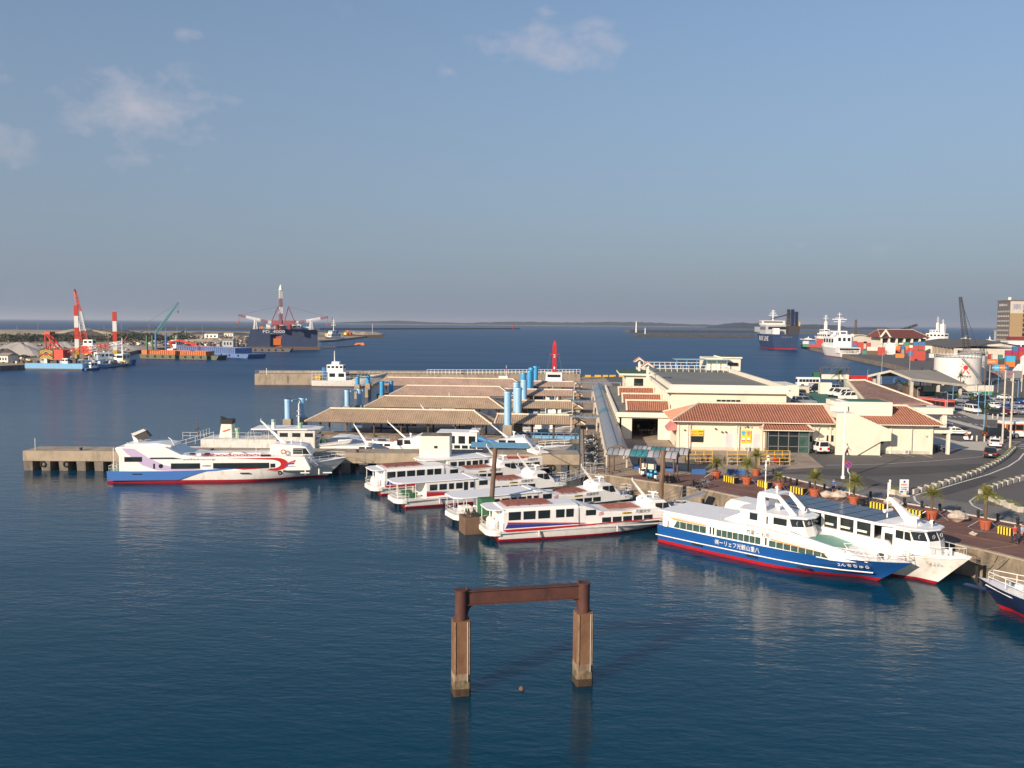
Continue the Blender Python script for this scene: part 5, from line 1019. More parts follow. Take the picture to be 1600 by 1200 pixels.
# posters on the front
def poster(nm, label, px0, px1, pt, pb, m):
 x0_, x1_, z0_, z1_ = on_front(px0, px1, pt, pb); mb = MB(); mb.bx(x0_, x1_, 133.82, 133.88, z0_, z1_, m); root = T(nm, label, 'sign', ((x0_+x1_)/2, 133.85, (z0_+z1_)/2)); o = mb.build('board', root); o.location = (-(x0_+x1_)/2, -133.85, -(z0_+z1_)/2); return root, x1_-x0_, z1_-z0_
r_, w_, h_ = poster('banner', 'bright yellow banner with red letters at the left end of the terminal front', 1080, 1099, 671, 681, 'sign_yellow')
text('マリンスクール', .34, 'ink_red', r_, loc=(-.45, -.06, .15), width=.9); text('体験ダイビング', .2, 'ink_red', r_, loc=(-.45, -.06, -.25), width=.9); text('受付中', .3, 'ink_black', r_, loc=(.5, -.06, .18), width=.7); text('TEL 88-2', .2, 'ink_black', r_, loc=(.5, -.06, -.22), width=.7)
r_, w_, h_ = poster('poster', 'yellow shop poster with two aloha shirts and two snow cones between the grey doors', 1158, 1173, 672, 692, 'sign_yellow')
mb = MB()
for sx, mm in ((-.38, 'container_skyblue'), (.38, 'cloth_pink')):
 mb.poly([(sx-.3, -.05, .72), (sx-.2, -.05, .82), (sx+.2, -.05, .82), (sx+.3, -.05, .72), (sx+.3, -.05, .5), (sx+.18, -.05, .5), (sx+.18, -.05, .15), (sx-.18, -.05, .15), (sx-.18, -.05, .5), (sx-.3, -.05, .5)][::-1], mm)
 mb.poly([(sx-.22, -.05, -.3), (sx, -.05, -.1), (sx+.22, -.05, -.3), (sx+.1, -.05, -.75), (sx-.1, -.05, -.75)], 'ink_white'); mb.bx(sx-.26, sx+.26, -.06, -.05, -.72, -.56, 'ink_red')
mb.build('artwork', r_, fix=False)
# ---------------------------------------------------------------- arched walkway roofs
def vault(root, x0, x1, y0, y1, z, rise, seg, bands=None, ribs=True, axis='y', name='arched_roof'):
 n = 12; arc = [(x0+(x1-x0)*i/n, z+rise*(1-((2*i/n)-1)**2)) for i in range(n+1)]; mb = MB()
 k = seg
 for j in range(k):
  a, b = y0+(y1-y0)*j/k, y0+(y1-y0)*(j+1)/k; m_ = bands(j) if bands else 'poly'
  P = (lambda x, y, zz: (x, y, zz)) if axis == 'y' else (lambda x, y, zz: (y, x, zz))
  mb.loft([[P(x, a, zz) for x, zz in arc], [P(x, b, zz) for x, zz in arc]], m_)
  mb.loft([[P(x, a, zz+.02) for x, zz in arc], [P(x, a+.09, zz+.02) for x, zz in arc]], 'darkmetal')
 P = (lambda x, y, zz: (x, y, zz)) if axis == 'y' else (lambda x, y, zz: (y, x, zz))
 for xx, zz in (arc[0], arc[n//2], arc[-1]): mb.cyl(P(xx, y0, zz+.02), P(xx, y1, zz+.02), .05, 'darkmetal', n=4)
 return mb.build(name, root, fix=False)
t = T('covered_walkway', 'long grey arched walkway roof running beside the ferry terminal', 'walkway', (0, 0, 0))
vault(t, 3.7, 6.7, 113.2, 232, 5.1, .85, 62, bands=lambda j: 'poly_teal' if 22 < j < 26 or 38 < j < 41 or 50 < j < 53 else 'poly')
for i in range(16):
 for x in (3.85, 6.55): mb = MB(); mb.bx(x-.1, x+.1, 116+i*7.6-.1, 116+i*7.6+.1, Q, 5.1, 'concrete_light'); mb.build('post', t)
mb = MB(); mb.bx(3.62, 3.75, 113.4, 232, 4.95, 5.25, 'concrete_light'); mb.build('gutter', t)
for k, (y, x0_, x1_) in enumerate(((156, -1.6, 3.6), (186, -1.6, 3.6), (216, -1.6, 3.6), (247, -1.6, 12))):
 tt = T('link_roof', ['flat grey link roof joining the nearest tiled canopy to the arched walkway', 'flat grey link roof joining the second tiled canopy to the arched walkway', 'flat grey link roof joining the third tiled canopy to the arched walkway', 'flat grey link roof at the far end of the arched walkway'][k], 'roof', (0, y, 0), 0, 'flat link roofs beside the arched walkway')
 mb = MB(); mb.prism([(x0_, -1.5), (x1_, -1.5), (x1_, 1.5), (x0_, 1.5)], 5.0, 5.14, 'poly')
 for i in range(6): xx = x0_+(x1_-x0_)*i/5; mb.bx(xx-.04, xx+.04, -1.5, 1.5, 5.15, 5.2, 'darkmetal')
 mb.build('sheet', tt, fix=False)
 for x in (x0_+.3, x1_-.3):
  for yy in (-1.3, 1.3): mb = MB(); mb.bx(x-.1, x+.1, yy-.1, yy+.1, Q, 5.0, 'concrete_light'); mb.build('post', tt)
ra = R(-17); cr = AY(952, 703, 113.0)
for k, (oy, lb) in enumerate(((0, 'front arched shelter of grey and teal sheeting over the parked scooters'), (2.75, 'rear arched shelter of grey and teal sheeting behind its twin'))):
 t = T('arched_shelter', lb, 'shelter', (3.6+oy*math.sin(R(17))+ (2.6 if k else 0), 110.6+oy*math.cos(R(17)), 0), ra, 'twin arched shelters by the quay')
 L_ = 9.0 if k == 0 else 7.3
 vault(t, 0.0, 2.7, 0.0, L_, 5.0, .75, 12, bands=lambda j: 'poly_teal' if 4 <= j < 7 else ('poly' if (j//2) % 2 == 0 else 'steel_dull'), axis='x')
 mb = MB(); n = 10; mb.front([(2.7*i/n, 5.0+.75*(1-((2*i/n)-1)**2)) for i in range(n+1)], L_-.06, L_, 'darkmetal'); mb.build('end_panel', t, fix=False)
 for x in (.4, L_*.5, L_-.3):
  for y in ((.12, 2.58) if k == 0 else (2.58,)): mb = MB(); mb.cyl((x, y, Q), (x, y, 5.0), .1, 'rustbrown', n=8); mb.build('post', t)
# ---------------------------------------------------------------- road vehicles: x forward, z from the ground
def wheel(t, x, y, r, w=.2, rim='steel'):
 mb = MB(); mb.cyl((x, y-w/2, r), (x, y+w/2, r), r, 'rubber', n=14); o = mb.build('wheel', t)
 s = 1 if y > 0 else -1; mb = MB(); mb.cyl((x, y+s*w*.45, r), (x, y+s*(w/2+.01), r), r*.6, rim, n=10); mb.build('rim', o)
def make_car(kind, col, label, group):
 t = T({'van': 'parked_van', 'bus': 'bus', 'sedan': 'parked_car', 'hatch': 'parked_car', 'taxi': 'taxi', 'suv': 'parked_car'}[kind], label, {'van': 'van', 'bus': 'bus', 'taxi': 'taxi'}.get(kind, 'car'), (0, 0, 0), 0, group)
 if kind in ('sedan', 'taxi'): L, Wd, Hh, low, roof = 4.6, 1.7, 1.45, [(-2.3, .35), (-2.3, .8), (-2.2, .95), (-1.5, .98), (1.1, .95), (2.1, .78), (2.3, .65), (2.3, .3)], (-1.55, 1.15, -1.0, .45)
 elif kind == 'hatch': L, Wd, Hh, low, roof = 3.7, 1.6, 1.55, [(-1.85, .35), (-1.85, .95), (.9, .98), (1.7, .8), (1.85, .6), (1.85, .3)], (-1.8, 1.2, -1.6, .5)
 elif kind == 'suv': L, Wd, Hh, low, roof = 4.5, 1.75, 1.8, [(-2.2, .4), (-2.2, 1.1), (1.0, 1.1), (2.05, .98), (2.25, .7), (2.25, .35)], (-2.15, 1.15, -1.95, .55)
 else: L, Wd, Hh, low, roof = 4.4, 1.7, 1.95, [(-2.15, .4), (-2.15, 1.15), (1.3, 1.1), (2.1, .95), (2.2, .65), (2.2, .35)], (-2.15, 1.75, -2.05, 1.05)
 hw = Wd/2; mb = MB(); mb.side(low, -hw, hw, col)
 zb = max(z for x, z in low)-.04; a, b, c, d = roof; ins = .16
 mb.loft([[(a, -hw+.03, zb), (b, -hw+.03, zb), (b, hw-.03, zb), (a, hw-.03, zb)], [(c, -hw+ins, Hh-.05), (d, -hw+ins, Hh-.05), (d, hw-ins, Hh-.05), (c, hw-ins, Hh-.05)], [(c+.12, -hw+ins+.1, Hh), (d-.15, -hw+ins+.1, Hh), (d-.15, hw-ins-.1, Hh), (c+.12, hw-ins-.1, Hh)]], col, closed=True, cap=True); mb.build('body', t, bevel=.05)
 f = lambda u, x0, x1: x0+(x1-x0)*u
 def quad(p0, p1, q1, q0): return [p0, p1, q1, q0]
 z0, z1 = zb+.08, Hh-.1; k0, k1 = (z0-zb)/(Hh-.05-zb), (z1-zb)/(Hh-.05-zb)
 xf0, xf1 = f(k0, b, d), f(k1, b, d); xr0, xr1 = f(k0, a, c), f(k1, a, c); y0_, y1_ = f(k0, hw-.03, hw-ins), f(k1, hw-.03, hw-ins)
 pane(t, quad((xf0, -y0_+.1, z0), (xf0, y0_-.1, z0), (xf1, y1_-.08, z1), (xf1, -y1_+.08, z1)), fr='glass', name='windscreen', off=.012); pane(t, quad((xr0, y0_-.1, z0), (xr0, -y0_+.1, z0), (xr1, -y1_+.08, z1), (xr1, y1_-.08, z1)), fr='glass', name='rear_window', off=.012)
 n = 2 if kind != 'van' else 3
 for s in (-1, 1):
  for i in range(n):
   u0, u1 = i/n+.02, (i+1)/n-.02; xa0, xb0, xa1, xb1 = f(u0, xr0+.12, xf0-.12), f(u1, xr0+.12, xf0-.12), f(u0, xr1+.08, xf1-.08), f(u1, xr1+.08, xf1-.08)
   q = [(xa0, s*y0_, z0), (xb0, s*y0_, z0), (xb1, s*y1_, z1), (xa1, s*y1_, z1)]; pane(t, q if s < 0 else [q[1], q[0], q[3], q[2]], fr='glass', name='side_window', off=.012)
  mb = MB(); mb.bx(L/2-.12, L/2+.0+.01, s*(hw-.35)-.18, s*(hw-.35)+.18, .58, .76, 'lamp_clear'); mb.build('headlight', t); mb = MB(); mb.bx(-L/2-.03, -L/2+.1, s*(hw-.22)-.16, s*(hw-.22)+.16, .68, .9 if kind != 'van' else 1.05, 'lamp_red'); mb.build('tail_light', t)
  for x in (-L*.29, L*.31): wheel(t, x, s*(hw-.08), .31)
 mb = MB(); mb.bx(-L/2-.04, -L/2, -.22, .22, .52, .66, 'yellow' if kind in ('van', 'hatch') else 'ink_white'); mb.build('number_plate', t); mb = MB(); mb.bx(-L/2-.02, L/2+.02, -hw-.015, hw+.015, .3, .48, 'black' if kind != 'sedan' else col); mb.build('bumper', t, bevel=.02)
 if kind == 'taxi': mb = MB(); mb.bx(-.4, -.15, -.2, .2, Hh, Hh+.15, 'lamp_clear'); mb.build('roof_sign', t); mb = MB(); mb.bx(-2.2, 2.0, -hw-.012, hw+.012, .72, .84, 'orange'); mb.build('side_stripe', t)
 return t
_fleet = {}
def car(kind, col, x, y, rz, label, z=Q+.01, group=None):
 k = (kind, col, group)
 if k not in _fleet: t = make_car(kind, col, label, group); _fleet[k] = t; t.location = (x, y, z); t.rotation_euler = (0, 0, rz); return t
 return dup(_fleet[k], (x, y, z), rz, label)
def carpx(kind, col, px, py, rz, label, z=Q+.01, group=None): g = G(px, py, z); return car(kind, col, g[0], g[1]+.8, rz, label, z, group)
GC = 'cars in the public car park'
W_ = R(-80)
cars = [('sedan', 'car_silver', 1483, 636, 'silver saloon at the left end of the front row of the car park'), ('hatch', 'car_dark', 1493, 639, 'dark hatchback beside the silver saloon at the left end of the car park'), ('sedan', 'car_silver', 1506, 642, 'silver saloon with its bonnet towards the kerb left of the white van'), ('van', 'white', 1522, 646, 'white van in the front row of the car park'), ('van', 'car_dark', 1537, 642, 'dark blue van right of the white van in the car park'), ('sedan', 'car_dark', 1559, 650, 'dark saloon in the front row left of the twin utility poles'), ('sedan', 'white', 1557, 638.5, 'white saloon in the second row near the twin utility poles'), ('hatch', 'car_wine', 1576, 648, 'wine red hatchback behind the twin utility poles'), ('sedan', 'car_silver', 1592, 647, 'grey saloon at the right edge of the car park'), ('suv', 'car_dark', 1490, 628, 'dark estate in the second row at the left of the car park'), ('sedan', 'car_silver', 1506, 630, 'silver saloon directly behind the one left of the white van'), ('suv', 'car_dark', 1507, 621, 'dark off-roader in the back row by the bushes'), ('suv', 'car_dark', 1540, 629, 'dark off-roader behind the dark blue van'), ('sedan', 'car_dark', 1526, 634, 'dark saloon directly behind the white van'), ('sedan', 'car_silver', 1567, 632, 'silver saloon behind the white saloon in the second row'), ('sedan', 'white', 1573, 625, 'low white sports car in the back row of the car park'), ('sedan', 'car_blue', 1594, 630, 'bright blue car at the right end of the back row'), ('hatch', 'car_dark', 1437, 619, 'dark car left of the red and grey bus'), ('sedan', 'car_silver', 1588, 638, 'silver saloon behind the right utility pole'), ('sedan', 'car_silver', 1548, 626, 'silver saloon in the back row left of the white sports car'), ('suv', 'car_silver', 1516, 625, 'silver off-roader in the back row right of the dark one'), ('hatch', 'white', 1530, 623, 'small white hatchback at the back beside the round bush'), ('sedan', 'car_dark', 1583, 632, 'dark saloon between the twin poles in the third row'), ('hatch', 'car_green', 1551, 636, 'pale green hatchback in the middle of the car park'), ('suv', 'car_dark', 1475, 624, 'dark off-roader just right of the red and grey bus'), ('sedan', 'car_blue', 1577, 641, 'dark blue saloon between the twin poles in the second row')]
for i, (k, c, x, y, lb) in enumerate(cars): carpx(k, c, x, y, W_+R((i*37 % 11)-5), lb, group=GC)
carpx('taxi', 'white', 1496, 681, R(-8), 'white taxi with an orange stripe passing the terminal end'); carpx('sedan', 'car_silver', 1470, 668, R(-20), 'silver saloon behind the white gate beam, ahead of the taxi')
carpx('taxi', 'white', 1557, 699.5, R(70), 'white taxi seen from behind, ahead of the dark saloon'); carpx('sedan', 'car_dark', 1551, 715, R(66), 'dark saloon with red tail lights driving up beside the planters')
carpx('van', 'car_dark', 1562, 686, R(5), 'dark green van waiting behind the left utility pole')
carpx('van', 'white', 1280, 708, R(100), 'white minivan with red roof box parked at the terminal wall')
def bus(px, py, rz, low, high, label, Lb=9.5):
 g = G(px, py, Q+.01); t = T('bus', label, 'bus', (g[0], g[1], Q+.01), rz); mb = MB(); mb.bx(-Lb/2, Lb/2, -1.2, 1.2, .35, 1.35, low); mb.bx(-Lb/2, Lb/2, -1.2, 1.2, 1.35, 2.6, high); mb.bx(-Lb/2+.05, Lb/2-.05, -1.15, 1.15, 2.6, 2.95, high if high != 'orange' else 'white', top='maroon' if high == 'crane_red' else 'white'); mb.build('body', t, bevel=.05)
 for s in (-1, 1):
  for i in range(6): mb = MB(); x = -Lb/2+.4+i*(Lb-.8)/6; mb.bx(x+.08, x+(Lb-.8)/6-.05, s*1.2-.03, s*1.2+.03, 1.5, 2.4, 'glass'); mb.build('window', t)
  for x in (-Lb*.28, Lb*.32): wheel(t, x, s*1.1, .48, .3)
 for s in (-1, 1): mb = MB(); mb.bx(s*Lb/2-.03, s*Lb/2+.03, -1.05, 1.05, 1.4, 2.4, 'glass'); mb.build('windscreen', t); mb = MB(); mb.bx(s*Lb/2-.03, s*Lb/2+.03, -.9, -.6, .7, .95, 'lamp_clear' if s > 0 else 'lamp_red'); mb.bx(s*Lb/2-.03, s*Lb/2+.03, .6, .9, .7, .95, 'lamp_clear' if s > 0 else 'lamp_red'); mb.build('headlight' if s > 0 else 'tail_light', t)
 return t
bus(1461, 642, R(-72), 'shipgrey', 'crane_red', 'red and grey bus with dark red roof parked by the terminal exit'); bus(1604, 684, R(8), 'white', 'orange', 'orange and white bus at the right edge behind the twin poles')
# rooftop cars
for k, c, px, py, rz, lb in (('suv', 'car_dark', 1279, 612, R(-160), 'black off-roader at the head of the rooftop row'), ('van', 'car_silver', 1298, 614, R(-165), 'silver minivan second from the left in the rooftop row'), ('van', 'white', 1310, 620, R(-165), 'white van third in the rooftop row'), ('van', 'white', 1322, 622, R(-168), 'white van fourth in the rooftop row'), ('van', 'white', 1330, 627, R(-172), 'white estate van nearest the stair tower on the roof'), ('suv', 'car_silver', 1240, 628, R(-170), 'silver off-roader on the roof beside the raised hall'), ('suv', 'car_gold', 1244, 622, R(-175), 'brown off-roader behind the silver one on the roof'), ('suv', 'car_silver', 1258, 634, R(8), 'pale off-roader just above the tiled ridge on the roof'), ):
 carpx(k, c, px, py, rz, lb, z=6.52, group='cars on the terminal roof')
g = AY(1190, 628, 149.0); car('van', 'white', 25.8, 147.6, R(0), 'white van glimpsed over the front tiled ridge, before the raised hall wall', z=7.0) if False else None
# ---------------------------------------------------------------- bicycles, scooters, motorcycles
def make_bike(kind, col, label, group):
 t = T(kind, label, {'scooter': 'scooter', 'bicycle': 'bicycle', 'motorcycle': 'motorcycle'}[kind], (0, 0, 0), 0, group)
 r, wb = (.33, .52) if kind == 'bicycle' else ((.24, .60) if kind == 'scooter' else (.31, .70)); w = .02 if kind == 'bicycle' else .06
 for x in (-wb, wb): mb = MB(); mb.torus((x, 0, r), r-w, w, 'rubber', n=12, k=4); mb.cyl((x, -.03, r), (x, .03, r), r*.55 if kind != 'bicycle' else .04, 'steel', n=8); mb.build('wheel', t, fix=False)
 mb = MB()
 if kind == 'bicycle': mb.tube([(-wb, 0, r), (-.12, 0, .3), (.38, 0, .75), (-.18, 0, .72), (-wb, 0, r)], .02, col, n=4); mb.tube([(-.12, 0, .3), (-.2, 0, .85)], .018, col, n=4); mb.tube([(wb, 0, r), (.38, 0, .8), (.34, 0, 1.0)], .02, col, n=4); mb.build('frame', t, fix=False); mb = MB(); mb.box((-.2, 0, .9), (.25, .14, .05), 'black'); mb.build('saddle', t); mb = MB(); mb.cyl((.32, -.26, 1.02), (.32, .26, 1.02), .018, 'steel', n=5); mb.build('handlebar', t); mb = MB(); mb.box((.55, 0, .85), (.28, .3, .22), 'steel', tp=1.15); mb.build('basket', t)
 else:
  if kind == 'scooter': mb.side([(-.8, .45), (-.75, .75), (-.1, .78), (0, .35), (.35, .32), (.5, .95), (.62, .92), (.62, .4), (.45, .22), (-.6, .24)], -.17, .17, col)
  else: mb.side([(-.95, .75), (-.9, .85), (-.2, .78), (.1, .98), (.42, .92), (.5, .6), (.3, .35), (-.25, .3), (-.4, .6)], -.15, .15, col); mb.cyl((-.75, .18, .4), (.1, .18, .35), .06, 'steel', n=6); mb.tube([(wb, -.08, r), (.45, -.08, .95)], .03, 'steel', n=4); mb.tube([(wb, .08, r), (.45, .08, .95)], .03, 'steel', n=4)
  mb.build('body', t, bevel=.03); mb = MB(); mb.box((-.4, 0, .84), (.7, .26, .1), 'black'); mb.build('seat', t, bevel=.03); mb = MB(); mb.cyl((.45, -.32, 1.02), (.45, .32, 1.02), .025, 'black', n=5); mb.build('handlebar', t); mb = MB(); mb.cyl((.58, 0, .85), (.68, 0, .85), .09, 'lamp_clear', n=8); mb.build('headlight', t)
 return t
_bk = {}
def bike(kind, col, px, py, rz, label, group, z=Q+.015):
 g = G(px, py, z); k = (kind, col, group)
 if k not in _bk: _bk[k] = make_bike(kind, col, label, group); t = _bk[k]; t.location = (g[0], g[1], z); t.rotation_euler = (0, 0, rz); return t
 return dup(_bk[k], (g[0], g[1], z), rz, label)
rnd = random.Random(11)
GB = 'bicycles and motorcycles in the yellow racks'
for i, (px, k, c) in enumerate([(1071, 'bicycle', 'black'), (1076, 'bicycle', 'car_green'), (1082, 'bicycle', 'steel'), (1087, 'bicycle', 'black'), (1092, 'bicycle', 'red'), (1098, 'motorcycle', 'black'), (1106, 'scooter', 'car_wine'), (1132, 'bicycle', 'black'), (1141, 'scooter', 'steel'), (1146, 'bicycle', 'steel'), (1158, 'scooter', 'black'), (1188, 'motorcycle', 'black'), (1200, 'scooter', 'white'), (1212, 'scooter', 'red'), (1222, 'scooter', 'car_dark'), (1229, 'motorcycle', 'car_dark')]):
 bike(k, c, px, 723+(i % 3)*1.2, R(90+rnd.uniform(-14, 14)), '%s, %s from the left in the yellow parking rack' % (k, ORD[i]), GB)
GW = 'motorcycles and bicycles along the terminal wall'
for i, (px, k, c) in enumerate([(1370, 'scooter', 'black'), (1376, 'scooter', 'car_wine'), (1382, 'motorcycle', 'black'), (1388, 'scooter', 'black'), (1394, 'bicycle', 'black'), (1400, 'bicycle', 'steel'), (1419, 'scooter', 'black'), (1426, 'motorcycle', 'black'), (1433, 'scooter', 'sign_yellow'), (1440, 'scooter', 'palegreen'), (1449, 'motorcycle', 'black'), (1456, 'scooter', 'black'), (1463, 'scooter', 'black'), (1471, 'motorcycle', 'car_silver'), (1301, 'scooter', 'red'), (1294, 'bicycle', 'black'), (1307, 'bicycle', 'steel'), (1316, 'scooter', 'black'), (1219, 'motorcycle', 'black'), (1120, 'motorcycle', 'white')]):
 where = 'right of the outdoor stair' if i < 14 else ('left of the outdoor stair' if i < 18 else 'between the doors')
 bike(k, c, px, 705.5 if i < 18 else 702, R(75+rnd.uniform(-14, 14)) if i < 18 else R(20), '%s %s against the terminal wall %s, %s in line' % ({'sign_yellow': 'yellow', 'palegreen': 'green', 'red': 'red', 'white': 'white'}.get(c, 'dark' if 'black' in c or 'wine' in c else 'silver'), k, where, ORD[i]), GW)
GQ = 'motorcycles parked on the quay strip'
for i in range(22):
 col_ = rnd.choice(['black', 'black', 'steel', 'car_dark']); k = rnd.choice(['scooter', 'motorcycle', 'bicycle']); y = 112.8+i*1.55
 g = PX(2.1, y, Q); bike(k, col_, g[0]+rnd.uniform(-3, 3), g[1], R(10+rnd.uniform(-25, 25)), '%s %s on the quay strip left of the arched walkway, %s from the front' % ('silver' if col_ == 'steel' else 'dark', k, ORD[i]), GQ)
GS = 'scooters under and beside the arched shelter'
for i, (px, py, k, c, rz) in enumerate([(1002, 744, 'scooter', 'white', 100), (1007, 743, 'scooter', 'white', 80), (1015, 747, 'scooter', 'container_skyblue', 70), (1021, 748, 'scooter', 'container_skyblue', 60), (1029, 751, 'scooter', 'white', 50), (1040, 754, 'motorcycle', 'red', 40), (1047, 755, 'scooter', 'black', 20), (1053, 755, 'scooter', 'black', 25), (1086, 764, 'scooter', 'black', 110), (1092, 762, 'bicycle', 'steel', 20), (1100, 764, 'bicycle', 'steel', 20), (1351, 792, 'scooter', 'car_dark', 20)]):
 bike(k, c, px, py, R(rz), '%s %s' % ({'white': 'white', 'container_skyblue': 'bright blue', 'red': 'red', 'black': 'black', 'steel': 'silver', 'car_dark': 'dark'}[c], k)+(' parked between palm pot and striped block' if px > 1300 else (' near the corner post of the quay, %s of the group' % ORD[i] if px < 1080 else ' standing alone on the red paving, %s from the left' % ORD[i-8])), GS)
for i in range(5): g = PX(10.4+i*.7, 150.5, Q); bike('bicycle', 'steel' if i % 2 else 'black', g[0], g[1], R(60+i*20), 'bicycle in the dark passage under the tiled strips, %s from the left' % ORD[i], 'bicycles inside the passage')
bike('bicycle', 'black', 1055, 699, R(80), 'single black bicycle leaning by the awning corner', None)
# yellow tubular racks
for (a, b, c) in ((1073, 1113, 'left'), (1136, 1168, 'middle'), (1186, 1234, 'right')):
 for k, dy in ((0, 0), (1, -12)):
  p0, p1 = G(a, 727+dy, Q), G(b, 727+dy, Q); t = T('parking_rail', 'yellow tube railing, %s one of the %s row of the bicycle rack' % (c, 'front' if k == 0 else 'back'), 'railing', (0, 0, 0), 0, 'yellow rack railings'); rail(t, [(p0[0], p0[1], Q), (p1[0], p1[1], Q)], 1.0, r=.05, m='pave_yellow_rail' if 'pave_yellow_rail' in M else 'yellow', mid=1)
# ---------------------------------------------------------------- potted palms, blocks, rocks, bollards
def palm_crown(mb, z, R0, n, m, rnd, droop=1.0, w=.10):
 for i in range(n):
  th = rnd.uniform(0, 6.28); el = rnd.uniform(.1, 1.35); L = R0*rnd.uniform(.75, 1.1); pts = []
  for k in range(6):
   f = k/5; r = L*f*math.cos(el)*(1+.1*f); h = L*f*math.sin(el)-droop*L*.55*f*f*math.cos(el)
   pts.append(Vector((math.cos(th)*r, math.sin(th)*r, z+h)))
  s = Vector((-math.sin(th), math.cos(th), 0))
  for k in range(1, 6):
   a, b = pts[k-1], pts[k]
   for sg in (-1, 1):
    for q in (0, .5):
     c = a.lerp(b, q); ll = L*.30*(1-.5*abs((k-2.5)/3)); e = c+s*sg*ll*.8+(b-a)*.9+Vector((0, 0, -.12*ll)); mb.poly([c, c+(b-a)*.30, e], m)
def pot_palm(px, py, h, label, seed, m='frond', R0=.85):
 g = G(px, py, Q+.01); t = T('potted_palm', label, 'potted palm', (g[0], g[1]+.5, Q+.01), seed*1.3, 'potted palms along the quay'); rnd = random.Random(seed)
 mb = MB(); mb.cyl((0, 0, 0), (0, 0, .85), .40, 'terracotta', r1=.56, n=18); mb.cyl((0, 0, .78), (0, 0, .92), .62, 'terracotta', n=18); mb.build('pot', t, smooth=True)
 mb = MB(); mb.cyl((rnd.uniform(-.12, .12), 0, .85), (0, .03, h-.5), .14, 'trunk', r1=.11, n=8); mb.build('trunk', t, smooth=True); mb = MB(); palm_crown(mb, h-.6, R0*rnd.uniform(.9, 1.15), 85, m, rnd, rnd.uniform(.8, 1.25)); mb.build('crown', t, fix=False)
 for k in range(4): a = k*1.57+.4; mb = MB(); mb.cyl((math.cos(a)*.5, math.sin(a)*.5, .8), (math.cos(a)*1.5, math.sin(a)*1.5, 0), .025, 'steel', n=4); mb.build('stay_wire', t)
 mb = MB(); mb.torus((0, 0, .04), 1.4, .02, 'steel', ax='z', n=20, k=4); mb.build('stay_ring', t, fix=False)
pn = ['closest to the grey shelters', 'third from the shelters, in front of its neighbour', 'right one of the close pair by the yellow rack', 'with thin dark foliage beside the black bollards', 'between two striped blocks, behind the blue ferry mast', 'with a tall yellowish crown left of the parked scooter', 'left of the pale boulder near the white ferry', 'tallest and nearest to the right edge']
for i, (px, py, h) in enumerate([(1120, 749, 2.5), (1168, 758, 3.0), (1182, 744, 3.1), (1218, 767, 2.2), (1274, 778, 2.7), (1336, 790, 3.1), (1459, 813, 3.1), (1543, 829, 3.9)]): pot_palm(px, py, h, 'palm in a terracotta tub, '+pn[i], 20+i, R0=1.25 if i != 3 else .7)
def on_line(px, py): return G(px, py, Q+.01)
bl = ['nearest to the shelters', 'second from the shelters', 'third from the shelters', 'behind the white ferry roof', 'behind the white ferry mast', 'by the two walkers at the right edge']
for i, (xa, xb, py) in enumerate([(1133, 1152, 754.5), (1186, 1204, 762.5), (1237, 1259, 772), (1361, 1386, 797), (1416, 1443, 808), (1561, 1584, 836)]):
 a, b = G(xa, py-3, Q), G(xb, py+1.5, Q); L = min(2.1, math.dist(a, b)); t = T('barrier_block', 'black and yellow striped concrete block, '+bl[i], 'barrier', ((a[0]+b[0])/2, (a[1]+b[1])/2, Q+.01), ang(a, b)-.05, 'striped blocks on the promenade'); mb = MB()
 for k in range(10): x = -L/2+L*k/10; mb.prism([(x, -.3), (x+L/10, -.3), (x+L/10, .3), (x, .3)], 0, .72, 'black' if k % 2 else 'sign_yellow')
 mb.build('block', t, fix=False)
for i, (px, py, s) in enumerate([(1294, 780, .75), (1313, 782, .9), (1399, 794, .9), (1500, 817, .95), (1525, 839, .35)]):
 g = G(px, py, Q); rnd = random.Random(i+3); mb = MB(); rings = []
 for a in range(6):
  t_ = a/5; rr = s*math.sin(.35+t_*2.6)*1.05; rings.append([(g[0]+rr*(1+.25*rnd.uniform(-1, 1))*math.cos(j*.6283), g[1]+.6+rr*.8*(1+.25*rnd.uniform(-1, 1))*math.sin(j*.6283), Q-.02+t_*s*1.15+rnd.uniform(-.05, .05)) for j in range(10)])
 mb.loft(rings, 'rock_pale', closed=True, cap=True); mb.build('boulder', None, ['greyish boulder left of its paler twin beside the man in blue', 'pale boulder right of its twin beside the man in blue', 'pale boulder behind the leaning mast of the white ferry', 'flat pale boulder between the two nearest palms', 'coil of pale rope and net on the red paving near the edge'][i], 'boulder' if i < 4 else 'rope coil')
for i, (px, py) in enumerate([(1208, 741), (1212, 747), (1227, 754), (1235, 756), (1245, 757.5), (1265, 763), (1288, 767), (1311, 771), (1360, 779), (1386, 784), (1413, 789), (1440, 794), (1468, 799), (1498, 804), (1528, 809), (1559, 815), (1590, 821)]):
 g = G(px, py, Q); t = T('bollard', 'small black bollard on the kerb, %s from the left' % ORD[i], 'bollard', (g[0], g[1], Q+.12 if i > 4 else Q+.02), 0, 'black bollards along the kerb'); mb = MB(); mb.cyl((0, 0, 0), (0, 0, .5), .13, 'black', n=10); mb.sph((0, 0, .55), .17, 'black', n=10, k=6); mb.build('post', t, smooth=True)
for i, (xa, ya, xb, yb) in enumerate([(1080, 741, 1103, 741.5), (1136, 741, 1165, 741.5), (990, 732, 1018, 736), (1014, 733, 1056, 738)]):
 a, b = G(xa, ya, Q), G(xb, yb, Q); L = math.dist(a, b); t = T('water_barrier', 'bright blue long low barrier, '+['left one on the paving edge', 'right one on the paving edge', 'back one under the shelter', 'front one under the shelter'][i], 'barrier', ((a[0]+b[0])/2, (a[1]+b[1])/2, Q), ang(a, b), 'blue barriers near the shelters'); mb = MB(); mb.box((0, 0, .35), (L, .7, .68), 'midblue', tp=.95); mb.build('body', t, bevel=.06)
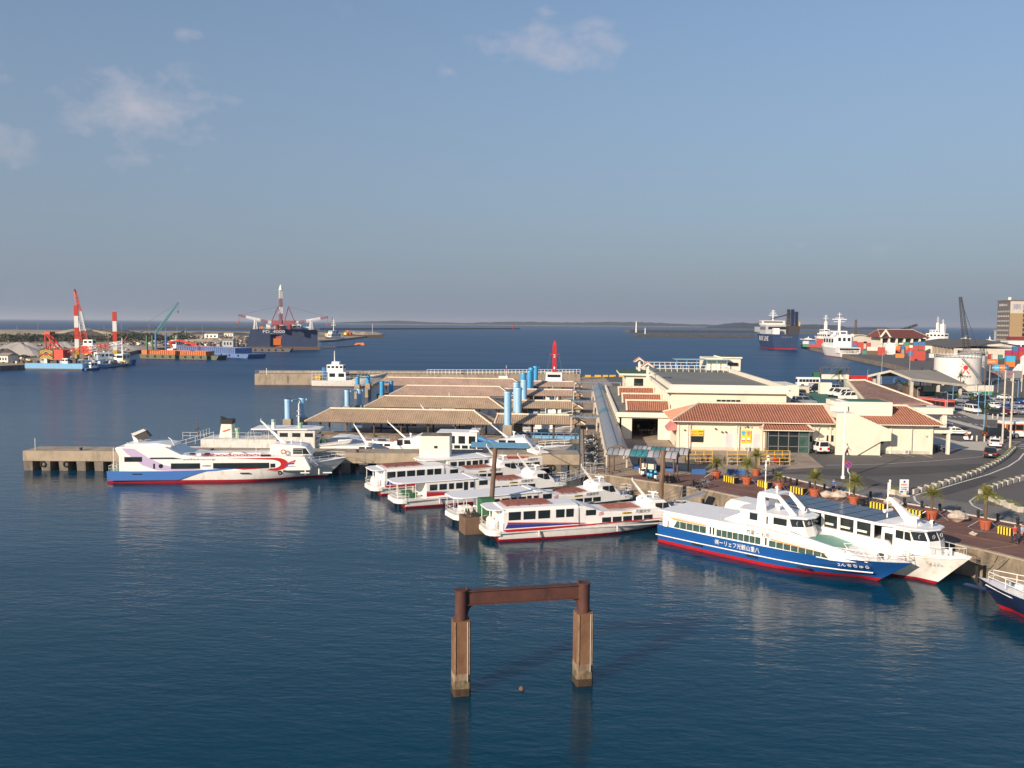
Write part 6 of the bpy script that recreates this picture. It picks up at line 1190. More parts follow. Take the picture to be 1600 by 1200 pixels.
g = G(1014, 738, Q); t = T('handcart', 'cream box cart with a small white notice under the shelter', 'cart', (g[0], g[1], Q), R(-10)); mb = MB(); mb.box((0, 0, .85), (1.8, 1.0, .8), 'cream_white'); mb.build('box', t, bevel=.04)
for x in (-.6, .6): mb = MB(); mb.cyl((x, -.5, .25), (x, -.42, .25), .25, 'rubber', n=12); mb.build('wheel', t)
# planters along the curved road edge: concrete tubs with grass
def planters(pts, n, label, grp):
 P = [G(x, y, Q) for x, y in pts]; seg = [math.dist(P[i], P[i+1]) for i in range(len(P)-1)]; tot = sum(seg); first = None
 for k in range(n):
  d = tot*k/(n-1); i = 0
  while i < len(seg)-1 and d > seg[i]: d -= seg[i]; i += 1
  f = d/seg[i]; x, y = P[i][0]+(P[i+1][0]-P[i][0])*f, P[i][1]+(P[i+1][1]-P[i][1])*f; rz = ang(P[i], P[i+1]); lb = label % ORD[k]
  if first is None:
   first = T('planter', lb, 'planter', (x, y, Q), rz, grp); mb = MB()
   mb.box((0, 0, .3), (1.25, .6, .6), 'concrete_light', tp=1.06); mb.bx(-.5, .5, -.2, .2, .5, .605, 'trunk'); mb.build('tub', first, bevel=.03); mb = MB(); rr = random.Random(k)
   for _ in range(70): a = Vector((rr.uniform(-.5, .5), rr.uniform(-.2, .2), .58)); mb.poly([a, a+Vector((.04, .02, 0)), a+Vector((rr.uniform(-.16, .16), rr.uniform(-.16, .16), rr.uniform(.15, .5)))], 'foliage_pale')
   mb.build('grass', first, fix=False)
  else: dup(first, (x, y, Q), rz+(math.pi if k % 2 else 0), lb)
planters([(1428, 771), (1465, 761), (1500, 750), (1532, 738), (1556, 726), (1572, 715), (1584, 703)], 26, 'concrete planter in the long curved row, %s from the white notice board', 'planters along the road curve')
planters([(1535, 772), (1550, 765), (1566, 759), (1583, 754), (1602, 749)], 9, 'concrete planter in the short upper row at the right edge, %s from the left', 'planters at the right edge')
planters([(1550, 783), (1565, 789), (1590, 799)], 4, 'concrete planter in the lower row near the tallest palm, %s from the left', 'lower planters at the right edge')
planters([(1400, 773), (1408, 774)], 2, 'lone concrete planter left of the white notice board, %s of two', 'planters by the notice board')
# ---------------------------------------------------------------- lamps, signs, utility poles
def lamp(px, py, z0, h, arm, m, label, r=.09, double=False, cat='street lamp'):
 g = G(px, py, z0); t = T('street_lamp', label, cat, (g[0], g[1], z0), 0, 'blue car park lamps' if m == 'lightblue' else None); mb = MB(); mb.cyl((0, 0, 0), (0, 0, .35), r*1.8, m, n=8); mb.cyl((0, 0, 0), (0, 0, h*.93), r, m, r1=r*.6, n=8)
 pts = [(0, 0, h*.93), (arm*.2, 0, h*.98), (arm*.6, 0, h), (arm, 0, h)]; mb.tube(pts, r*.5, m, n=5); mb.build('pole', t); mb = MB(); mb.box((arm*1.15, 0, h-.03), (.6 if abs(arm) > .6 else .45, .22, .12), 'steel'); mb.build('lamp_head', t)
lamp(1317, 748, Q, 10.0, -1.3, 'white', 'tall white street lamp standing at the left edge of the road', .14)
lp = [(1442, 617, 5.5, .5), (1488, 640, 5.6, .45), (1479, 658, 6.0, -.4), (1528, 649.5, 5.6, .4), (1537, 674, 8.6, -.5), (1523, 618, 5.2, .4), (1449, 617, 4.6, .3), (1548, 624, 5, .3), (1433, 631, 4.0, .4), (1485, 614, 4.2, .3), (1559, 613, 5, .3), (1590, 625, 5.5, -.3), (1396, 612, 4, .4), (1355, 597, 4.2, .4)]
ln = ['left of the red and grey bus', 'at the left end of the front parking row', 'at the kerb corner below the bus', 'in front of the white van', 'tallest one, beside the small palm on the island', 'against the storage tank', 'at the white and green wall, left end', 'right of the storage tank', 'over the long terminal canopy', 'in front of the palm trees', 'beyond the back row of cars', 'at the right edge behind the cars', 'in front of the open shed', 'left of the open shed']
for i, (px, py, h, a) in enumerate(lp): lamp(px, py, Q, h, a, 'lightblue', 'pale blue lamp post '+ln[i], .085)
for i, (px, py, h) in enumerate([(1377, 606, 9), (1463+12, 610, 9.5)]): lamp([1377, 1420][i], [600, 608][i], Q, [10.5, 12.5][i], 1.6, 'steel', ['grey street lamp rising behind the open shed', 'taller grey street lamp in front of the open shed roof'][i], .11)
def upole(px, py, h, label, r=.17, m='concrete_light', lean=0): g = G(px, py, Q); t = T('utility_pole', label, 'utility pole', (g[0], g[1], Q)); mb = MB(); mb.cyl((0, 0, 0), (lean, 0, h), r, m, r1=r*.7, n=10); mb.build('pole', t, smooth=True); return t
h0 = R(131); bwl = G(1563, 951, 0); t = T('patrol_boat', 'dark navy boat with white rail and stripe, cut off by the right edge', 'boat', (bwl[0]-12.2*math.cos(h0), bwl[1]-12.2*math.sin(h0), 0), h0)
hull(t, 14, 4.2, 1.5, 2.1, top='navy', boot='boot_red', boot_z=.3, full=.5, rake=.13, deck='white')
for s in (-1, 1): mb = MB(); mb.tube([(1, s*2.12, 1.25), (7, s*2.1, 1.3), (11, s*1.35, 1.5), (13.2, s*.35, 1.7)], .05, 'ink_white', n=5); mb.build('rubbing_strake', t, fix=False)
rail(t, [(6, -1.9, 1.6), (10, -1.5, 1.8), (13, -.4, 2.0), (13, .4, 2.0), (10, 1.5, 1.8), (6, 1.9, 1.6)], .8, r=.03, mid=1)
mb = MB(); mb.prism([(12.6, -.5), (15.0, -.3), (15.0, .3), (12.6, .5)], 1.2, 1.3, 'navy'); mb.build('bow_platform', t, bevel=.03); mb = MB(); mb.side([(3, 1.5), (3, 2.9), (6.6, 2.9), (8.2, 1.9), (8.4, 1.6)], -1.3, 1.3, 'white'); mb.build('cabin', t, bevel=.08)
for s in (-1, 1): win(t, 4, 6.4, 2.1, 2.7, s*1.3, s)
mb = MB(); mb.cyl((11.6, 0, 1.9), (11.6, 0, 2.4), .14, 'steel', n=8); mb.box((10.8, 0, 2.1), (.6, .5, .35), 'white'); mb.build('anchor_winch', t)
u1 = upole(1566, 693, 12.2, 'left concrete pole of the braced pair near the crossing'); u2 = upole(1578, 700, 12.0, 'right concrete pole of the braced pair near the crossing')
d = Vector(u2.location)-Vector(u1.location); mb = MB()
for z in (6.0, 8.3, 10.6): mb.cyl((-.3*d.x, -.3*d.y, z), (1.3*d.x, 1.3*d.y, z), .06, 'steel', n=5)
mb.cyl((0, 0, 6.2), (d.x*.5, d.y*.5, 8.2), .05, 'steel', n=5); mb.cyl((d.x, d.y, 6.2), (d.x*.5, d.y*.5, 8.2), .05, 'steel', n=5); mb.build('crossarm', u1)
for px, py, h, lb, m in ((1537, 617, 11, 'brown pole against the storage tank', 'rustbrown'), (1545, 617, 8.5, 'pale pole right of the storage tank', 'concrete_light'), (1596, 612, 8, 'grey pole at the right edge beyond the car park', 'concrete_light')): upole(px, py, h, lb, .14, m)
g = G(1327, 775, Q); t = T('road_sign', 'round blue no-parking sign with red rim on a cranked white pole', 'road sign', (g[0], g[1], Q)); mb = MB(); mb.tube([(0, 0, 0), (0, 0, 2.5), (-.25, 0, 2.8), (-.25, 0, 3.9)], .05, 'white', n=6); mb.build('pole', t, fix=False); mb = MB(); mb.cyl((-.25, -.05, 3.6), (-.25, -.08, 3.6), .38, 'ink_red', n=20); mb.cyl((-.25, -.08, 3.6), (-.25, -.09, 3.6), .29, 'ink_blue', n=20); mb.poly([(-.49, -.1, 3.78), (-.43, -.1, 3.84), (-.01, -.1, 3.42), (-.07, -.1, 3.36)], 'ink_red'); mb.build('sign_face', t, fix=False)
g = G(1412, 775, Q); t = T('notice_board', 'white notice board on feet with blue lettering beside the road', 'sign', (g[0], g[1], Q), R(4)); mb = MB(); mb.bx(-.5, .5, -.04, .04, .35, 1.9, 'ink_white'); mb.build('board', t); mb = MB(); mb.box((0, 0, .08), (1.1, .7, .15), 'concrete_light'); mb.build('foot', t)
mb = MB(); mb.cyl((0, -.05, 1.65), (0, -.06, 1.65), .13, 'ink_blue', n=12); mb.bx(-.45, .45, -.06, -.045, .4, .62, 'swoosh_blue'); mb.build('symbol', t, fix=False); text('駐車禁止', .2, 'ink_red', t, loc=(0, -.06, 1.32), width=.75); text('NO PARKING', .12, 'ink_blue', t, loc=(0, -.06, 1.02), width=.8); text('港湾管理者', .14, 'ink_blue', t, loc=(0, -.06, .8), width=.7)
g = G(1390, 772, Q); mb = MB(); x, y = g; mb.cyl((x, y, Q), (x, y, Q+1.5), .1, 'white', n=8); mb.sph((x, y, Q+1.55), .15, 'white', n=8); mb.build('post', None, 'short white post beside the lone planter', 'post')
for i, (px, py) in enumerate([(1526, 689), (1538, 690), (1548, 691), (1555, 690), (1562, 691), (1551, 654), (1559, 654)]):
 g = G(px, py, Q); mb = MB(); mb.cyl((0, 0, 0), (0, 0, .95), .13, 'concrete_light', n=10); o = mb.build('stone_bollard', None, 'pale stone bollard, %s' % (ORD[i]+' from the left beside the scooter rider' if i < 5 else ['left', 'right'][i-5]+' one of two by the car park kerb'), 'bollard', 'pale stone bollards'); o.location = (g[0], g[1], Q)
# palms and shrubs in the ground
def palm_tree(px, py, h, label, seed, R0=2.3, z0=Q, m='foliage', grp='palm trees near the car park'):
 g = G(px, py, z0); t = T('palm_tree', label, 'palm tree', (g[0], g[1], z0), seed, grp); rnd = random.Random(seed); mb = MB(); mb.cyl((0, 0, 0), (.2, .1, h-R0*.4), .2, 'trunk', r1=.13, n=8); mb.build('trunk', t, smooth=True); mb = MB(); palm_crown(mb, h-R0*.5, R0, 34, m, rnd, 1.2); mb.build('crown', t, fix=False)
palm_tree(1437, 614, 6.8, 'palm tree in front of the open shed, left one', 5); palm_tree(1456, 616, 6.8, 'palm tree in front of the open shed, right one', 6); palm_tree(1500, 617, 6.4, 'palm tree in front of the white storage tank', 7, 2.0); palm_tree(1311, 612, 6.6, 'palm tree behind the rooftop car park', 8, 2.6); palm_tree(1541, 676, 5.2, 'small palm on the traffic island beside the tall lamp', 9, 1.5); palm_tree(1504, 617, 4, 'short palm right of the tank palm', 19, 1.4)
def shrub(px, py, w, d, h, label, seed, m='foliage', z0=Q, grp=None):
 g = G(px, py, z0); rnd = random.Random(seed); mb = MB()
 for _ in range(int(260)):
  u, v = rnd.random(), rnd.random(); th = rnd.uniform(0, 6.28); rr = math.sqrt(u); x, y = rr*math.cos(th)*w/2, rr*math.sin(th)*d/2; z = h*(1-rr*rr*.7)*rnd.uniform(.15, 1); a = Vector((x, y, z)); s = .32*min(1.6, h)
  n1 = Vector((rnd.uniform(-1, 1), rnd.uniform(-1, 1), rnd.uniform(-.3, 1))).normalized()*s; n2 = Vector((rnd.uniform(-1, 1), rnd.uniform(-1, 1), rnd.uniform(-1, 1))).normalized()*s; mb.poly([a-n1*.5, a+n2*.5, a+n1*.5], m)
 o = mb.build('shrub', None, label, 'shrub', grp, fix=False); o.location = (g[0], g[1], z0); return o
for i, (px, py, w, h, lb) in enumerate([(1550, 676, 4.5, .7, 'low bush at the foot of the small palm'), (1478, 621, 6, 1.2, 'clipped bush below the green and white wall, left of the bus'), (1495, 621, 5, 1.3, 'clipped bush behind the back row of cars'), (1522, 626, 3.5, 1.8, 'round bush between the parked cars'), (1560, 621, 8, 1.3, 'long bush at the back right of the car park'), (1585, 623, 6, 1.4, 'bush behind the bright blue car'), (1420, 603, 4, 2, 'bush under the right end of the open shed'), (1580, 705, 1.6, .6, 'weeds at the foot of the right utility pole')]): shrub(px, py, w, w*.5, h, lb, 40+i, grp='bushes near the car park')
# quay-side bits
g0 = Vector(G(905, 770, 1.2)+(1.2,)); g1 = Vector((1.2, 112.5, Q+.1))
t = T('gangway', 'sloping aluminium gangway with handrails from the quay corner down to the ferries', 'gangway', (0, 0, 0)); a = Vector(AY(880, 752, 108)); b = Vector((2.0, 111.2, Q+.05)); mb = MB(); beam(mb, a, b, 1.1, .12, 'greymetal'); mb.build('deck', t, fix=False)
for s in (-.5, .5):
 n_ = Vector((-(b-a).y, (b-a).x, 0)).normalized()*s; mb = MB(); mb.tube([a+n_+Vector((0, 0, .95)), b+n_+Vector((0, 0, .95))], .035, 'concrete_light', n=4); mb.tube([a+n_+Vector((0, 0, .5)), b+n_+Vector((0, 0, .5))], .03, 'concrete_light', n=4)
 for k in range(7): q = (a+n_).lerp(b+n_, k/6); mb.cyl(q, q+Vector((0, 0, .95)), .03, 'concrete_light', n=4)
 mb.build('handrail', t, fix=False)
t = T('gangway', 'grey floating gangway running down from the red paving behind the nearest ferry', 'gangway', (0, 0, 0)); a = Vector(AY(1035, 792, 95)); b = Vector(AY(1098, 771, 98.5)); mb = MB(); beam(mb, a, b, 1.2, .15, 'greymetal'); mb.build('deck', t, fix=False)
mb = MB(); n_ = Vector((-(b-a).y, (b-a).x, 0)).normalized()*.5; mb.tube([a+n_+Vector((0, 0, .9)), b+n_+Vector((0, 0, .9))], .03, 'steel', n=4); mb.tube([a-n_+Vector((0, 0, .9)), b-n_+Vector((0, 0, .9))], .03, 'steel', n=4); mb.build('handrail', t, fix=False)
t = T('quay_fence', 'short pale railing on the quay corner above the gangway', 'railing', (0, 0, 0)); rail(t, [(.7, 111.4, Q), (3.4, 111.0, Q), (3.6, 109.4, Q)], 1.3, r=.05, m='steel', mid=1)
for i, (px, pz, s) in enumerate([(946, 1.75, .62), (1563, 1.5, .62)]):
 g = G(px, [751, 873][i], Q-.8); mb = MB(); mb.torus((0, 0, 0), s*.72, s*.3, 'rubber', n=20, k=8); o = mb.build('tyre_fender', None, ['large black tyre hanging at the quay corner', 'black tyre hanging on the quay wall right of the white ferry bow'][i], 'tyre', smooth=True); o.location = (g[0]-.15, g[1]-.45, 1.75); o.rotation_euler = (0, 0, R(-30 if i == 0 else -52))
# mooring lines
for i, (a, b, lb) in enumerate([(AY(1519, 873, 72.6), G(1556, 866, Q+.2), 'mooring rope from the white ferry bow to the quay, upper one'), (AY(1516, 876, 72.6), G(1575, 870, Q+.2), 'mooring rope from the white ferry bow to the quay, lower one')]):
 a = Vector(a); b = Vector(b+(Q+.15,)) if len(b) == 2 else Vector(b); mb = MB(); mb.tube([a.lerp(b, k/8)+Vector((0, 0, -.5*math.sin(math.pi*k/8))) for k in range(9)], .035, 'rope', n=5); mb.build('mooring_rope', None, lb, 'rope')
for i, (a, b) in enumerate(((AY(905, 758, 104.5), (1.0, 109.9, Q+.1)), (AY(1012, 779, 98.3), G(1060, 762, Q)+(Q+.2,)), (AY(545, 716, 114.8), (-33, 119.6, 2.9)), (AY(1040, 826, 86.5), AY(1035, 800, 92)), (AY(172, 735, 110), (-62, 118.4, 2.9)))):
 a, b = Vector(a), Vector(b); mb = MB(); mb.tube([a.lerp(b, k/8)-Vector((0, 0, .35*math.sin(math.pi*k/8))) for k in range(9)], .04, 'rope', n=5); mb.build('mooring_rope', None, ['slack rope from a white ferry bow up to the quay corner', 'slack rope from the plain-canopied ferry to the red paving edge', 'slack rope from the swirl-painted ferry bow to the jetty', 'short rope between the blue ferry stern and the nearest white ferry', 'short rope from the swirl-painted ferry stern to the jetty'][i], 'rope')
for i, px in enumerate((1100, 1140, 1455, 1490, 1530)):
 g = G(px, [770, 778, 847, 855, 864][i]+6, Q); mb = MB(); mb.bx(-.12, .12, -.25, 0, -2.2, -.25, 'rubber'); o = mb.build('rubber_fender', None, 'vertical black rubber fender on the quay wall, %s from the left' % ORD[i], 'fender', 'vertical fenders on the quay wall'); e0, e1 = EDGE[3], EDGE[2]; rz = ang(EDGE[3], EDGE[1]); o.location = (g[0], g[1], Q); o.rotation_euler = (0, 0, rz)
# ---------------------------------------------------------------- people
def skin_mesh(name, verts, edges, root=0, sub=1, m='skin', parent=None):
 me = bpy.data.meshes.new(name); me.from_pydata([v[:3] for v in verts], edges, []); o = bpy.data.objects.new(name, me); COL.objects.link(o)
 sk = o.modifiers.new('skin', 'SKIN'); sk.use_smooth_shade = True; sd = o.modifiers.new('sub', 'SUBSURF'); sd.levels = sd.render_levels = sub
 for i, v in enumerate(verts): d = me.skin_vertices[0].data[i]; d.radius = (v[3], v[4] if len(v) > 4 else v[3]); d.use_root = (i == root)
 bpy.context.view_layer.update(); me2 = bpy.data.meshes.new_from_object(o.evaluated_get(bpy.context.evaluated_depsgraph_get())); bpy.data.objects.remove(o)
 me2.materials.clear(); me2.materials.append(M[m]); me2.polygons.foreach_set('use_smooth', [True]*len(me2.polygons)); o = bpy.data.objects.new(name, me2); COL.objects.link(o)
 if parent is not None: o.parent = parent
 return o
def person(x, y, z, rz, label, shirt, trousers, pose='stand', h=1.7, shorts=False):
 t = T('person', label, 'person', (x, y, z), rz); k = h/1.7
 st = {'stand': (.0, .0, .0), 'walk': (.28, -.30, .3), 'ride': (0, 0, 0)}[pose]
 if pose == 'ride': hip, kl, fl = .82, (.38, .16, .78), (.30, .17, .36)
 lf, rf, arm = st
 P = [(0, 0, .93, .13, .15), (0, 0, 1.15, .12, .15), (0, 0, 1.38, .12, .18), (0, 0, 1.50, .055), (.02, 0, 1.60, .085, .075), (.0, 0, 1.70, .075, .07)]
 E_ = [(0, 1), (1, 2), (2, 3), (3, 4), (4, 5)]
 def limb(j, pts):
  s = len(P); P.extend(pts); E_.append((j, s)); E_.extend([(s+i, s+i+1) for i in range(len(pts)-1)]); return s
 legs = []
 for s, f in ((1, lf), (-1, rf)):
  if pose == 'ride': legs.append(limb(0, [(.05, s*.10, .86, .085), (.42, s*.15, .80, .06), (.32, s*.16, .40, .045), (.42, s*.16, .33, .035)]))
  else: legs.append(limb(0, [(0, s*.09, .86, .085), (f*.55+.02, s*.09, .48, .06), (f*.9-(.06 if f < 0 else 0), s*.09, .09+(.05 if f < 0 else 0), .042), (f*.9+.14, s*.10, .03+(.03 if f < 0 else 0), .032)]))
 arms = []
 for s in (1, -1):
  w = arm*s*-1
  if pose == 'ride': a = limb(2, [(0, s*.19, 1.40, .05), (.14, s*.25, 1.18, .042), (.40, s*.26, 1.10, .032), (.47, s*.26, 1.08, .034)])
  else: a = limb(2, [(0, s*.20, 1.40, .05), (w*.4, s*.24, 1.12, .04), (w+.06, s*.25, .88, .03), (w+.09, s*.25, .81, .033)])
  hx = P[a+3]; arms.append(a)
  for q in range(4): n = len(P); P.append((hx[0]+.035+.01*q, hx[1]+(q-1.5)*.02, hx[2]-.07+.006*abs(q-1), .009)); P.append((hx[0]+.045, hx[1]+(q-1.5)*.02, hx[2]-.11+.008*abs(q-1), .008)); E_.append((a+3, n)); E_.append((n, n+1))
  n = len(P); P.append((hx[0]+.05, hx[1]-s*.035, hx[2]-.035, .010)); E_.append((a+3, n))
 n = len(P); P.append((.10, 0, 1.60, .018)); E_.append((4, n))
 sc = lambda L: [(v[0]*k, v[1]*k, v[2]*k)+tuple(r*k for r in v[3:]) for v in L]
 skin_mesh('body', sc(P), E_, 0, 1, 'skin', t)
 g_ = 1.13; S = [P[0][:2]+(.95,)+(.135*g_, .155*g_), P[1][:3]+(.125*g_, .155*g_), P[2][:3]+(.125*g_, .185*g_), (0, 0, 1.46, .09, .10)]; SE = [(0, 1), (1, 2), (2, 3)]
 for a in arms: n = len(S); v1, v2 = P[a], P[a+1]; S += [v1[:3]+(.065,), v2[:3]+(.055,)]; SE += [(2, n), (n, n+1)]
 skin_mesh('shirt', sc(S), SE, 0, 1, shirt, t)
 S = [(P[0][0], 0, .98, .14, .16), (P[0][0], 0, .90, .14, .16)]; SE = [(0, 1)]
 for a in legs: n = len(S); v = [P[a], P[a+1], P[a+2]]; S += [v[0][:3]+(.10,), v[1][:3]+(.078,)]; SE += [(1, n), (n, n+1)]; (S.append(v[2][:3]+(.062,)), SE.append((n+1, n+2))) if not shorts else None
 skin_mesh('trousers', sc(S), SE, 0, 1, trousers, t)
 mb = MB(); mb.loft([[(-.012*k+.088*k*math.cos(j*.6283)*math.sin(e_), .082*k*math.sin(j*.6283)*math.sin(e_), (1.655+.10*math.cos(e_))*k) for j in range(10)] for e_ in (.05, .5, 1.0, 1.5, 1.75)], 'hair' if pose != 'ride' else 'ink_white', closed=True); mb.build('hair' if pose != 'ride' else 'helmet', t, smooth=True, fix=False)
 for s in (1, -1):
  f = P[legs[0 if s == 1 else 1]+3]; mb = MB(); mb.box(((f[0]-.05)*k, f[1]*k, (f[2]+.005)*k), (.27*k, .10*k, .08*k), 'black' if s else 'black'); mb.build('shoe', t, bevel=.02)
 return t
def pp(px, py, rz, label, *a, z=Q+.02, **kw): g = G(px, py, z); return person(g[0], g[1], z, R(rz), label, *a, **kw)
pp(1302, 771, -100, 'man in blue T-shirt and dark shorts standing beside the boulders', 'cloth_blue', 'cloth_navy', shorts=True)
pp(1079, 701, 70, 'person in pale shirt standing at the yellow banner', 'cloth_white', 'cloth_beige'); pp(1323, 711, 0, 'man in white shirt and dark trousers walking past the outdoor stair', 'cloth_white', 'cloth_navy', 'walk')
pp(1585, 849, 100, 'person in red top and dark trousers walking at the right edge', 'cloth_red', 'cloth_navy', 'walk'); pp(1597, 848, 110, 'person in light blue shirt walking at the far right edge', 'cloth_lightblue' if 'cloth_lightblue' in M else 'cloth_white', 'cloth_navy', 'walk')
pp(997, 676, -60, 'person in lime yellow vest in the dark passage', 'cloth_lime', 'cloth_navy'); pp(1023, 677, -120, 'person in red trousers in the dark passage', 'cloth_navy', 'cloth_red'); pp(1046, 683, 180, 'person in white by the passage entrance', 'cloth_white', 'cloth_white')
pp(917, 682, 180, 'person in white shirt on the quay strip beside the nearest canopy', 'cloth_white', 'cloth_beige')
pp(1452, 613, 180, 'person in dark clothes walking along the white and green wall', 'cloth_navy', 'cloth_navy', 'walk')
# ferry crewman on the side deck of the white ferry
c = AY(1273, 823, 88.0); person(c[0], c[1], c[2], R(-60), 'crewman in white shirt standing behind the blue ferry wheelhouse', 'cloth_white', 'cloth_navy')
g = G(1513, 689, Q+.02); t = make_bike('scooter', 'white', 'white scooter ridden past the taxi', None); t.location = (g[0], g[1], Q+.02); t.rotation_euler = (0, 0, R(-8)); person(g[0]-.28, g[1]+.03, Q+.02, R(-8), 'scooter rider in pink shirt and white helmet', 'cloth_pink', 'cloth_navy', 'ride')
# ---------------------------------------------------------------- helpers for ships and cranes
def lattice(mb, p0, p1, w0, w1, n, mats, r=.09, diag=True):
 p0, p1 = Vector(p0), Vector(p1); d = (p1-p0).normalized(); a = d.orthogonal().normalized(); b = d.cross(a); pr = None
 for i in range(n+1):
  f = i/n; c = p0.lerp(p1, f); w = (w0+(w1-w0)*f)/2; q = [c+a*w+b*w, c-a*w+b*w, c-a*w-b*w, c+a*w-b*w]; m = mats[min(len(mats)-1, int(f*len(mats)*.999))]
  for k in range(4): mb.cyl(q[k], q[(k+1) % 4], r*.6, m, n=4, cap=False)
  if pr:
   for k in range(4):
    mb.cyl(pr[k], q[k], r, m, n=4, cap=False)
    if diag: mb.cyl(pr[k], q[(k+1) % 4], r*.6, m, n=4, cap=False)
  pr = q
 return mb
def sh_root(name, label, cat, a, b, grp=None):
 rz = ang(a, b); return T(name, label, cat, (a[0], a[1], 0), rz, grp), math.dist(a, b)
def house(root, name, x0, x1, hw, z0, z1, m='white', wins=0, y0=None, y1=None, wz=None, top=None, bev=.05):
 ya, yb = (-hw, hw) if y0 is None else (y0, y1); mb = MB(); mb.bx(x0, x1, ya, yb, z0, z1, m, top=top); o = mb.build(name, root, bevel=bev)
 if wins:
  for s, yy in ((-1, ya), (1, yb)):
   for i in range(wins): w = (x1-x0)/wins; mb = MB(); zz = wz or (z0+(z1-z0)*.45, z0+(z1-z0)*.8); mb.bx(x0+w*i+w*.18, x0+w*(i+1)-w*.18, yy-.04, yy+.04, zz[0], zz[1], 'glass'); mb.build('window', o)
  for xx in (x0, x1): mb = MB(); mb.bx(xx-.04, xx+.04, ya*.8, yb*.8, z0+(z1-z0)*.5, z0+(z1-z0)*.8, 'glass'); mb.build('window', o)
 return o
def mast(root, x, z0, z1, m='white', arms=2, r=.12, w=1.2): mb = MB(); mb.cyl((x, 0, z0), (x, 0, z1), r, m, r1=r*.5, n=6); [mb.cyl((x, -w*(1-.3*i), z0+(z1-z0)*(.5+.2*i)), (x, w*(1-.3*i), z0+(z1-z0)*(.5+.2*i)), r*.5, m, n=5) for i in range(arms)]; mb.build('mast', root, fix=False)
# ---------------------------------------------------------------- boats behind the jetty
a = G(450, 742, 0); q = (-38.5, 127.0)
t, L = sh_root('work_ferry', 'white car ferry with black-topped funnel and green-domed gear, behind the swirl-painted ferry', 'ferry', (-62, 122.6), (-34.5, 124.8))
t.location = (-66.0, 127.4, 0)
hull(t, 31.5, 6.4, 1.9, 3.2, top='hull_white', boot='darkmetal', boot_z=.5, bands=[(1.2, 'shipgrey')], full=.5, rake=.12, bulwark=.5)
house(t, 'deckhouse', 9, 20.5, 2.7, 1.9, 3.9, 'white_dirty'); house(t, 'bridge', 20.5, 26.2, 2.3, 2.4, 5.2, 'white_dirty', wins=3, wz=(4.3, 4.9)); mb = MB(); mb.prism([(16.5, -2.4), (25, -2.4), (26.8, -1.2), (26.8, 1.2), (25, 2.4), (16.5, 2.4)], 5.3, 5.5, 'white'); mb.build('bridge_roof', t, bevel=.04)
mb = MB(); mb.loft([[(11.2, -.9, 3.9), (13.2, -.9, 3.9), (13.2, .9, 3.9), (11.2, .9, 3.9)], [(11.5, -.75, 6.0), (13.1, -.75, 6.0), (13.1, .75, 6.0), (11.5, .75, 6.0)]], 'cream_white', closed=True, cap=True); mb.build('funnel', t, bevel=.05)
mb = MB(); mb.bx(11.4, 13.2, -.8, .8, 6.0, 6.7, 'black'); mb.cyl((12, 0, 6.7), (11.2, 0, 7.0), .18, 'black', n=8); mb.build('funnel_cap', t)
mb = MB(); mb.poly([(11.7, -.86, 4.9), (12.9, -.84, 5.3), (12.9, -.84, 5.1), (11.9, -.86, 4.75)], 'ink_red'); mb.build('company_emblem', t, fix=False)
for x in (14.0, 23.6): mb = MB(); mb.cyl((x, -.8, 3.9 if x < 20 else 5.5), (x, -.8, 5.0 if x < 20 else 6.0), .28, 'palegreen', n=10); mb.cyl((x, -.8, 5.0 if x < 20 else 6.0), (x, -.8, 5.4 if x < 20 else 6.3), .4, 'palegreen', n=10); mb.build('ventilator', t)
for x in (7.5, 14.8, 17.2): rail(t, [(x-1.2, -2.6, 3.9), (x+1, -2.6, 3.9), (x+1, 2.6, 3.9)], 1.0, mid=1)
rail(t, [(5.5, -2.9, 2.4), (11, -2.7, 3.9)], 1.1, mid=1); mast(t, 7.6, 3.6, 6.6, 'rustbrown', 1); mast(t, 23.2, 5.5, 9.2, 'white', 2, .16); mb = MB(); mb.cyl((19.8, -1.8, 5.5), (19.8, -1.8, 6.5), .3, 'white', n=10); mb.cyl((19.8, -1.8, 6.5), (19.8, -1.8, 6.9), .32, 'palegreen', n=10); mb.build('ventilator', t)
mb = MB(); mb.torus((27.2, -1.2, 3.4), .4, .14, 'green', ax='y'); mb.build('rope_reel', t)
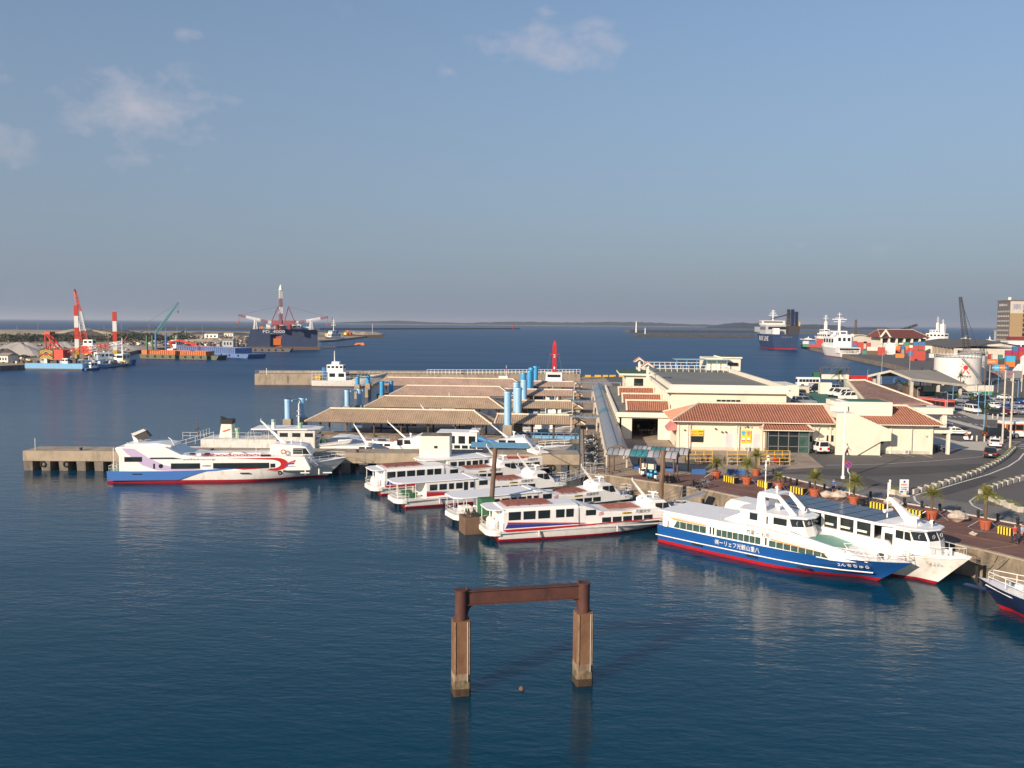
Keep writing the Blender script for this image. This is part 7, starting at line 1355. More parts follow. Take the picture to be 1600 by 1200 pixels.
def sport(name, label, loc, rz, L=21, B=4.4, sw=None, lname='', mast_tip=None, slope_front=False, win_m='glass'):
 t = T(name, label, 'ferry', loc, rz); hull(t, L, B, 1.2, 2.2, top='hull_white', boot='boot_red' if sw else 'darkmetal', boot_z=.3, bands=[(.7, 'hull_white')], full=.5, rake=.15)
 mb = MB(); mb.side([(2, 1.1), (2, 2.7), (3.0, 3.1), (5, 3.1), (8, 2.5), (L*.55, 2.4), (L*.66, 3.05), (L*.72, 3.15), (L*.78, 2.1), (L*.82, 1.5)] if not slope_front else [(3, 1.1), (3, 2.5), (6, 2.7), (L*.55, 2.9), (L*.64, 3.0), (L*.76, 1.9), (L*.92, 1.75), (L*.92, 1.2)], -B*.42, B*.42, 'white'); mb.build('cabin', t, bevel=.08)
 for s in (-1, 1):
  win(t, L*.58, L*.62, 1.9, 2.8, s*B*.42, s, name='door'); win(t, L*.63, L*.68, 2.1, 2.8, s*B*.42, s, sl1=-.2)
  for i in range(5): win(t, L*.28+i*1.2, L*.28+.95+i*1.2, 1.7, 2.1, s*B*.42, s)
 pane(t, [(L*.765, -B*.36, 2.15), (L*.765, B*.36, 2.15), (L*.715 if not slope_front else L*.66, B*.34, 2.95), (L*.715 if not slope_front else L*.66, -B*.34, 2.95)], fr='black' if not slope_front else 'bargeblue', inset=.03)
 slant_mast(t, (L*.62, 0, 2.95), mast_tip or (L*.53, 0, 5.6)); radar(t, L*.66, .2, 3.05)
 rail(t, [(L*.8, -B*.36, 1.75), (L*.92, -B*.2, 2.0), (L*.985, 0, 2.2), (L*.92, B*.2, 2.0), (L*.8, B*.36, 1.75)], .6)
 for i in range(3): mb = MB(); mb.bx(8.0+i*2.0, 9.2+i*2.0, -1.2, -.4, 2.5, 2.68, 'black' if i % 2 else 'rackbrown'); mb.build('roof_hatch', t)
 if lname: text(lname, .3, 'ink_grey', t, loc=(L*.86, -B*.335, 1.55), u=(1, .3, 0), width=1.6)
 return t
sport('passenger_ferry', 'white ferry with long raked blue windscreen moored beyond the jetty tyres', (-46.0, 129.5, 0), R(2), L=22, slope_front=True, mast_tip=(11.6, 0, 6.0))
sport('passenger_ferry', 'white ferry with flared named bow and slanting mast, below the left nearest canopy', (-42.5, 138.6, 0), R(0), L=23, lname='うみかじ', mast_tip=(11.4, 0, 5.5))
t = sport('passenger_ferry', 'white ferry with flared bow, partly hidden behind the nearest canopy posts', (-44, 166, 0), R(1), L=25, lname=''); stripe(t, [(4, 1.0), (4, 1.5), (11, 1.2), (11, 1.1)], -2.28, 'stripe_blue')
# the long ferry with blue wing marks right of the control tower
t = sport('passenger_ferry', 'long white ferry with pale blue wing pattern, right of the control tower', (-28.0, 134.2, 0), R(0), L=27.2, B=5.0, sw=True, mast_tip=(14.4, 0, 4.4)); t.scale = (1, 1, 1.32)
house(t, 'aft_cabin', 6.0, 12.4, 2.12, 1.2, 3.6, 'white', wins=4, wz=(2.3, 3.2)); mb = MB(); mb.bx(11.2, 12.6, -1.6, 1.6, 3.65, 3.85, 'white'); mb.build('roof_locker', t)
for k, (m_, z) in enumerate((('swoosh_blue', 3.2), ('container_skyblue', 2.95), ('swoosh_blue', 2.75))): stripe(t, [(12.5, z), (12.5, z+.16), (16.5, 2.32-.05*k), (16.3, 2.22-.05*k)], -2.16, m_)
text('SOUTHERN EAGLE', .42, 'ink_grey', t, loc=(16.2, -2.17, 2.16), width=4.0); stripe(t, [(18.6, 2.3), (19.4, 1.95), (22, 1.95), (22, 2.25)], -2.16, 'steel')
for i in range(5): text('・', .1, 'ink_grey', t, loc=(24.4+i*.3, -1.5, 1.75), width=.1) if False else None
c_ = AY(787, 705, 131); t = T('launch', 'small white launch under a long blue awning in front of the winged ferry', 'boat', (c_[0]-4.6, 130.6, 0), R(0)); hull(t, 11.5, 2.4, 1.1, 1.5, top='hull_white', boot='white_dirty', full=.55)
mb = MB(); mb.front([(-1.3, 3.0), (0, 3.55), (1.3, 3.2), (1.3, 3.1), (0, 3.4), (-1.3, 2.9)], -.3, 8.6, 'awningblue'); mb.build('awning', t); house(t, 'cabin', 8.2, 10.6, 1.0, 1.1, 2.9, 'white', wins=2)
for x in (.2, 4, 8): mb = MB(); mb.cyl((x, -1.05, 1.1), (x, -1.05, 3.0), .05, 'darkmetal', n=5); mb.cyl((x, 1.05, 1.1), (x, 1.05, 3.1), .05, 'darkmetal', n=5); mb.build('awning_post', t, fix=False)
for k, (x, y, c1, lb) in enumerate(((-11.5, 170.5, 'white_dirty', 'white boat with dark interior under the nearest short canopy'), (-10.5, 200.5, 'white', 'white boat moored between the second and third short canopies'), (-12, 233, 'container_skyblue', 'light blue boat between the third and farthest short canopies'), (-36, 205, 'orange', 'orange work boat beside the third canopy'))):
 t = T('moored_boat', lb, 'boat', (x, y, 0), 0, 'boats moored between the canopies'); hull(t, 11, 3, 1.0, 1.6, top=c1, boot='boot_red'); house(t, 'cabin', 3, 6.5, 1.2, 1.0, 2.9, 'white', wins=2); mast(t, 5, 2.9, 5, 'white', 1)
# ---------------------------------------------------------------- outer mole with railing and its ships
mA, mB_, mC = G(398, 604, 0), G(720, 604, 0), (0.4, 300.0)
t = T('mole', 'long grey concrete mole with white railings beyond the canopies', 'breakwater', (0, 0, 0)); pts = [(AY(398, 604, 286)[0], 286), (mB_[0], 298), (.4, 310)]
mb = MB()
for a, b in zip(pts, pts[1:]):
 d = (Vector(b)-Vector(a)).normalized(); n_ = Vector((-d.y, d.x))*9; mb.prism([a, b, (b[0]+n_.x, b[1]+n_.y), (a[0]+n_.x, a[1]+n_.y)], -2, 3.7, 'concrete'); mb.prism([(a[0]+n_.x*.9, a[1]+n_.y*.9), (b[0]+n_.x*.9, b[1]+n_.y*.9), (b[0]+n_.x, b[1]+n_.y), (a[0]+n_.x, a[1]+n_.y)], 3.7, 4.3, 'concrete')
mb.build('wall', t)
a, b, c = [Vector((x, y+1, 3.7)) for x, y in pts]; rail(t, [a, a.lerp(b, .45)], 1.2, r=.035, m='concrete_light', mid=1); rail(t, [a.lerp(b, .45), a.lerp(b, .82)], 1.2, r=.04, m='concrete_light', mid=1); rail(t, [a.lerp(b, .82), b, c], 1.6, r=.085, m='white', mid=1)
mb = MB(); mb.cyl((mA[0]+3, mA[1]+3, 3.7), (mA[0]+3, mA[1]+3, 6), .12, 'white', n=6); mb.build('light_post', t)
for i, (xa, xb) in enumerate(((914, 923), (929, 939), (942, 950), (952, 962), (967, 980))):
 a, b = G(xa, 589, Q), G(xb, 589, Q); mb = MB(); mb.prism([a, b, (b[0], b[1]+.6), (a[0], a[1]+.6)], Q, Q+.7, 'yellow'); mb.build('wheel_stop', None, 'yellow kerb beam on the far quay edge, %s from the left' % ORD[i], 'kerb beam', 'yellow kerb beams on the far quay edge')
# landing craft ferry alongside the mole
a, b = G(488, 604, 0), G(590, 600, 0); t, L = sh_root('cargo_ferry', 'white landing ferry with raked square bow moored along the outer mole', 'ferry', a, b); t.location = (a[0], 283, 0); t.rotation_euler = (0, 0, R(3.5))
hull(t, L+1, 6, 2.2, 4.4, top='white_dirty', boot='rustbrown', boot_z=.35, full=.6, rake=.16, bulwark=.5, deck='concrete_dark'); house(t, 'deckhouse', 5.5, 11.5, 2.9, 2.2, 5.0, 'white', wins=2, wz=(3.4, 4.6)); house(t, 'bridge', 5.0, 10.5, 2.2, 5.0, 7.4, 'white', wins=4, wz=(6.3, 7.0)); house(t, 'upper_bridge', 6.5, 9.0, 1.4, 7.4, 8.4, 'white'); mast(t, 7.2, 8.4, 12.0, 'white', 3, .2); mb = MB(); mb.cyl((3.8, 0, 2.5), (3.8, 0, 6.4), .9, 'container_blue', n=12); mb.build('funnel', t); rail(t, [(.2, -2.8, 2.2), (5, -2.8, 2.2)], 3.0, r=.06, m='white_dirty', mid=2); rail(t, [(11.5, -2.9, 2.6), (17, -2.9, 2.8)], 1.1, r=.05, m='white_dirty'); mb = MB(); mb.bx(1.2, 2.8, -2, 0, 2.3, 3.6, 'yellow'); mb.build('winch_cover', t); mb = MB()
for i in range(9): mb.cyl((15+i*.6, -2.4+i*.05, 3.2+i*.12), (15.6+i*.6, -2.0, 4.6+i*.1), .07, 'rustbrown' if i % 2 else 'palegreen', n=4)
mb.build('ramp_gear', t, fix=False)
# ship with the red mast beyond the mole
g = AY(866, 588, 287); t = T('crane_ship', 'work ship behind the canopies carrying one tall red lattice mast', 'ship', (g[0], 287, 0), R(90)); hull(t, 22, 7, 2.4, 3.6, x0=-8, top='green', boot='rustbrown'); house(t, 'deckhouse', -3, 3, 2.7, 2.4, 5.6, 'white', wins=3)
mb = MB(); mb.bx(-.65, .65, -.65, .65, 5, 14.6, 'red'); mb.bx(-.7, .7, -.7, .7, 4.4, 5.6, 'white'); mb.bx(-.5, .5, -1.6, 1.6, 11.4, 11.6, 'red'); mb.loft([[(-.6, -.6, 14.6), (.6, -.6, 14.6), (.6, .6, 14.6), (-.6, .6, 14.6)], [(-.1, -.1, 16.2), (.1, -.1, 16.2), (.1, .1, 16.2), (-.1, .1, 16.2)]], 'red', closed=True, cap=True); mb.build('mast', t); text('2', 1.0, 'ink_white', t, loc=(-.7, 0, 11.0), u=(0, -1, 0), width=.7); text('1', .8, 'ink_white', t, loc=(-.7, 0, 7.0), u=(0, -1, 0), width=.4)
for yy in (-2.2, 2.2): mb = MB(); mb.tube([(0, yy*.6, 12), (2, yy*1.2, 5)], .04, 'steel', n=4); mb.bx(-1, 1, yy-.5, yy+.5, 2.4, 4.4, 'palegreen'); mb.build('winch', t, fix=False)
g = AY(784, 590, 280); t = T('moored_boat', 'small white wheelhouse boat with a red flag mast by the mole railing', 'boat', (g[0]-4, 281, 0), 0); hull(t, 11, 3, 1.2, 1.8, top='hull_white'); house(t, 'cabin', 3, 6, 1.2, 1.2, 4.4, 'white', wins=2); mast(t, 5.4, 4.4, 8.0, 'white', 1); mb = MB(); mb.bx(5.3, 5.5, -.3, .3, 6.4, 7.0, 'red'); mb.build('flag', t); mb = MB(); mb.bx(.3, 1.1, -.5, .5, 1.3, 3.2, 'yellow'); mb.build('winch_cover', t)
# ---------------------------------------------------------------- left harbour: crane barges
a, b = G(40, 578, 0), G(128, 579, 0); t, L = sh_root('crane_barge', 'light blue barge carrying the red crane house with yellow chevrons', 'barge', a, b)
mb = MB(); mb.bx(0, L, 0, 9, -.5, .7, 'rustbrown'); mb.side([(-.3, .7), (-.3, 2.5), (0, 2.9), (L, 2.9), (L+.3, 2.5), (L+.3, .7)], 0, 9, 'lightblue'); mb.build('hull', t)
for i in range(9): mb = MB(); x = 3+i*2.1; mb.bx(x, x+1.4, 1.5+(i % 2), 3+(i % 2), 2.9, 3.9+.5*((i*7) % 3), ['darkmetal', 'shipgrey', 'white_dirty', 'rustbrown'][i % 4]); mb.build('deck_machinery', t)
house(t, 'deckhouse', 15.8, 18.2, 1.2, 2.9, 5.1, 'white', wins=2, y0=.6, y1=3)
t2 = T('crane', 'red harbour crane with black and yellow chevron counterweight and A-frame', 'crane', (a[0]+8.3*1, a[1]+4.5, 2.9), ang(a, b)); mb = MB(); mb.cyl((0, 0, 0), (0, 0, 1.4), 1.9, 'darkmetal', n=16); mb.build('turntable', t2)
mb = MB(); mb.bx(-3.3, 7.2, -2.4, 3, 1.3, 5.8, 'crane_red'); mb.build('crane_house', t2, bevel=.1); mb = MB(); mb.side([(-3.0, 5.9), (2.5, 5.9), (3.0, 5.2), (3.0, 2.2), (2.4, 1.4), (-2.9, 1.4), (-3.5, 2.2), (-3.5, 5.2)], -2.55, -2.42, 'black');
for i in range(7):
 for s in (-1, 1):
  cx = -.25; z = 1.7+i*.7; z1 = z;
  if i in (3,): continue
  mb.poly([(cx, -2.57, min(5.85, z+.55)), (cx, -2.57, min(5.85, z+.85)), (cx+s*2.8, -2.57, max(1.4, z-.75)+.0), (cx+s*2.8, -2.57, max(1.4, z-1.05))], 'sign_yellow')
mb.bx(-3.2, 2.7, -2.6, -2.56, 3.35, 4.1, 'crane_red'); mb.build('counterweight', t2, fix=False); text('MARUSHIN CORP', .5, 'ink_black', t2, loc=(-.25, -2.62, 3.72), width=5.2)
mb = MB()
for y in (-1.6, 1.6): mb.cyl((-.8, y, 5.8), (-1.0, y, 12.8), .32, 'crane_red', n=6); mb.cyl((-.9, y, 12.8), (4.4, y, 5.8), .35, 'crane_red', n=6); mb.cyl((-.4, y, 5.8), (2.0, y, 10.0), .2, 'crane_red', n=6)
mb.bx(-1.3, 1.3, -2, 2, 12.4, 13.4, 'crane_red'); mb.cyl((-.9, -1.6, 9), (2.2, -1.6, 9), .15, 'crane_red', n=5); mb.build('gantry', t2, fix=False); mb = MB(); lattice(mb, (7, 0, 4.5), (29, 6, 8.5), 1.8, 1.5, 13, ['crane_red', 'crane_red', 'white', 'crane_red', 'white'], r=.14); mb.cyl((29, 6, 8.5), (31, 6.5, 11.5), .3, 'maroon', n=6); mb.build('boom', t2, fix=False); mb = MB()
for y in (-1, 1): mb.cyl((.8, y, 13), (28, 6, 9.8), .06, 'darkmetal', n=4)
mb.build('stay_cable', t2, fix=False)
# spud barge with two striped legs
a, b = G(128, 572, 0), G(206, 570, 0); t, L = sh_root('dredging_barge', 'crowded blue and white work barge between the two red and white striped spuds', 'barge', a, b)
mb = MB(); mb.bx(-2, L, 0, 11, -.4, 2.6, 'lightblue'); mb.side([(L, -.3), (L, 2.6), (L+2.4, 2.6), (L+1.5, -.3)], 0, 11, 'midblue'); mb.build('hull', t, bevel=.1); house(t, 'deckhouse', 8, 15, 2.5, 2.6, 6.0, 'white', wins=4, y0=4, y1=9); house(t, 'accommodation', 15.5, 19.6, 2, 2.6, 5.0, 'white', wins=3, y0=1, y1=5); rnd = random.Random(2)
for i in range(26): mb = MB(); x, y, h = rnd.uniform(-1, L-1), rnd.uniform(.5, 9), rnd.uniform(.6, 2.6); w = rnd.uniform(.4, 1.3); mb.bx(x, x+w, y, y+w, 2.6, 2.6+h, rnd.choice(['white_dirty', 'shipgrey', 'darkmetal', 'palegreen', 'white', 'rustbrown'])); mb.build('deck_machinery', t)
mast(t, 18.2, 5, 13, 'white', 2, .35)
for i, (px, pb, pt_) in enumerate(((114, 543, 476), (175, 556, 486))):
 g = G([114, 174][i], [566, 567][i], 0); zt = CH-(g[1])*(pt_-498.6)/1350; tt = T('spud', ['red and white striped spud post beside the lattice crane, left one', 'red and white striped spud post with a yellow foot, right one'][i], 'spud post', (g[0], g[1]+4, 0), .4, 'striped spud posts'); mb = MB(); bands = [0, .18, .36, .58, .8, 1.0]; H_ = zt; cs = ['yellow', 'white', 'crane_red', 'white', 'crane_red']
 for k in range(5): z0_, z1_ = 2+(H_-2)*bands[k], 2+(H_-2)*bands[k+1]; mb.bx(-.95, .95, -.95, .95, z0_, z1_, cs[k])
 mb.build('post', tt, fix=False)
g = G(137, 560, 0); t = T('crane', 'red and white lattice boom crane rising between the striped spuds', 'crane', (g[0]+3, g[1]-4, 2.6), 0); house(t, 'cab', -2, 3.4, 1.8, 4.6, 8.0, 'white', wins=2); mb = MB(); mb.bx(-3, 3, -2, 2, 0, 4.6, 'crane_red'); mb.build('base', t); c1 = AY(118, 456, g[1]-4); mb = MB(); lattice(mb, (-2.5, 0, 7), (c1[0]-g[0]-3, 0, c1[2]-2.6), 3.2, 1.0, 15, ['crane_red', 'white', 'white', 'crane_red', 'crane_red'], r=.17); mb.cyl((c1[0]-g[0]-3, 0, c1[2]-2.9), (c1[0]-g[0]-3.6, 0, c1[2]-1.2), .5, 'maroon', n=6); mb.build('boom', t, fix=False); mb = MB(); mb.cyl((c1[0]-g[0]-3, 0, c1[2]-2.9), (2, 0, 8), .07, 'darkmetal', n=4); mb.build('stay_cable', t, fix=False)
a, b = G(133, 579, 0), G(158, 578, 0); t, L = sh_root('tug', 'small blue and white tug in front of the crowded work barge', 'boat', a, b); hull(t, L, 2.6, 1.0, 1.6, top='midblue', boot='darkmetal', deck='white'); house(t, 'wheelhouse', L*.3, L*.72, .9, 1.1, 3.4, 'white', wins=2); mast(t, L*.5, 3.4, 5, 'white', 1)
a, b = G(160, 575, 0), G(207, 569, 0); t, L = sh_root('work_boat', 'bright blue work boat with a white wheelhouse moored across the work barge', 'boat', a, b); hull(t, L, 4.4, 1.6, 2.6, top='lightblue', boot='darkmetal', deck='shipgrey'); house(t, 'wheelhouse', L*.55, L*.8, 1.6, 1.8, 5.6, 'white', wins=2); mast(t, L*.68, 5.6, 8.6, 'white', 1); [ring(t, (L*.55+i*1.6, -2.2, 1.6), .45, .15) for i in range(4)]
# gravel barges
def barge(label, pa, pb, w, hm, cm, zc, ribs, dep=None, heap=None):
 a, b = G(*pa, 0), G(*pb, 0); t, L = sh_root('hopper_barge', label, 'barge', a, b); mb = MB(); mb.side([(0, 0), (-.5, 2.4), (L+1.5, 2.4), (L, 0), (L, -.5), (0, -.5)], 0, w, hm); mb.build('hull', t); mb = MB(); x0, x1 = L*.12, L*.86
 for y0_, y1_ in ((.4, .8), (w-.8, w-.4)): mb.bx(x0, x1, y0_, y1_, 2.4, zc, cm)
 mb.bx(x0, x0+.4, .4, w-.4, 2.4, zc, cm); mb.bx(x1-.4, x1, .4, w-.4, 2.4, zc, cm); n = ribs
 for i in range(n+1): x = x0+(x1-x0)*i/n; mb.bx(x-.14, x+.14, .1, .4, 2.4, zc, cm)
 mb.build('coaming', t, fix=False); mb = MB(); mb.bx(x0+.4, x1-.4, .8, w-.8, 2.4, zc-.8, 'sand'); mb.build('cargo', t)
 for i in range(9): ring(t, (L*(.1+i*.1), -.15, 1.3), .5, .2)
 return t, L
t, L = barge('long green hopper barge with an orange coaming', (219, 560), (338, 562.5), 9, 'bargegreen', 'orange', 4.6, 26); mb = MB(); mb.bx(.8, L*.09, .2, 3, 2.4, 4.8, 'orange'); mb.build('deck_locker', t)
for x in (.5, L*.085): mb = MB(); mb.bx(x-.4, x+.4, 5, 5.8, 2.4, 13, 'green'); mb.build('spud', t)
t, L = barge('long rusty blue hopper barge behind the orange and green one', (262, 553), (386, 560), 12, 'bargeblue', 'bargeblue', 5.6, 30); mb = MB(); mb.bx(L*.14, L*.82, -.02, .4, 5.6, 5.8, 'orange'); mb.build('coaming_rail', t)
t, L = barge('long grey pontoon barge in front of the floating dock', (345, 549.5), (452, 550), 11, 'hotel_grey', 'hotel_grey', 2.6, 4)
g = G(258, 553, 0); t = T('excavator', 'red excavator folded on the blue barge', 'excavator', (g[0]+3, g[1]+4, 4), 0); mb = MB(); mb.bx(13, 17, -1.5, 1.5, .6, 3.2, 'red'); mb.build('cab', t); mb = MB(); mb.tube([(13, 0, 2.5), (5, 0, 4.5), (-2, 0, 3.5), (0, 0, 0)], .7, 'crane_red', n=6); mb.build('arm', t)
a, b = G(250, 551, 0), G(274, 549, 0); t, L = sh_root('tug', 'white tug with a red funnel behind the blue barge', 'boat', a, b); t.location.y += 14; hull(t, L, 5, 2.2, 3.2, top='hull_white', boot='boot_red'); house(t, 'wheelhouse', L*.25, L*.7, 1.9, 2.4, 8.0, 'white', wins=3); mast(t, L*.4, 8, 11, 'white', 1)
g = G(247, 546, 2); t = T('piling_frame', 'pair of tall blue steel posts behind the hopper barges', 'frame', (g[0], g[1], 0)); [(lambda mb: (mb.bx(x-.5, x+.5, -.5, .5, 0, 13, 'midblue'), mb.build('post', t)))(MB()) for x in (-1.5, 5.5)]
# far crawler crane with a teal boom
g = G(240, 531, 2); t = T('crawler_crane', 'distant teal lattice boom crane leaning right over the yard', 'crane', (g[0], g[1], 2)); mb = MB(); mb.bx(-6, 3, -2, 2, 0, 4, 'green'); mb.build('body', t); c1 = AY(278, 473, g[1]); e = (c1[0]-g[0], 0, c1[2]-2); mb = MB(); lattice(mb, (0, 0, 3), e, 2.6, 1.6, 18, ['teal' if 'teal' in M else 'green'], r=.22); mb.build('boom', t, fix=False); mb = MB(); mb.cyl(e, (-8, 0, 16), .12, 'darkmetal', n=4); mb.cyl((-8, 0, 16), (-5, 0, 3), .15, 'darkmetal', n=4); mb.cyl(e, (e[0], 0, e[2]-8), .08, 'darkmetal', n=4); mb.cyl((e[0], 0, e[2]-10), (e[0], 0, e[2]-8), .6, 'darkmetal', n=6); mb.build('cable', t, fix=False)
# floating dock
a, b = G(388, 546.5, 0), G(488, 546.5, 0); t, L = sh_root('floating_dock', 'huge slate blue floating dry dock with white painted lettering', 'floating dock', a, b); S_ = a[1]/1350
ht = 15.5; mb = MB(); mb.bx(-3, L+6, -2, 32, -1, 2.2, 'rustbrown', top='greymetal'); mb.build('pontoon_deck', t)
x1, x2 = L*.34, L*.52; mb = MB(); mb.side([(-1.5, 2.2), (2, ht), (x1, ht), (x1, 2.2)], 0, 3.5, 'dockblue'); mb.bx(x1, x1+1, 1, 3.5, 2.2, ht-1, 'dockblue'); mb.bx(x1+1, x2, 2.8, 3.5, 2.2, ht-4, 'dockblue'); mb.side([(x2, 2.2), (x2, ht), (L+4, ht), (L+4, 2.2)], 0, 3.5, 'dockblue'); mb.bx(x1, x2, 0, 3.5, ht-4, ht, 'dockblue'); mb.build('near_side_wall', t, fix=False); mb = MB(); mb.bx(7, L+2, 27, 31, 2.2, ht, 'dockblue'); mb.build('far_side_wall', t)
mb = MB()
for i in range(8): z = 3+i*1.5; mb.bx(L+4.2, L+6.5, 0, 3, z, z+.25, 'greymetal')
mb.bx(L+4.2, L+4.5, 0, .3, 2.2, ht, 'greymetal'); mb.build('stair_tower', t, fix=False)
mb = MB(); mb.bx((x1+x2)/2-2, x2-.6, .6, 2.4, 3.5, 8.5, 'orange'); mb.build('pump_frame', t); text('FD_4000', 2.6, 'ink_white', t, loc=((x1+x2)/2-1.5, -.12, ht-2.0), width=L*.34)
rail(t, [(7, .2, ht), (L+1, .2, ht)], 1.4, r=.12, m='white_dirty', mid=1)
for x, w, h, m_ in ((9, 2, 3, 'orange'), (14, 2.5, 5, 'white'), (20, 2, 3, 'cream_white'), (31, 8, 4.5, 'white'), (41, 3, 3, 'container_skyblue'), (45, 3, 2.5, 'white')): house(t, 'deck_cabin', x*L/50, x*L/50+w*1.2, 1, ht, ht+h*.8, m_, y0=.8, y1=3, wins=3 if w > 5 else 0)
mb = MB()
for i in range(7): mb.cyl((-1+i*.8, 1, 2.2+i*1.9), (.2+i*.8, 1, 4.1+i*1.9), .3, 'rustbrown', n=5)
mb.build('access_stair', t, fix=False)
for i, (bx0, tip, lb) in enumerate(((439, 373, 'maroon dock crane with its boom lowered to the left'), (449, 512, 'maroon dock crane with its boom lowered to the right'))):
 yd = a[1]+ (1.8 if i == 0 else 2.0); g = AY(bx0-6 if i == 0 else bx0+4, 503, yd); tt = T('dock_crane', lb, 'crane', (g[0], yd, ht), 0); mb = MB(); mb.cyl((0, 0, 0), (0, 0, 4), 1.4, 'maroon', n=10); mb.bx(-4, 4, -1.4, 1.4, 3.5, 6.6, 'maroon'); mb.build('crane_house', tt); s = -1 if i == 0 else 1
 mb = MB(); [mb.cyl((x, 0, 6), (s*-1.0, 0, 17), .3, 'maroon', n=5) for x in (-4, 3.6)]; mb.build('gantry', tt, fix=False); e = AY(tip, 492.5 if i == 0 else 495.5, yd); ee = (e[0]-g[0], 0, e[2]-ht); mb = MB(); lattice(mb, (s*3, 0, 4.5), ee, 1.6, 1.0, 14, ['white', 'maroon', 'white', 'white', 'maroon'], r=.13); mb.build('boom', tt, fix=False); mb = MB(); mb.cyl((s*-1.0, 0, 17), ee, .1, 'darkmetal', n=4); mb.cyl(ee, (ee[0], 0, ee[2]-5), .1, 'darkmetal', n=4); mb.bx(ee[0]-.6, ee[0]+.6, -.4, .4, ee[2]-6.4, ee[2]-4.8, 'red'); mb.build('cable', tt, fix=False)
 g2 = AY(399 if i == 0 else 486, 510, yd); mb = MB(); lattice(mb, (g2[0]-g[0], 0, 0), (g2[0]-g[0], 0, 7.5), 2.4, .6, 4, ['white'], r=.16); mb.build('boom_rest', tt, fix=False)
g = AY(439, 505, a[1]+12); e = AY(439, 447, a[1]+12); tt = T('lattice_tower_crane', 'tall red and white lattice boom standing upright behind the floating dock', 'crane', (g[0], a[1]+12, 2)); mb = MB(); mb.bx(-3, 3, -3, 3, 0, 16, 'maroon'); mb.build('base', tt); mb = MB(); lattice(mb, (0, 0, 14), (0, 0, e[2]-5), 2.2, 1.7, 18, ['white', 'maroon', 'white', 'maroon', 'cream_white'], r=.17); mb.loft([[(-1.2, -1.2, e[2]-5), (1.2, -1.2, e[2]-5), (1.2, 1.2, e[2]-5), (-1.2, 1.2, e[2]-5)], [(-.3, -.3, e[2]-1), (.3, -.3, e[2]-1), (.3, .3, e[2]-1), (-.3, .3, e[2]-1)]], 'cream_white', closed=True, cap=True); mb.build('boom', tt, fix=False)
# white patrol ship and spit equipment
a, b = G(535, 531.5, 0), G(506, 532.5, 0); t, L = sh_root('patrol_ship', 'white patrol ship with a tall mast right of the floating dock', 'ship', a, b); hull(t, L, 6.5, 3.2, 5.2, top='hull_white', boot='boot_red', full=.5, rake=.14); house(t, 'superstructure', L*.2, L*.72, 2.6, 3.2, 8, 'white', wins=5); house(t, 'bridge', L*.45, L*.66, 2.4, 8, 11, 'white', wins=3); house(t, 'funnel', L*.28, L*.38, 1.3, 8, 11.5, 'midblue'); mast(t, L*.48, 11, 24, 'white', 4, .45, 3)
g = G(520, 529, 2); mb = MB(); mb.cyl((g[0], g[1], 2), (g[0]-.3, g[1], 27), .5, 'darkmetal', r1=.4, n=6); mb.build('pole', None, 'thin dark pole left of the patrol ship mast', 'post')
a, b = G(538, 527.5, 0), G(593, 527.5, 0); t, L = sh_root('barge', 'flat rusty barge moored along the end of the far spit', 'barge', a, b); mb = MB(); mb.side([(0, -.5), (0, 3.6), (L+8, 3.6), (L+3, -.5)], 0, 12, 'rustbrown'); mb.build('hull', t)
for i, (px, py, m_, lb) in enumerate(((512, 526, 'yellow', 'yellow excavator on the far spit left of the patrol ship'), (541, 524, 'sign_yellow', 'yellow digger on the far spit right of the patrol ship'), (547, 524, 'crane_red', 'red digger on the far spit right of the yellow one'))):
 g = G(px, py, 2); t = T('excavator', lb, 'excavator', (g[0], g[1], 2), i*1.3); mb = MB(); mb.bx(-3, 3, -2, 2, 0, 4, m_); mb.build('body', t); mb = MB(); mb.tube([(2, 0, 3), (7, 0, 7), (11, 0, 2)], .5, m_, n=5); mb.build('arm', t)
for i, (px, py, h) in enumerate(((552, 523, 4), (568, 523, 4), (560, 524, 3))): g = G(px, py, 2); mound('sand_heap', g[0], g[1], 9, 6, h, 'sand', seed=30+i, label='pale sand heap on the far spit, '+['left', 'right', 'middle'][i]+' one of three', cat='heap', group='sand heaps on the far spit')
g = G(582, 521, 2); mb = MB(); mb.cyl((g[0], g[1], 2), (g[0], g[1], 18), .3, 'white', n=5); mb.build('marker_pole', None, 'slim white pole on the far spit', 'post')
# floating oil boom with an orange end
P = [G(x, y, 0) for x, y in ((505, 543), (525, 543), (545, 542), (556, 540.5), (562, 539))]; mb = MB(); mb.tube([(x, y, .25) for x, y in P], .55, 'rustbrown', n=6); mb.build('floating_boom', None, 'thin brown floating boom line right of the floating dock', 'floating boom'); mb = MB(); mb.loft([[(P[-1][0]-5, P[-1][1]-2, 0), (P[-1][0]+5, P[-1][1]-2, 0), (P[-1][0]+5, P[-1][1]+2, 0), (P[-1][0]-5, P[-1][1]+2, 0)], [(P[-1][0]-3, P[-1][1]-1, 1.8), (P[-1][0]+4, P[-1][1]-1, 2.2), (P[-1][0]+4, P[-1][1]+1, 2.2), (P[-1][0]-3, P[-1][1]+1, 1.8)]], 'orange', closed=True, cap=True); mb.build('float', None, 'orange float at the end of the brown boom line', 'float')
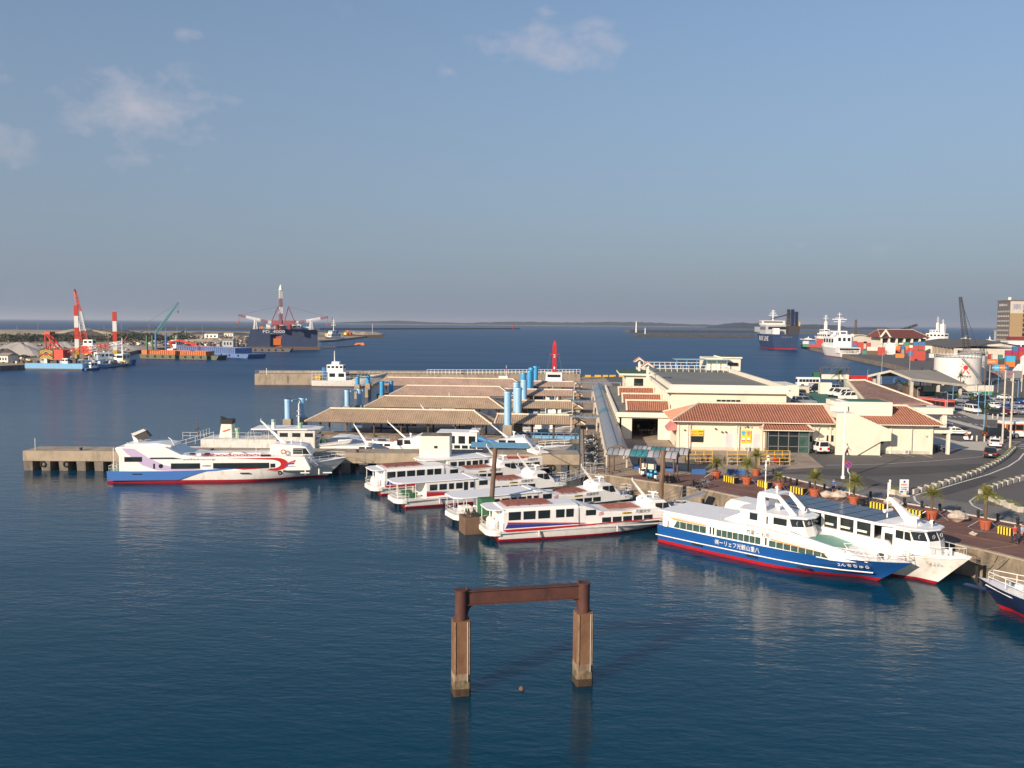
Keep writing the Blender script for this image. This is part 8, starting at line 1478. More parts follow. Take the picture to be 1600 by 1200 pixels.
# yard on the left: heaps, trees, sheds, scrap
for i, (px, py, rx, ry, h, m_, lb) in enumerate(((35, 556, 17, 9, 7, 'gravelgrey', 'large grey gravel heap left of the red crane'), (8, 559, 10, 7, 4.5, 'riprap', 'dark heap at the left edge of the yard'), (190, 546, 22, 12, 3.2, 'gravelgrey', 'wide grey gravel heap behind the striped spuds'), (100, 543, 10, 7, 4, 'gravelgrey', 'small grey heap between the red gantry and the left spud'), (320, 535, 30, 10, 3, 'sand', 'low brown earth bank behind the hopper barges'), (130, 511.6, 60, 20, 9, 'sand', 'sand bank under the lattice boom on the horizon side'), (165, 511.9, 75, 20, 9, 'riprap', 'dark stone bank right of the sand bank'))):
 g = G(px, py, 2) if py > 520 else AY(px, py+2, 900)[:2]; mound('heap', g[0], g[1], rx, ry, h, m_, seed=60+i, label=lb, cat='heap')
def treeline(label, pts, n, hmin, hmax, seed, grp, z0=2):
 rnd = random.Random(seed)
 for i in range(n):
  f = (i+.5)/n*(len(pts)-1); k = int(f); f -= k; px = pts[k][0]+(pts[k+1][0]-pts[k][0])*f; py = pts[k][1]+(pts[k+1][1]-pts[k][1])*f+rnd.uniform(-.4, .4); g = G(px, py, z0); h = rnd.uniform(hmin, hmax); w = h*rnd.uniform(1.0, 1.8)
  t = T('tree', label % ORD[i], 'tree', (g[0], g[1], z0), 0, grp); mb = MB(); mb.cyl((0, 0, 0), (0, 0, h*.6), .3, 'trunk', n=5); mb.build('trunk', t); mb = MB()
  for _ in range(120):
   th, u = rnd.uniform(0, 6.28), rnd.random(); zz = rnd.uniform(.12, 1); rr = math.sqrt(u)*w*.62*math.sqrt(max(.05, 1-(zz-.45)**2*2.4)); a = Vector((rr*math.cos(th), rr*math.sin(th), h*zz)); s = h*.16
   mb.poly([a+Vector((rnd.uniform(-s, s), rnd.uniform(-s, s), rnd.uniform(-s, s))) for _ in range(3)], 'foliage_far')
  mb.build('crown', t, fix=False)
treeline('dark tree in the belt behind the left yard, %s from the left', [(0, 535), (100, 535), (200, 534), (300, 532)], 48, 5, 8.5, 3, 'trees behind the left yard')
rnd = random.Random(9)
for i, (px, py, w, h, m_, lb) in enumerate(((330, 529, 15, 5, 'white', 'white shed with a grey end in the left yard'), (268, 530, 13, 4, 'palegreen', 'pale green cabin in the left yard'), (357, 526, 12, 4, 'cream_white', 'cream cabin left of the floating dock'), (356, 542, 8, 5, 'shipgrey', 'grey machinery block at the quay left of the floating dock'), (5, 566, 5, 3, 'white_dirty', 'white cabin at the left edge behind the quay'), (60, 553, 5, 3, 'white', 'white vehicle body beside the gravel heap'))):
 g = G(px, py, 2); t = T('shed', lb, 'shed', (g[0], g[1], 2), rnd.uniform(-.1, .1)); mb = MB(); mb.bx(-w/2, w/2, 0, 6, 0, h, m_); mb.build('wall', t); mb = MB(); mb.front([(-.5, h), (3, h+1.2), (6.5, h)], -w/2-.3, w/2+.3, 'shedroof'); mb.build('roof', t)
 for k in range(3): mb = MB(); mb.bx(-w*.35+k*w*.28, -w*.22+k*w*.28, -.06, .0, h*.3, h*.7, 'glass'); mb.build('window', t)
mb = MB()
for _ in range(1500):
 px = rnd.uniform(180, 400); py = rnd.uniform(526, 541); g = G(px, py, 2); s = rnd.uniform(.6, 2.4); mb.box((g[0], g[1], 2+s*.3), (s*rnd.uniform(.6, 2.4), s, s*rnd.uniform(.4, .9)), rnd.choice(['darkmetal', 'rustbrown', 'sand', 'greymetal', 'white_dirty', 'riprap', 'rustbrown', 'concrete_dark', 'olive']), rz=rnd.uniform(0, 3), tp=.8)
for _ in range(600):
 px = rnd.uniform(-5, 200); py = rnd.uniform(538, 568); g = G(px, py, 2); s = rnd.uniform(.4, 1.6); mb.box((g[0], g[1], 2+s*.3), (s*rnd.uniform(.6, 2.4), s, s*rnd.uniform(.4, 1.1)), rnd.choice(['darkmetal', 'rustbrown', 'white_dirty', 'greymetal', 'yellow', 'olive', 'concrete_light', 'concrete_dark']), rz=rnd.uniform(0, 3), tp=.8)
mb.build('scrap', kind='stuff', fix=False)
for i, px in enumerate((27, 60, 163, 190, 259, 277, 317, 290, 233)): g = G(px, 529, 2); mb = MB(); mb.cyl((0, 0, 0), (0, 0, rnd.uniform(11, 17)), .22, 'greymetal', n=5); o = mb.build('utility_pole', None, 'distant thin pole in the left yard, %s' % ORD[i], 'utility pole', 'thin poles in the left yard'); o.location = (g[0], g[1], 2)
# lighthouses and beacons
def beacon(px, pt_, pb, w, m_, label, kind='lighthouse'): g = G(px, pb, 3); d = g[1]/1350; zt = CH-g[1]*(pt_-(504.4+(px-800)*.0084)*1.0+0)/1350; r = w*d/2; t = T(kind, label, 'lighthouse', (g[0], g[1], 3)); mb = MB(); mb.cyl((0, 0, 0), (0, 0, zt*.82-3), r, m_, r1=r*.75, n=12); mb.cyl((0, 0, zt*.82-3), (0, 0, zt*.85-3), r*1.1, m_, n=12); mb.build('tower', t); mb = MB(); mb.cyl((0, 0, zt*.85-3), (0, 0, zt-3), r*.5, m_, r1=r*.3, n=8); mb.build('lantern', t)
beacon(994, 502.0, 519.5, 2.4, 'white', 'tall white lighthouse on the farther breakwater'); beacon(1008, 511.8, 523, 1.8, 'white', 'short white beacon on the nearer breakwater'); beacon(801, 505.3, 514, 1.4, 'red', 'tiny red beacon at the end of the long left breakwater');
g = G(904.5, 513, 0); mb = MB(); mb.sph((g[0], g[1], 2), 3, 'darkmetal', n=8); mb.build('buoy', None, 'tiny dark buoy in the open sea above the canopies', 'buoy'); g = G(961, 512, 0); mb = MB(); mb.sph((g[0], g[1], 2), 3, 'darkmetal', n=8); mb.build('buoy', None, 'tiny dark buoy left of the tall lighthouse', 'buoy')
# ---------------------------------------------------------------- right harbour
a, b = G(1262, 545.5, 0), G(1184, 535, 0); t = T('cargo_ship', 'dark blue cargo ship with white superstructure and black derricks, seen from astern', 'ship', (0, 0, 0)); a = G(1227, 546, 0); t.location = (a[0], a[1], 0); t.rotation_euler = (0, 0, R(92)); L, Bm = 88, 26
hull(t, L, Bm, 13.5, 16, top='shipblue', boot='boot_red', boot_z=1.0, full=.45, rake=.06, tw=.8, bands=[(3, 'shipblue')], deck='shipgrey')
house(t, 'superstructure', 26, 48, 11.5, 13.5, 22, 'shipgrey', wins=6); house(t, 'bridge', 44, 54, 11, 22, 26, 'white_dirty', wins=4); house(t, 'forecastle', 52, 80, 9, 15, 20, 'shipgrey'); mast(t, 46, 26, 36, 'white', 3, .7, 4)
for y, x in ((-10, 4), (-6.5, 4)): mb = MB(); mb.bx(x-1.6, x+1.6, y-1.3, y+1.3, 13.5, 34 if y == -10 else 36, 'navy'); mb.build('derrick_post', t, bevel=.2)
mb = MB(); lattice(mb, (4, -3, 14), (4, -3, 36), 2.4, 1.6, 8, ['darkmetal'], r=.35); mb.cyl((4, -10, 33), (26, 5, 28), .5, 'darkmetal', n=5); mb.cyl((4, -6, 33), (24, 8, 27), .2, 'darkmetal', n=5); mb.build('derrick', t, fix=False); house(t, 'stern_block', 1, 10, 2, 13.5, 21, 'darkmetal', y0=-12.5, y1=-3); house(t, 'deck_container', 2, 8, 2, 13.5, 19, 'white', y0=5, y1=10); mb = MB(); mb.bx(2, 4, -13, -12, 21, 25, 'yellow'); mb.build('hose_reel', t)
text('RKK LINE', 4.2, 'ink_white', t, loc=(26, 13.02, 9.5), u=(-1, 0, 0), width=34); text('みやら II', 1.6, 'ink_grey', t, loc=(-.1, -1, 11), u=(0, -1, 0), width=9)
for i in range(9): mb = MB(); mb.box((10+i*2, 6-(i*5 % 13), 15), (1.6, 1.6, 3), ['darkmetal', 'shipgrey', 'white_dirty', 'rustbrown'][i % 4]); mb.build('deck_machinery', t)
# coast patrol ships
a, b = G(1327, 559, 0), G(1286, 547, 0); t = T('patrol_ship', 'white patrol ship with a tall cross mast and wide white stern, at the container quay', 'ship', (a[0], a[1], 0), R(91)); L = 60; hull(t, L, 15, 6.5, 9, top='white_dirty', boot='boot_red', boot_z=.5, full=.5, rake=.1, tw=.85, bands=[(1.2, 'white_dirty')]); house(t, 'stern_deck', 0, 8, 7.2, 3, 6.9, 'white', wins=0); mb = MB(); mb.bx(-.2, .1, -6.6, 6.6, 5.3, 6.4, 'glass'); mb.build('stern_opening', t)
house(t, 'superstructure', 14, 38, 6.5, 6.5, 14, 'white', wins=4); house(t, 'hangar', 12, 14.2, 5.0, 7, 15, 'white'); mb = MB(); [mb.bx(11.8, 12, y-.9, y+.9, 11, 13.4, 'glass') for y in (-3.2, 0, 3.2)]; mb.build('window', t, fix=False); house(t, 'bridge', 20, 30, 4.5, 14, 18, 'white', wins=3); mast(t, 24, 18, 31, 'white', 3, .4, 4); mb = MB(); mb.bx(23.6, 24.4, -.7, .7, 18, 26, 'white'); mb.bx(23.8, 24.2, -5, 5, 26, 26.5, 'white'); mb.build('mast_tower', t)
for i in range(12): mb = MB(); mb.box((14+(i*7 % 22), -6+(i*5 % 13), 15+i % 3), (1.5, 1.5, 2.2), 'shipgrey' if i % 2 else 'white'); mb.build('deck_machinery', t)
for i, (px, py, hd, L, lb, hh) in enumerate(((1288, 537, 98, 60, 'white patrol ship with a forked mast behind the left container stacks', 1.0), (1462, 536, 122, 60, 'white patrol ship with stacked white masts behind the brown warehouse', 1.0), (1508, 532, 160, 30, 'small white launch far behind the warehouse crane', .55), (1545, 536, 170, 26, 'small white boat with a pointed mast left of the hotel', .7), (1478, 533, 150, 26, 'grey fishing boat right of the white stacked masts', .6), (1262, 531, 170, 24, 'small grey boat between the cargo ship and the white patrol ship', .45))):
 g = G(px, py, 0); t = T('patrol_ship' if i < 2 else 'fishing_boat', lb, 'ship' if i < 2 else 'boat', (g[0], g[1], 0), R(hd)); t.scale = (1, 1, 1); B_ = L*.17; k = L/60*1.15*(hh if i > 1 else 1)
 hull(t, L, B_, 5*k, 8*k, x0=-L/2, top='hull_white' if i != 4 else 'greymetal', boot='boot_red'); house(t, 'superstructure', -L*.25, L*.2, B_*.4, 5*k, 11*k, 'white', wins=5); house(t, 'bridge', -L*.1, L*.12, B_*.34, 11*k, 15*k, 'white', wins=3); house(t, 'mast_tower', -L*.06, -L*.01, 1.2*k, 15*k, 23*k, 'white'); mast(t, -L*.035, 22*k, 30*k, 'white', 3, .5*k, 3*k);
 if i == 1: house(t, 'aft_mast_tower', -L*.2, -L*.12, 2.0, 11, 25, 'white'); mast(t, -L*.16, 25, 31, 'white', 2, .6, 3)
# containers
def container(px, py, wpx, col, label, z, hd, grp, hh=2.6):
 g = G(px, py, Q); s = g[1]/1350; L = wpx*s; t = T('container', label, 'container', (g[0], g[1], Q+z*2.62), R(hd), grp); D = 2.44
 mb = MB(); mb.bx(-L/2, L/2, 0, D, 0, 2.59, col)
 n = max(4, int(L/.55))
 for i in range(n): x = -L/2+.2+(L-.4)*i/n; mb.bx(x, x+(L-.4)/n*.5, -.05, .0, .15, 2.45, col)
 mb.bx(-L/2, L/2, -.07, 0, 0, .15, col); mb.bx(-L/2, L/2, -.07, 0, 2.45, 2.59, col); mb.build('body', t, fix=False); return t
CN = {'r': ('container_red', 'red'), 'b': ('container_blue', 'blue'), 'o': ('container_orange', 'orange'), 'g': ('container_green', 'green'), 'w': ('container_white', 'white'), 'y': ('container_grey', 'grey'), 'm': ('container_magenta', 'magenta'), 's': ('container_skyblue', 'sky blue'), 'n': ('rustbrown', 'brown')}
LV = ['at the bottom', 'second up', 'third up', 'fourth up']
stk = [(1259, 542, 9, 'gw'), (1270, 542.5, 12, 'rb'), (1282, 543, 12, 'rrr'), (1291, 544, 7, 'nr'), (1333, 549, 11, 'nbr'), (1344, 552, 9, 'mrr'), (1352, 553.5, 9, 'g'), (1363, 554, 15, 'nw'), (1377, 555, 10, 'rr'), (1384, 553.5, 8, 'y'), (1391, 554, 9, 'w'), (1402, 552, 8, 'ro'), (1409, 552, 7, 'yb'), (1416, 552, 8, 'rog'), (1406, 559, 12, 'o'), (1424, 556, 9, 'br'), (1431, 551, 8, 'rrb'), (1436, 563, 17, 'rr'), (1425, 563.5, 7, 'r'), (1440, 552, 9, 'nrb'), (1457, 559, 9, 'w'), (1353, 545, 14, 'rr'), (1372, 546, 12, 'wn')]
for i, (px, py, w, cs) in enumerate(stk):
 for z, c in enumerate(cs): container(px, py, w, CN[c][0], '%s container, %s, %s stack from the left along the container quay' % (CN[c][1], LV[z], ORD[sorted(stk).index((px, py, w, cs))]), z, -14, 'containers on the container quay')
stk2 = [(1549, 569, 18, 'o', 'left of the banner wall'), (1557.5, 579, 7, 's', 'first above the banner wall'), (1565.5, 579, 9, 'o', 'second above the banner wall'), (1573, 579, 5, 'b', 'third above the banner wall'), (1579, 573, 12, 'os', 'by the white ship bow'), (1578, 561, 11, 'rm', 'at the far right, first'), (1588, 562, 10, 'nmb', 'at the far right, second'), (1598, 563, 10, 'rrm', 'at the far right, third'), (1548, 560, 5, 'r', 'behind the tank, first'), (1555, 561, 7, 'w', 'behind the tank, second'), (1563, 561, 7, 'g', 'behind the tank, third')]
for i, (px, py, w, cs, wh) in enumerate(stk2):
 for z, c in enumerate(cs): t = container(px, py, w, CN[c][0], '%s container, %s, %s' % (CN[c][1], LV[z], wh), z, -6, 'containers right of the storage tanks'); (text('OKINAWA', .8, 'ink_white', t, loc=(0, -.1, 1.3), width=4) if i in (0, 1, 2) and z == 0 else None)
# buildings of the container port
def gable_hall(name, label, pxl, pxr, py, D, h, rise, wall, roof, hd=0, doors=0, arch=False, pil=0, Ls=1.0):
 a, b = G(pxl, py, Q), G(pxr, py, Q); rz = ang(a, b); L = math.dist(a, b); t = T(name, label, 'building', (a[0], a[1], Q), rz); mb = MB();
 if arch: n = 12; prof = [(L*i/n, h+rise*(1-((2*i/n)-1)**2)) for i in range(n+1)]
 else: prof = [(0, h), (L/2, h+rise), (L, h)]
 mb.side([(0, 0)]+prof+[(L, 0)], 0, D, wall); mb.build('wall', t); mb = MB(); mb.side([(x*1.02-L*.01, z+.05) for x, z in prof]+[(x*1.02-L*.01, z+.6) for x, z in prof[::-1]], -1, D+1, roof); mb.build('roof', t)
 for i in range(doors): w = L/doors; mb = MB(); mb.bx(w*i+w*.35, w*i+w*.6, -.12, .02, h*.55, h*.75, 'glass'); mb.build('window', t)
 for i in range(pil): w = L/pil; mb = MB(); mb.bx(w*i+w*.4, w*i+w*.55, -.4, 0, 0, h, wall); mb.build('pilaster', t)
 return t, L
gable_hall('warehouse', 'wide tan warehouse with a low pitched dark roof behind the storage tanks', 1484, 1592, 553, 45, 5.4, 4.2, 'cream_white', 'whroof', doors=3, pil=5)
a, b = G(1444, 561-3, Q), G(1478, 553, Q); t = T('warehouse', 'long ribbed brown side wall under the dark roof, left of the warehouse gable', 'building', (0, 0, 0)); pts = [G(1444, 549, Q), G(1490, 558, Q)]; A, B_ = Vector(pts[0]), Vector(pts[1]); d = (B_-A); n_ = Vector((-d.y, d.x)).normalized()*45; mb = MB(); mb.prism([A, B_, B_+n_, A+n_], Q, Q+5.6, 'concrete_light'); mb.build('wall', t)
for i in range(9): c = A.lerp(B_, (i+.5)/9); mb = MB(); mb.bx(c.x-1.2, c.x+1.2, c.y-1.2, c.y+.5, Q, Q+5.2, 'concrete'); mb.build('pilaster', t)
mb = MB(); ra_, rb_ = A-n_*.03, B_-n_*.03; mb.poly([(ra_.x, ra_.y, Q+5.7), (rb_.x, rb_.y, Q+5.7), (B_.x+n_.x*.7, B_.y+n_.y*.7, Q+9.6), (A.x+n_.x*.7, A.y+n_.y*.7, Q+9.6)], 'whroof'); mb.build('roof', t, fix=False)
t, L = gable_hall('storage_hall', 'pale hall with a rounded gable and red side roof, left of the red tiled building', 1322, 1362, 545, 20, 8.2, 3.2, 'cream_white', 'cream_white', arch=True, doors=2)
mb = MB(); mb.front([(2, 8.3), (10, 11.6), (19, 8.3)], -5, 9, 'maroon'); mb.build('side_roof', t)
a, b = G(1374, 548, Q), G(1438, 548, Q); L = math.dist(a, b); t = T('port_office', 'two-storey office with red tiled hip roof and white columns', 'building', (a[0], a[1], Q), 0); D = 32; mb = MB(); mb.bx(4, L-4, 3, D, 0, 10.5, 'cream_white'); mb.build('wall', t); hip_roof(t, 0, L, -2, D+2, 10.5, 16.5, 3.5, 7, 'tile_port' if 'tile_port' in M else 'tile_red', 'rib_port' if 'rib_port' in M else 'rib_red', pitch=1.4)
for i in range(7): x = 1.5+i*(L-3)/6; mb = MB(); mb.bx(x-.6, x+.6, 0, 1.2, 0, 10.5, 'cream_white'); mb.build('column', t)
for i in range(6): x = 2.5+i*(L-3)/6; mb = MB(); mb.bx(x+.6, x+(L-3)/6-1.4, 2.9, 3.02, 6.2, 9.6, 'glass'); mb.build('window', t)
mb = MB(); mb.bx(0, L, 0, 3, 5, 5.5, 'cream_white'); mb.build('balcony', t); mb = MB(); mb.side([(-1, 10.6), (3.6, 16.9), (8, 10.6), (6.6, 10.6), (3.6, 15.0), (.6, 10.6)], -2.4, -1.9, 'cream_white'); mb.build('gable_board', t)
g = G(1393, 553, Q); t = T('shed', 'small white gabled shed in front of the red tiled office', 'shed', (g[0]-4, g[1], Q)); mb = MB(); mb.side([(0, 0), (0, 6), (3.2, 8), (6.5, 6), (6.5, 0)], 0, 6, 'white'); mb.build('wall', t)
# riprap edge of the container quay and truck quay
strip('quay_apron', [G(1456, 588, 0), G(1400, 572, 0), G(1345, 561, 0), G(1300, 552, 0), G(1252, 541, 0)], 3, -1, 1.9, 'riprap', inner=-1, kind='structure')
# storage tanks
mk('tank_white', (.72, .69, .64), .4, var=.04, sc=.3)
g = G(1500, 606, Q); r_ = g[1]/1350*33; yq = g[1]+r_; g = (AY(1495, 600, yq)[0], g[1])
t = T('storage_tank', 'large white oil tank with a red sun emblem and a curved outside stair', 'tank', (g[0], yq, Q)); Ht = 9.3; mb = MB(); mb.cyl((0, 0, 1), (0, 0, Ht), r_, 'tank_white', n=48); mb.cyl((0, 0, Ht), (0, 0, Ht+.6), r_, 'tank_white', r1=.2, n=48); mb.build('shell', t, smooth=True)
for i in range(12): a_ = i*.5236; mb = MB(); mb.box((math.cos(a_)*r_*.95, math.sin(a_)*r_*.95, .5), (.6, .6, 1.0), 'concrete_light'); mb.build('foot', t)
pts = [(math.cos(R(i*10))*r_, math.sin(R(i*10))*r_, Ht) for i in range(37)]; rail(t, pts, 1.1, r=.05, m='white'); mb = MB(); prev = None
for i in range(26):
 a_ = R(258+i*2.6); z = Ht-.1-i*.36; q = (math.cos(a_)*(r_+.4), math.sin(a_)*(r_+.4), z); mb.box(q, (.9, .9, .08), 'shipgrey', rz=a_)
 if prev: mb.cyl((prev[0]*1.03, prev[1]*1.03, prev[2]+1), (q[0]*1.03, q[1]*1.03, q[2]+1), .05, 'shipgrey', n=4); mb.cyl((prev[0]*1.03, prev[1]*1.03, prev[2]), (q[0]*1.03, q[1]*1.03, q[2]), .12, 'shipgrey', n=4)
 prev = q
mb.build('spiral_stair', t, fix=False)
def on_tank(th, z, pts, m, nm='emblem'):
 mb = MB()
 for P in pts: mb.poly([(math.sin(th+x/r_)*(r_+.06), -math.cos(th+x/r_)*(r_+.06), z+y) for x, y in P], m)
 return mb.build(nm, t, fix=False)
sun_ = [[(.75*math.cos(R(a_))-0, .75*math.sin(R(a_))) for a_ in range(0, 360, 30)]]
for k in range(9): a_ = R(k*40+10); u, v = math.cos(a_), math.sin(a_); sun_.append([(u*1.1-v*.12, v*1.1+u*.12), (u*1.1+v*.12, v*1.1-u*.12), (u*1.75+v*.05, v*1.75-u*.05), (u*1.75-v*.05, v*1.75+u*.05)])
on_tank(-.06, 6.4, sun_, 'ink_red'); on_tank(-.06, 5.0, [[(-.9, -.5), (-.6, -.5), (-.1, .8), (-.4, .8)], [(.1, .5), (.5, .5), (1.4, -.6), (1.0, -.6)]], 'ink_red')
text('りゅうせき', .7, 'ink_black', t, loc=(-.5, -r_-.08, 3.6), width=3.4)
t = T('storage_tank', 'second grey-white oil tank half hidden behind the emblem tank', 'tank', (AY(1518, 600, yq+13)[0], yq+13, Q)); mb = MB(); mb.cyl((0, 0, 1), (0, 0, 9.6), r_*.62, 'tank_white', n=36); mb.cyl((0, 0, 9.6), (0, 0, 10.0), r_*.62, 'tank_white', r1=.2, n=36); mb.build('shell', t, smooth=True); rail(t, [(math.cos(R(i*15))*r_*.62, math.sin(R(i*15))*r_*.62, 10.0) for i in range(25)], 1.1, r=.05, m='white'); text('危険物', .7, 'ink_grey', t, loc=(2.4, -r_*.62+.1, 7.6), width=2.0); text('TANK 2', .5, 'ink_grey', t, loc=(2.4, -r_*.62+.1, 6.6), width=2.2)
for i in range(8): a_ = i*.785; mb = MB(); mb.box((math.cos(a_)*r_*.58, math.sin(a_)*r_*.58, .5), (.6, .6, 1.0), 'concrete_light'); mb.build('foot', t)
# crawler crane behind the tank
g = G(1513, 562, Q); t = T('crawler_crane', 'black lattice boom crane standing upright behind the storage tanks', 'crane', (g[0], g[1], Q), 0); mb = MB(); mb.bx(-5, 8, -3, 3, 2, 5.5, 'black'); mb.build('crane_house', t); mb = MB(); mb.bx(-9, 9, -3.6, -1.8, 0, 1.8, 'crane_red'); mb.bx(-9, 9, 1.8, 3.6, 0, 1.8, 'crane_red'); mb.build('crawler_track', t, fix=False); e = AY(1500.5, 464, g[1]); mb = MB(); lattice(mb, (-1, 0, 5), (e[0]-g[0], 0, e[2]-Q), 3.0, 1.2, 22, ['darkmetal'], r=.15); mb.build('boom', t, fix=False); mb = MB(); mb.cyl((e[0]-g[0], 0, e[2]-Q-1), (5, 0, 7), .15, 'darkmetal', n=4); mb.build('cable', t)
g = G(1425, 548, Q); t = T('crawler_crane', 'thin distant dark crane boom leaning right over the red tiled office', 'crane', (g[0]-12, g[1]+50, Q)); c0, c1 = AY(1412, 517, g[1]+50), AY(1433, 507.5, g[1]+50); mb = MB(); mb.bx(-14, -6, -2, 2, 0, 6, 'darkmetal'); mb.build('body', t); mb = MB(); lattice(mb, (-10, 0, 5), (c1[0]-g[0]+12, 0, c1[2]-Q), 2.5, 1.2, 12, ['darkmetal'], r=.25); mb.build('boom', t, fix=False)
g = G(1336, 541, Q); mb = MB(); zt = AY(1336, 499.5, g[1])[2]; lattice(mb, (g[0], g[1], Q), (g[0], g[1], zt), 2.2, 1.2, 12, ['rustbrown'], r=.2); mb.build('radio_mast', None, 'thin brown lattice radio mast left of the red tiled office', 'mast', fix=False)
# hotel tower
Yh = 690; g = AY(1577, 520, Yh); t = T('hotel', 'ten-storey grey and ochre hotel tower at the right edge', 'building', (g[0], Yh, Q)); zt = AY(1577, 470, Yh)[2]-Q; w1 = 0; mb = MB(); mb.bx(0, 42, 0, 20, 0, zt*.76, 'hotel_tan'); mb.bx(0, 42, 0, 20, zt*.76, zt, 'concrete_light'); mb.build('front_wall', t, fix=False); mb = MB(); mb.bx(-.25, 0, .2, 20, 0, zt, 'hotel_grey'); mb.build('side_wall', t); mb = MB(); mb.bx(-.5, 42, -.5, 20.5, zt, zt+.7, 'hotel_grey'); mb.cyl((4, 10, zt), (4, 10, zt+3), 1.2, 'cream_white', n=10); mb.build('parapet', t)
for f in range(8):
 z = 5+f*(zt-10)/8
 for i in range(7): mb = MB(); mb.bx(-.4, -.2, 1.3+i*2.7, 2.6+i*2.7, z, z+1.3, 'concrete_light' if f % 2 == 0 else 'shipgrey'); mb.build('window', t)
 mb = MB(); mb.bx(9.5, 13.5, -.15, .05, z, z+2.6, 'darkmetal' if f % 2 else 'navy'); mb.build('balcony_window', t)
text('東横イン', 4.5, 'ink_lilac', t, loc=(15, -.2, zt-4.5), width=27); text('東横INN', 2.0, 'ink_white', t, loc=(-.4, 11, zt-3), u=(0, -1, 0), width=13)
mb = MB(); mb.bx(-2, w1+30, -6, 0, 0, 12, 'maroon'); mb.build('podium', t);
for i, (pa, pb, py, h, m_, lb) in enumerate(((1575, 1600, 552, 9, 'white', 'low white building below the hotel'), (1583, 1600, 545, 7, 'shipgrey', 'grey low roof building right of the white one below the hotel'), (1563, 1572, 548, 16, 'shipgrey', 'narrow pale tower in front of the hotel'))):
 a, b = G(pa, py, Q), G(pb, py, Q); t = T('office_building', lb, 'building', (a[0], a[1], Q)); L = b[0]-a[0]; mb = MB(); mb.bx(0, L, 0, 12, 0, h, m_); mb.build('wall', t); mb = MB(); mb.bx(-.3, L+.3, -.3, 12.3, h, h+.5, 'concrete_light'); mb.build('roof', t); [(lambda mb: (mb.bx(L*(.1+.3*k), L*(.3+.3*k), -.1, 0, h*.4, h*.7, 'glass'), mb.build('window', t)))(MB()) for k in range(3)]
# open shed with pitched grey roof
t = T('open_shed', 'open-sided shed with a wide pale grey pitched roof in front of the tanks', 'shed', (0, 0, 0)); rA = AY(1391, 578, 262); e1 = AY(1357, 586, 244); e2 = AY(1420, 590, 230); f2 = AY(1513, 600.5, 232); rB = AY(1462, 578, 262)
e1, e2, f2, rA, rB = map(Vector, (e1, e2, f2, rA, rB)); z = 7.2
P1 = AY(1391, 578, 250); ridA, ridB = Vector(AY(1391, 578, 245)), Vector(AY(1462, 578, 256)); eFa, eFb = Vector(AY(1424, 591, 236)), Vector(AY(1512, 601, 243)); eL = Vector(AY(1356, 586, 252))
mb = MB(); mb.poly([eFa, eFb, ridB, ridA], 'shedroof'); mb.poly([eL, eFa, ridA], 'darkmetal') if False else None; eBa = Vector((eL.x, eL.y, eL.z)); mb.poly([ridA, ridB, ridB+(eBa-ridA), eBa], 'shedroof'); dz = Vector((0, 0, -.4)); mb.poly([eFa+dz, eFb+dz, ridB+dz, ridA+dz], 'darkmetal'); mb.poly([ridA+dz, ridB+dz, ridB+(eBa-ridA)+dz, eBa+dz], 'darkmetal'); mb.poly([eL, ridA, ridA+dz*1.6, eL+dz*1.6], 'concrete_light'); mb.poly([ridA, eFa, eFa+dz*1.6, ridA+dz*1.6], 'concrete_light'); mb.poly([eFa, eFb, eFb+dz*1.6, eFa+dz*1.6], 'concrete_light'); mb.build('roof', t, fix=False)
for q in (eL+Vector((2, .5, 0)), eFa+Vector((.5, 1, 0)), eFb-Vector((1.5, -1, 0)), eFa.lerp(eFb, .5)+Vector((0, 1, 0)), ridB+Vector((0, 0, 0)), (eL+ridA)/2): mb = MB(); mb.bx(q.x-.35, q.x+.35, q.y-.35, q.y+.35, Q, q.z-.3, 'concrete_light'); mb.build('column', t)
for i, (x, y, m_) in enumerate(((74, 240, 'darkmetal'), (80, 242, 'concrete_dark'), (87, 245, 'darkmetal'), (92, 240, 'rustbrown'), (68, 246, 'shipgrey'))): mb = MB(); mb.box((x, y+6, Q+1.4), (4.5, 3, 2.8), m_); mb.build('stored_crate', None, ['dark crate', 'grey concrete crate', 'black crate', 'brown crate', 'pale grey crate'][i]+' under the open shed', 'crate')
g = G(1389, 613, Q); t = T('excavator', 'yellow mini excavator in front of the open shed', 'excavator', (g[0], g[1], Q)); mb = MB(); mb.bx(-1.4, 1.4, -1, 1, .7, 2.3, 'yellow'); mb.build('body', t, bevel=.1); mb = MB(); mb.bx(-1.5, 1.5, -1.1, 1.1, 0, .6, 'rubber'); mb.build('track', t); mb = MB(); mb.tube([(1, 0, 1.6), (2.6, 0, 3.6), (4.2, 0, 2.0), (4.0, 0, .8)], .18, 'yellow', n=6); mb.build('arm', t)
# white and green wall
a, b = G(1419, 617.5, Q), G(1552, 617, Q); t, L = sh_root('boundary_wall', 'white wall with a green base behind the car park', 'wall', a, b); mb = MB(); mb.bx(0, L, 0, .25, Q, Q+1.0, 'wallgreen' if 'wallgreen' in M else 'green'); mb.build('green_base', t); mb = MB(); mb.bx(0, L, 0, .25, Q+1.0, Q+2.7, 'cream_white'); mb.build('white_wall', t); mb = MB(); mb.bx(L*.52, L*.60, -.1, .0, Q+3.0, Q+3.5, 'ink_white'); mb.build('name_plate', t)
a, b = G(1533, 596, Q), G(1597, 596, Q); t, L = sh_root('banner_wall', 'long grey raised panel with red lettering right of the tanks', 'sign', a, b); z = AY(1560, 591, a[1])[2]; mb = MB(); mb.bx(0, L, 0, .6, z, z+2.6, 'container_grey'); mb.build('panel', t); text('石垣港ターミナル SERVICE', 1.1, 'ink_red', t, loc=(L*.5, -.05, z+1.5), width=L*.6)
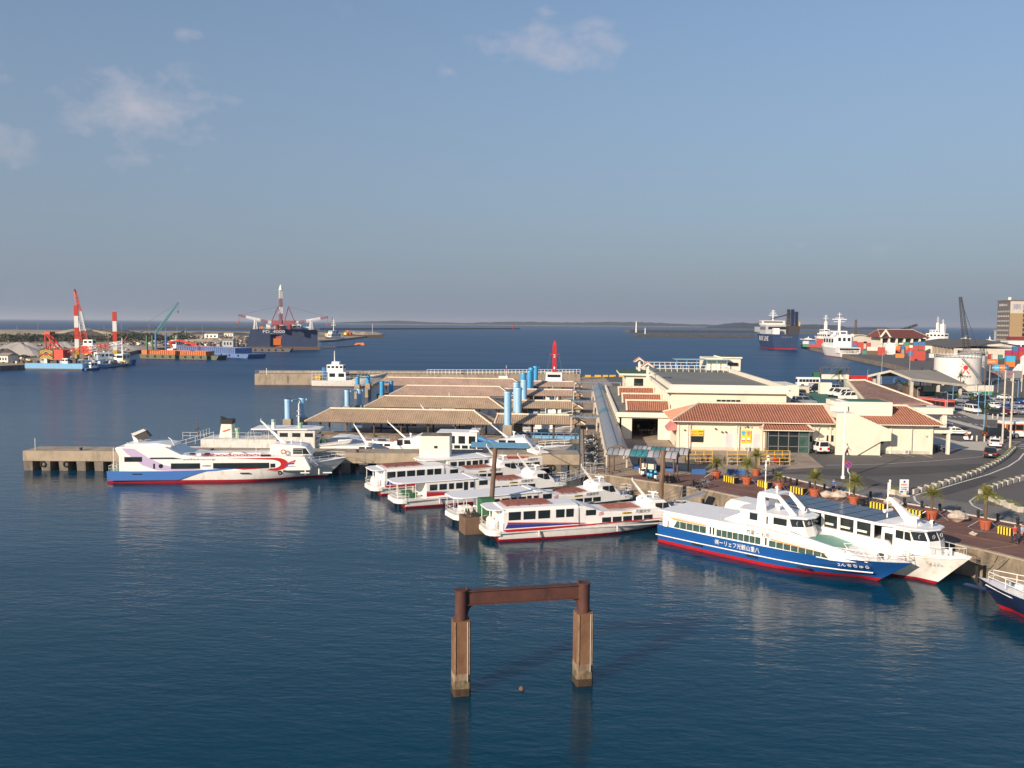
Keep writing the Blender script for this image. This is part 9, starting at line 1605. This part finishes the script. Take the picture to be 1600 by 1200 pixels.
for i in range(5): mb = MB(); mb.bx(L*i/4-.25, L*i/4+.25, 0, .5, Q, z, 'concrete_light'); mb.build('post', t)
g = G(1595, 585, Q); t = T('moored_ship', 'white ship bow with a round black opening at the right edge above the banner', 'ship', (g[0]+4, g[1], Q), 0); mb = MB(); mb.side([(-6, 0), (-3, 4), (-2, 4.2), (-2, 7), (1, 9), (3, 11), (6, 11), (6, 0)], 0, 5, 'white'); mb.build('superstructure', t); mb = MB(); mb.cyl((-.5, -.05, 3), (-.5, .02, 3), .9, 'black', n=14); mb.build('fairlead', t); mast(t, 3, 10, 14, 'white', 2)
# long open truck on the quay and red boats
g = G(1300, 597, Q); t = T('flatbed_truck', 'long stake-sided truck with a tarpaulin frame at the water edge', 'truck', (g[0], g[1]+1, Q), R(180)); mb = MB(); mb.bx(-5.5, 3.5, -1.2, 1.2, 1.0, 2.6, 'cream_white'); mb.build('load_bed', t); mb = MB()
for x in (-5.4, -2.5, .4, 3.4):
 for y in (-1.15, 1.15): mb.cyl((x, y, 2.6), (x, y, 5.0), .1, 'rustbrown', n=5)
mb.bx(-5.6, 3.6, -1.25, 1.25, 5.0, 5.2, 'olive'); mb.build('tarpaulin_frame', t, fix=False); mb = MB(); mb.bx(4.0, 6.2, -1.15, 1.15, .9, 3.2, 'green'); mb.build('cab', t, bevel=.1); mb = MB(); mb.bx(6.19, 6.25, -.95, .95, 2.0, 2.9, 'glass'); mb.build('windscreen', t); [wheel(t, x, s*1.0, .5, .35) for x in (-4, -2.8, 5) for s in (-1, 1)]
for i, (pa, pb, py, m_, lb) in enumerate(((1318, 1360, 594, 'red', 'long low red flatbed load left of the open shed'), (1330, 1345, 598, 'red', 'short red flatbed load in front of the long one'), (1245, 1262, 600, 'white_dirty', 'pale tarpaulined heap behind the terminal roof'))):
 a, b = G(pa, py, Q), G(pb, py, Q); mb = MB(); mb.side([(0, .5), (1, 1.6), (b[0]-a[0]-1, 1.6), (b[0]-a[0], .5), (b[0]-a[0], 0), (0, 0)] if i < 2 else [(0, 0), (1.2, 1.8), (2.5, 2.2), (b[0]-a[0], .2), (b[0]-a[0], 0)], 0, 2.2, m_); o = mb.build('covered_load', None, lb, 'cargo'); o.location = (a[0], a[1], Q)
a, b = G(1243, 610, Q), G(1283, 610, Q)
for i, (px, w, m_, lb) in enumerate(((1260, 17, 'white', 'white minibus behind the rooftop car park'), (1200, 10, 'white', 'white vehicle roof behind the terminal, left one'))): pass
bus(1262, 604, R(2), 'white', 'white', 'white minibus on the quay behind the rooftop car park wall', Lb=7)
# ---------------------------------------------------------------- air
def haze(density=.00007):
 mb = MB(); mb.bx(-44000, 44000, -1500, 59000, -4, 130, 'white'); o = mb.build('haze', kind='stuff')
 m = bpy.data.materials.new('haze'); m.use_nodes = True; n = m.node_tree.nodes; l = m.node_tree.links
 n.remove(n['Principled BSDF']); v = n.new('ShaderNodeVolumePrincipled'); v.inputs['Color'].default_value = (.80, .87, 1, 1); v.inputs['Density'].default_value = density; v.inputs['Anisotropy'].default_value = .2
 l.new(v.outputs[0], n['Material Output'].inputs['Volume']); o.data.materials.clear(); o.data.materials.append(m)
haze()
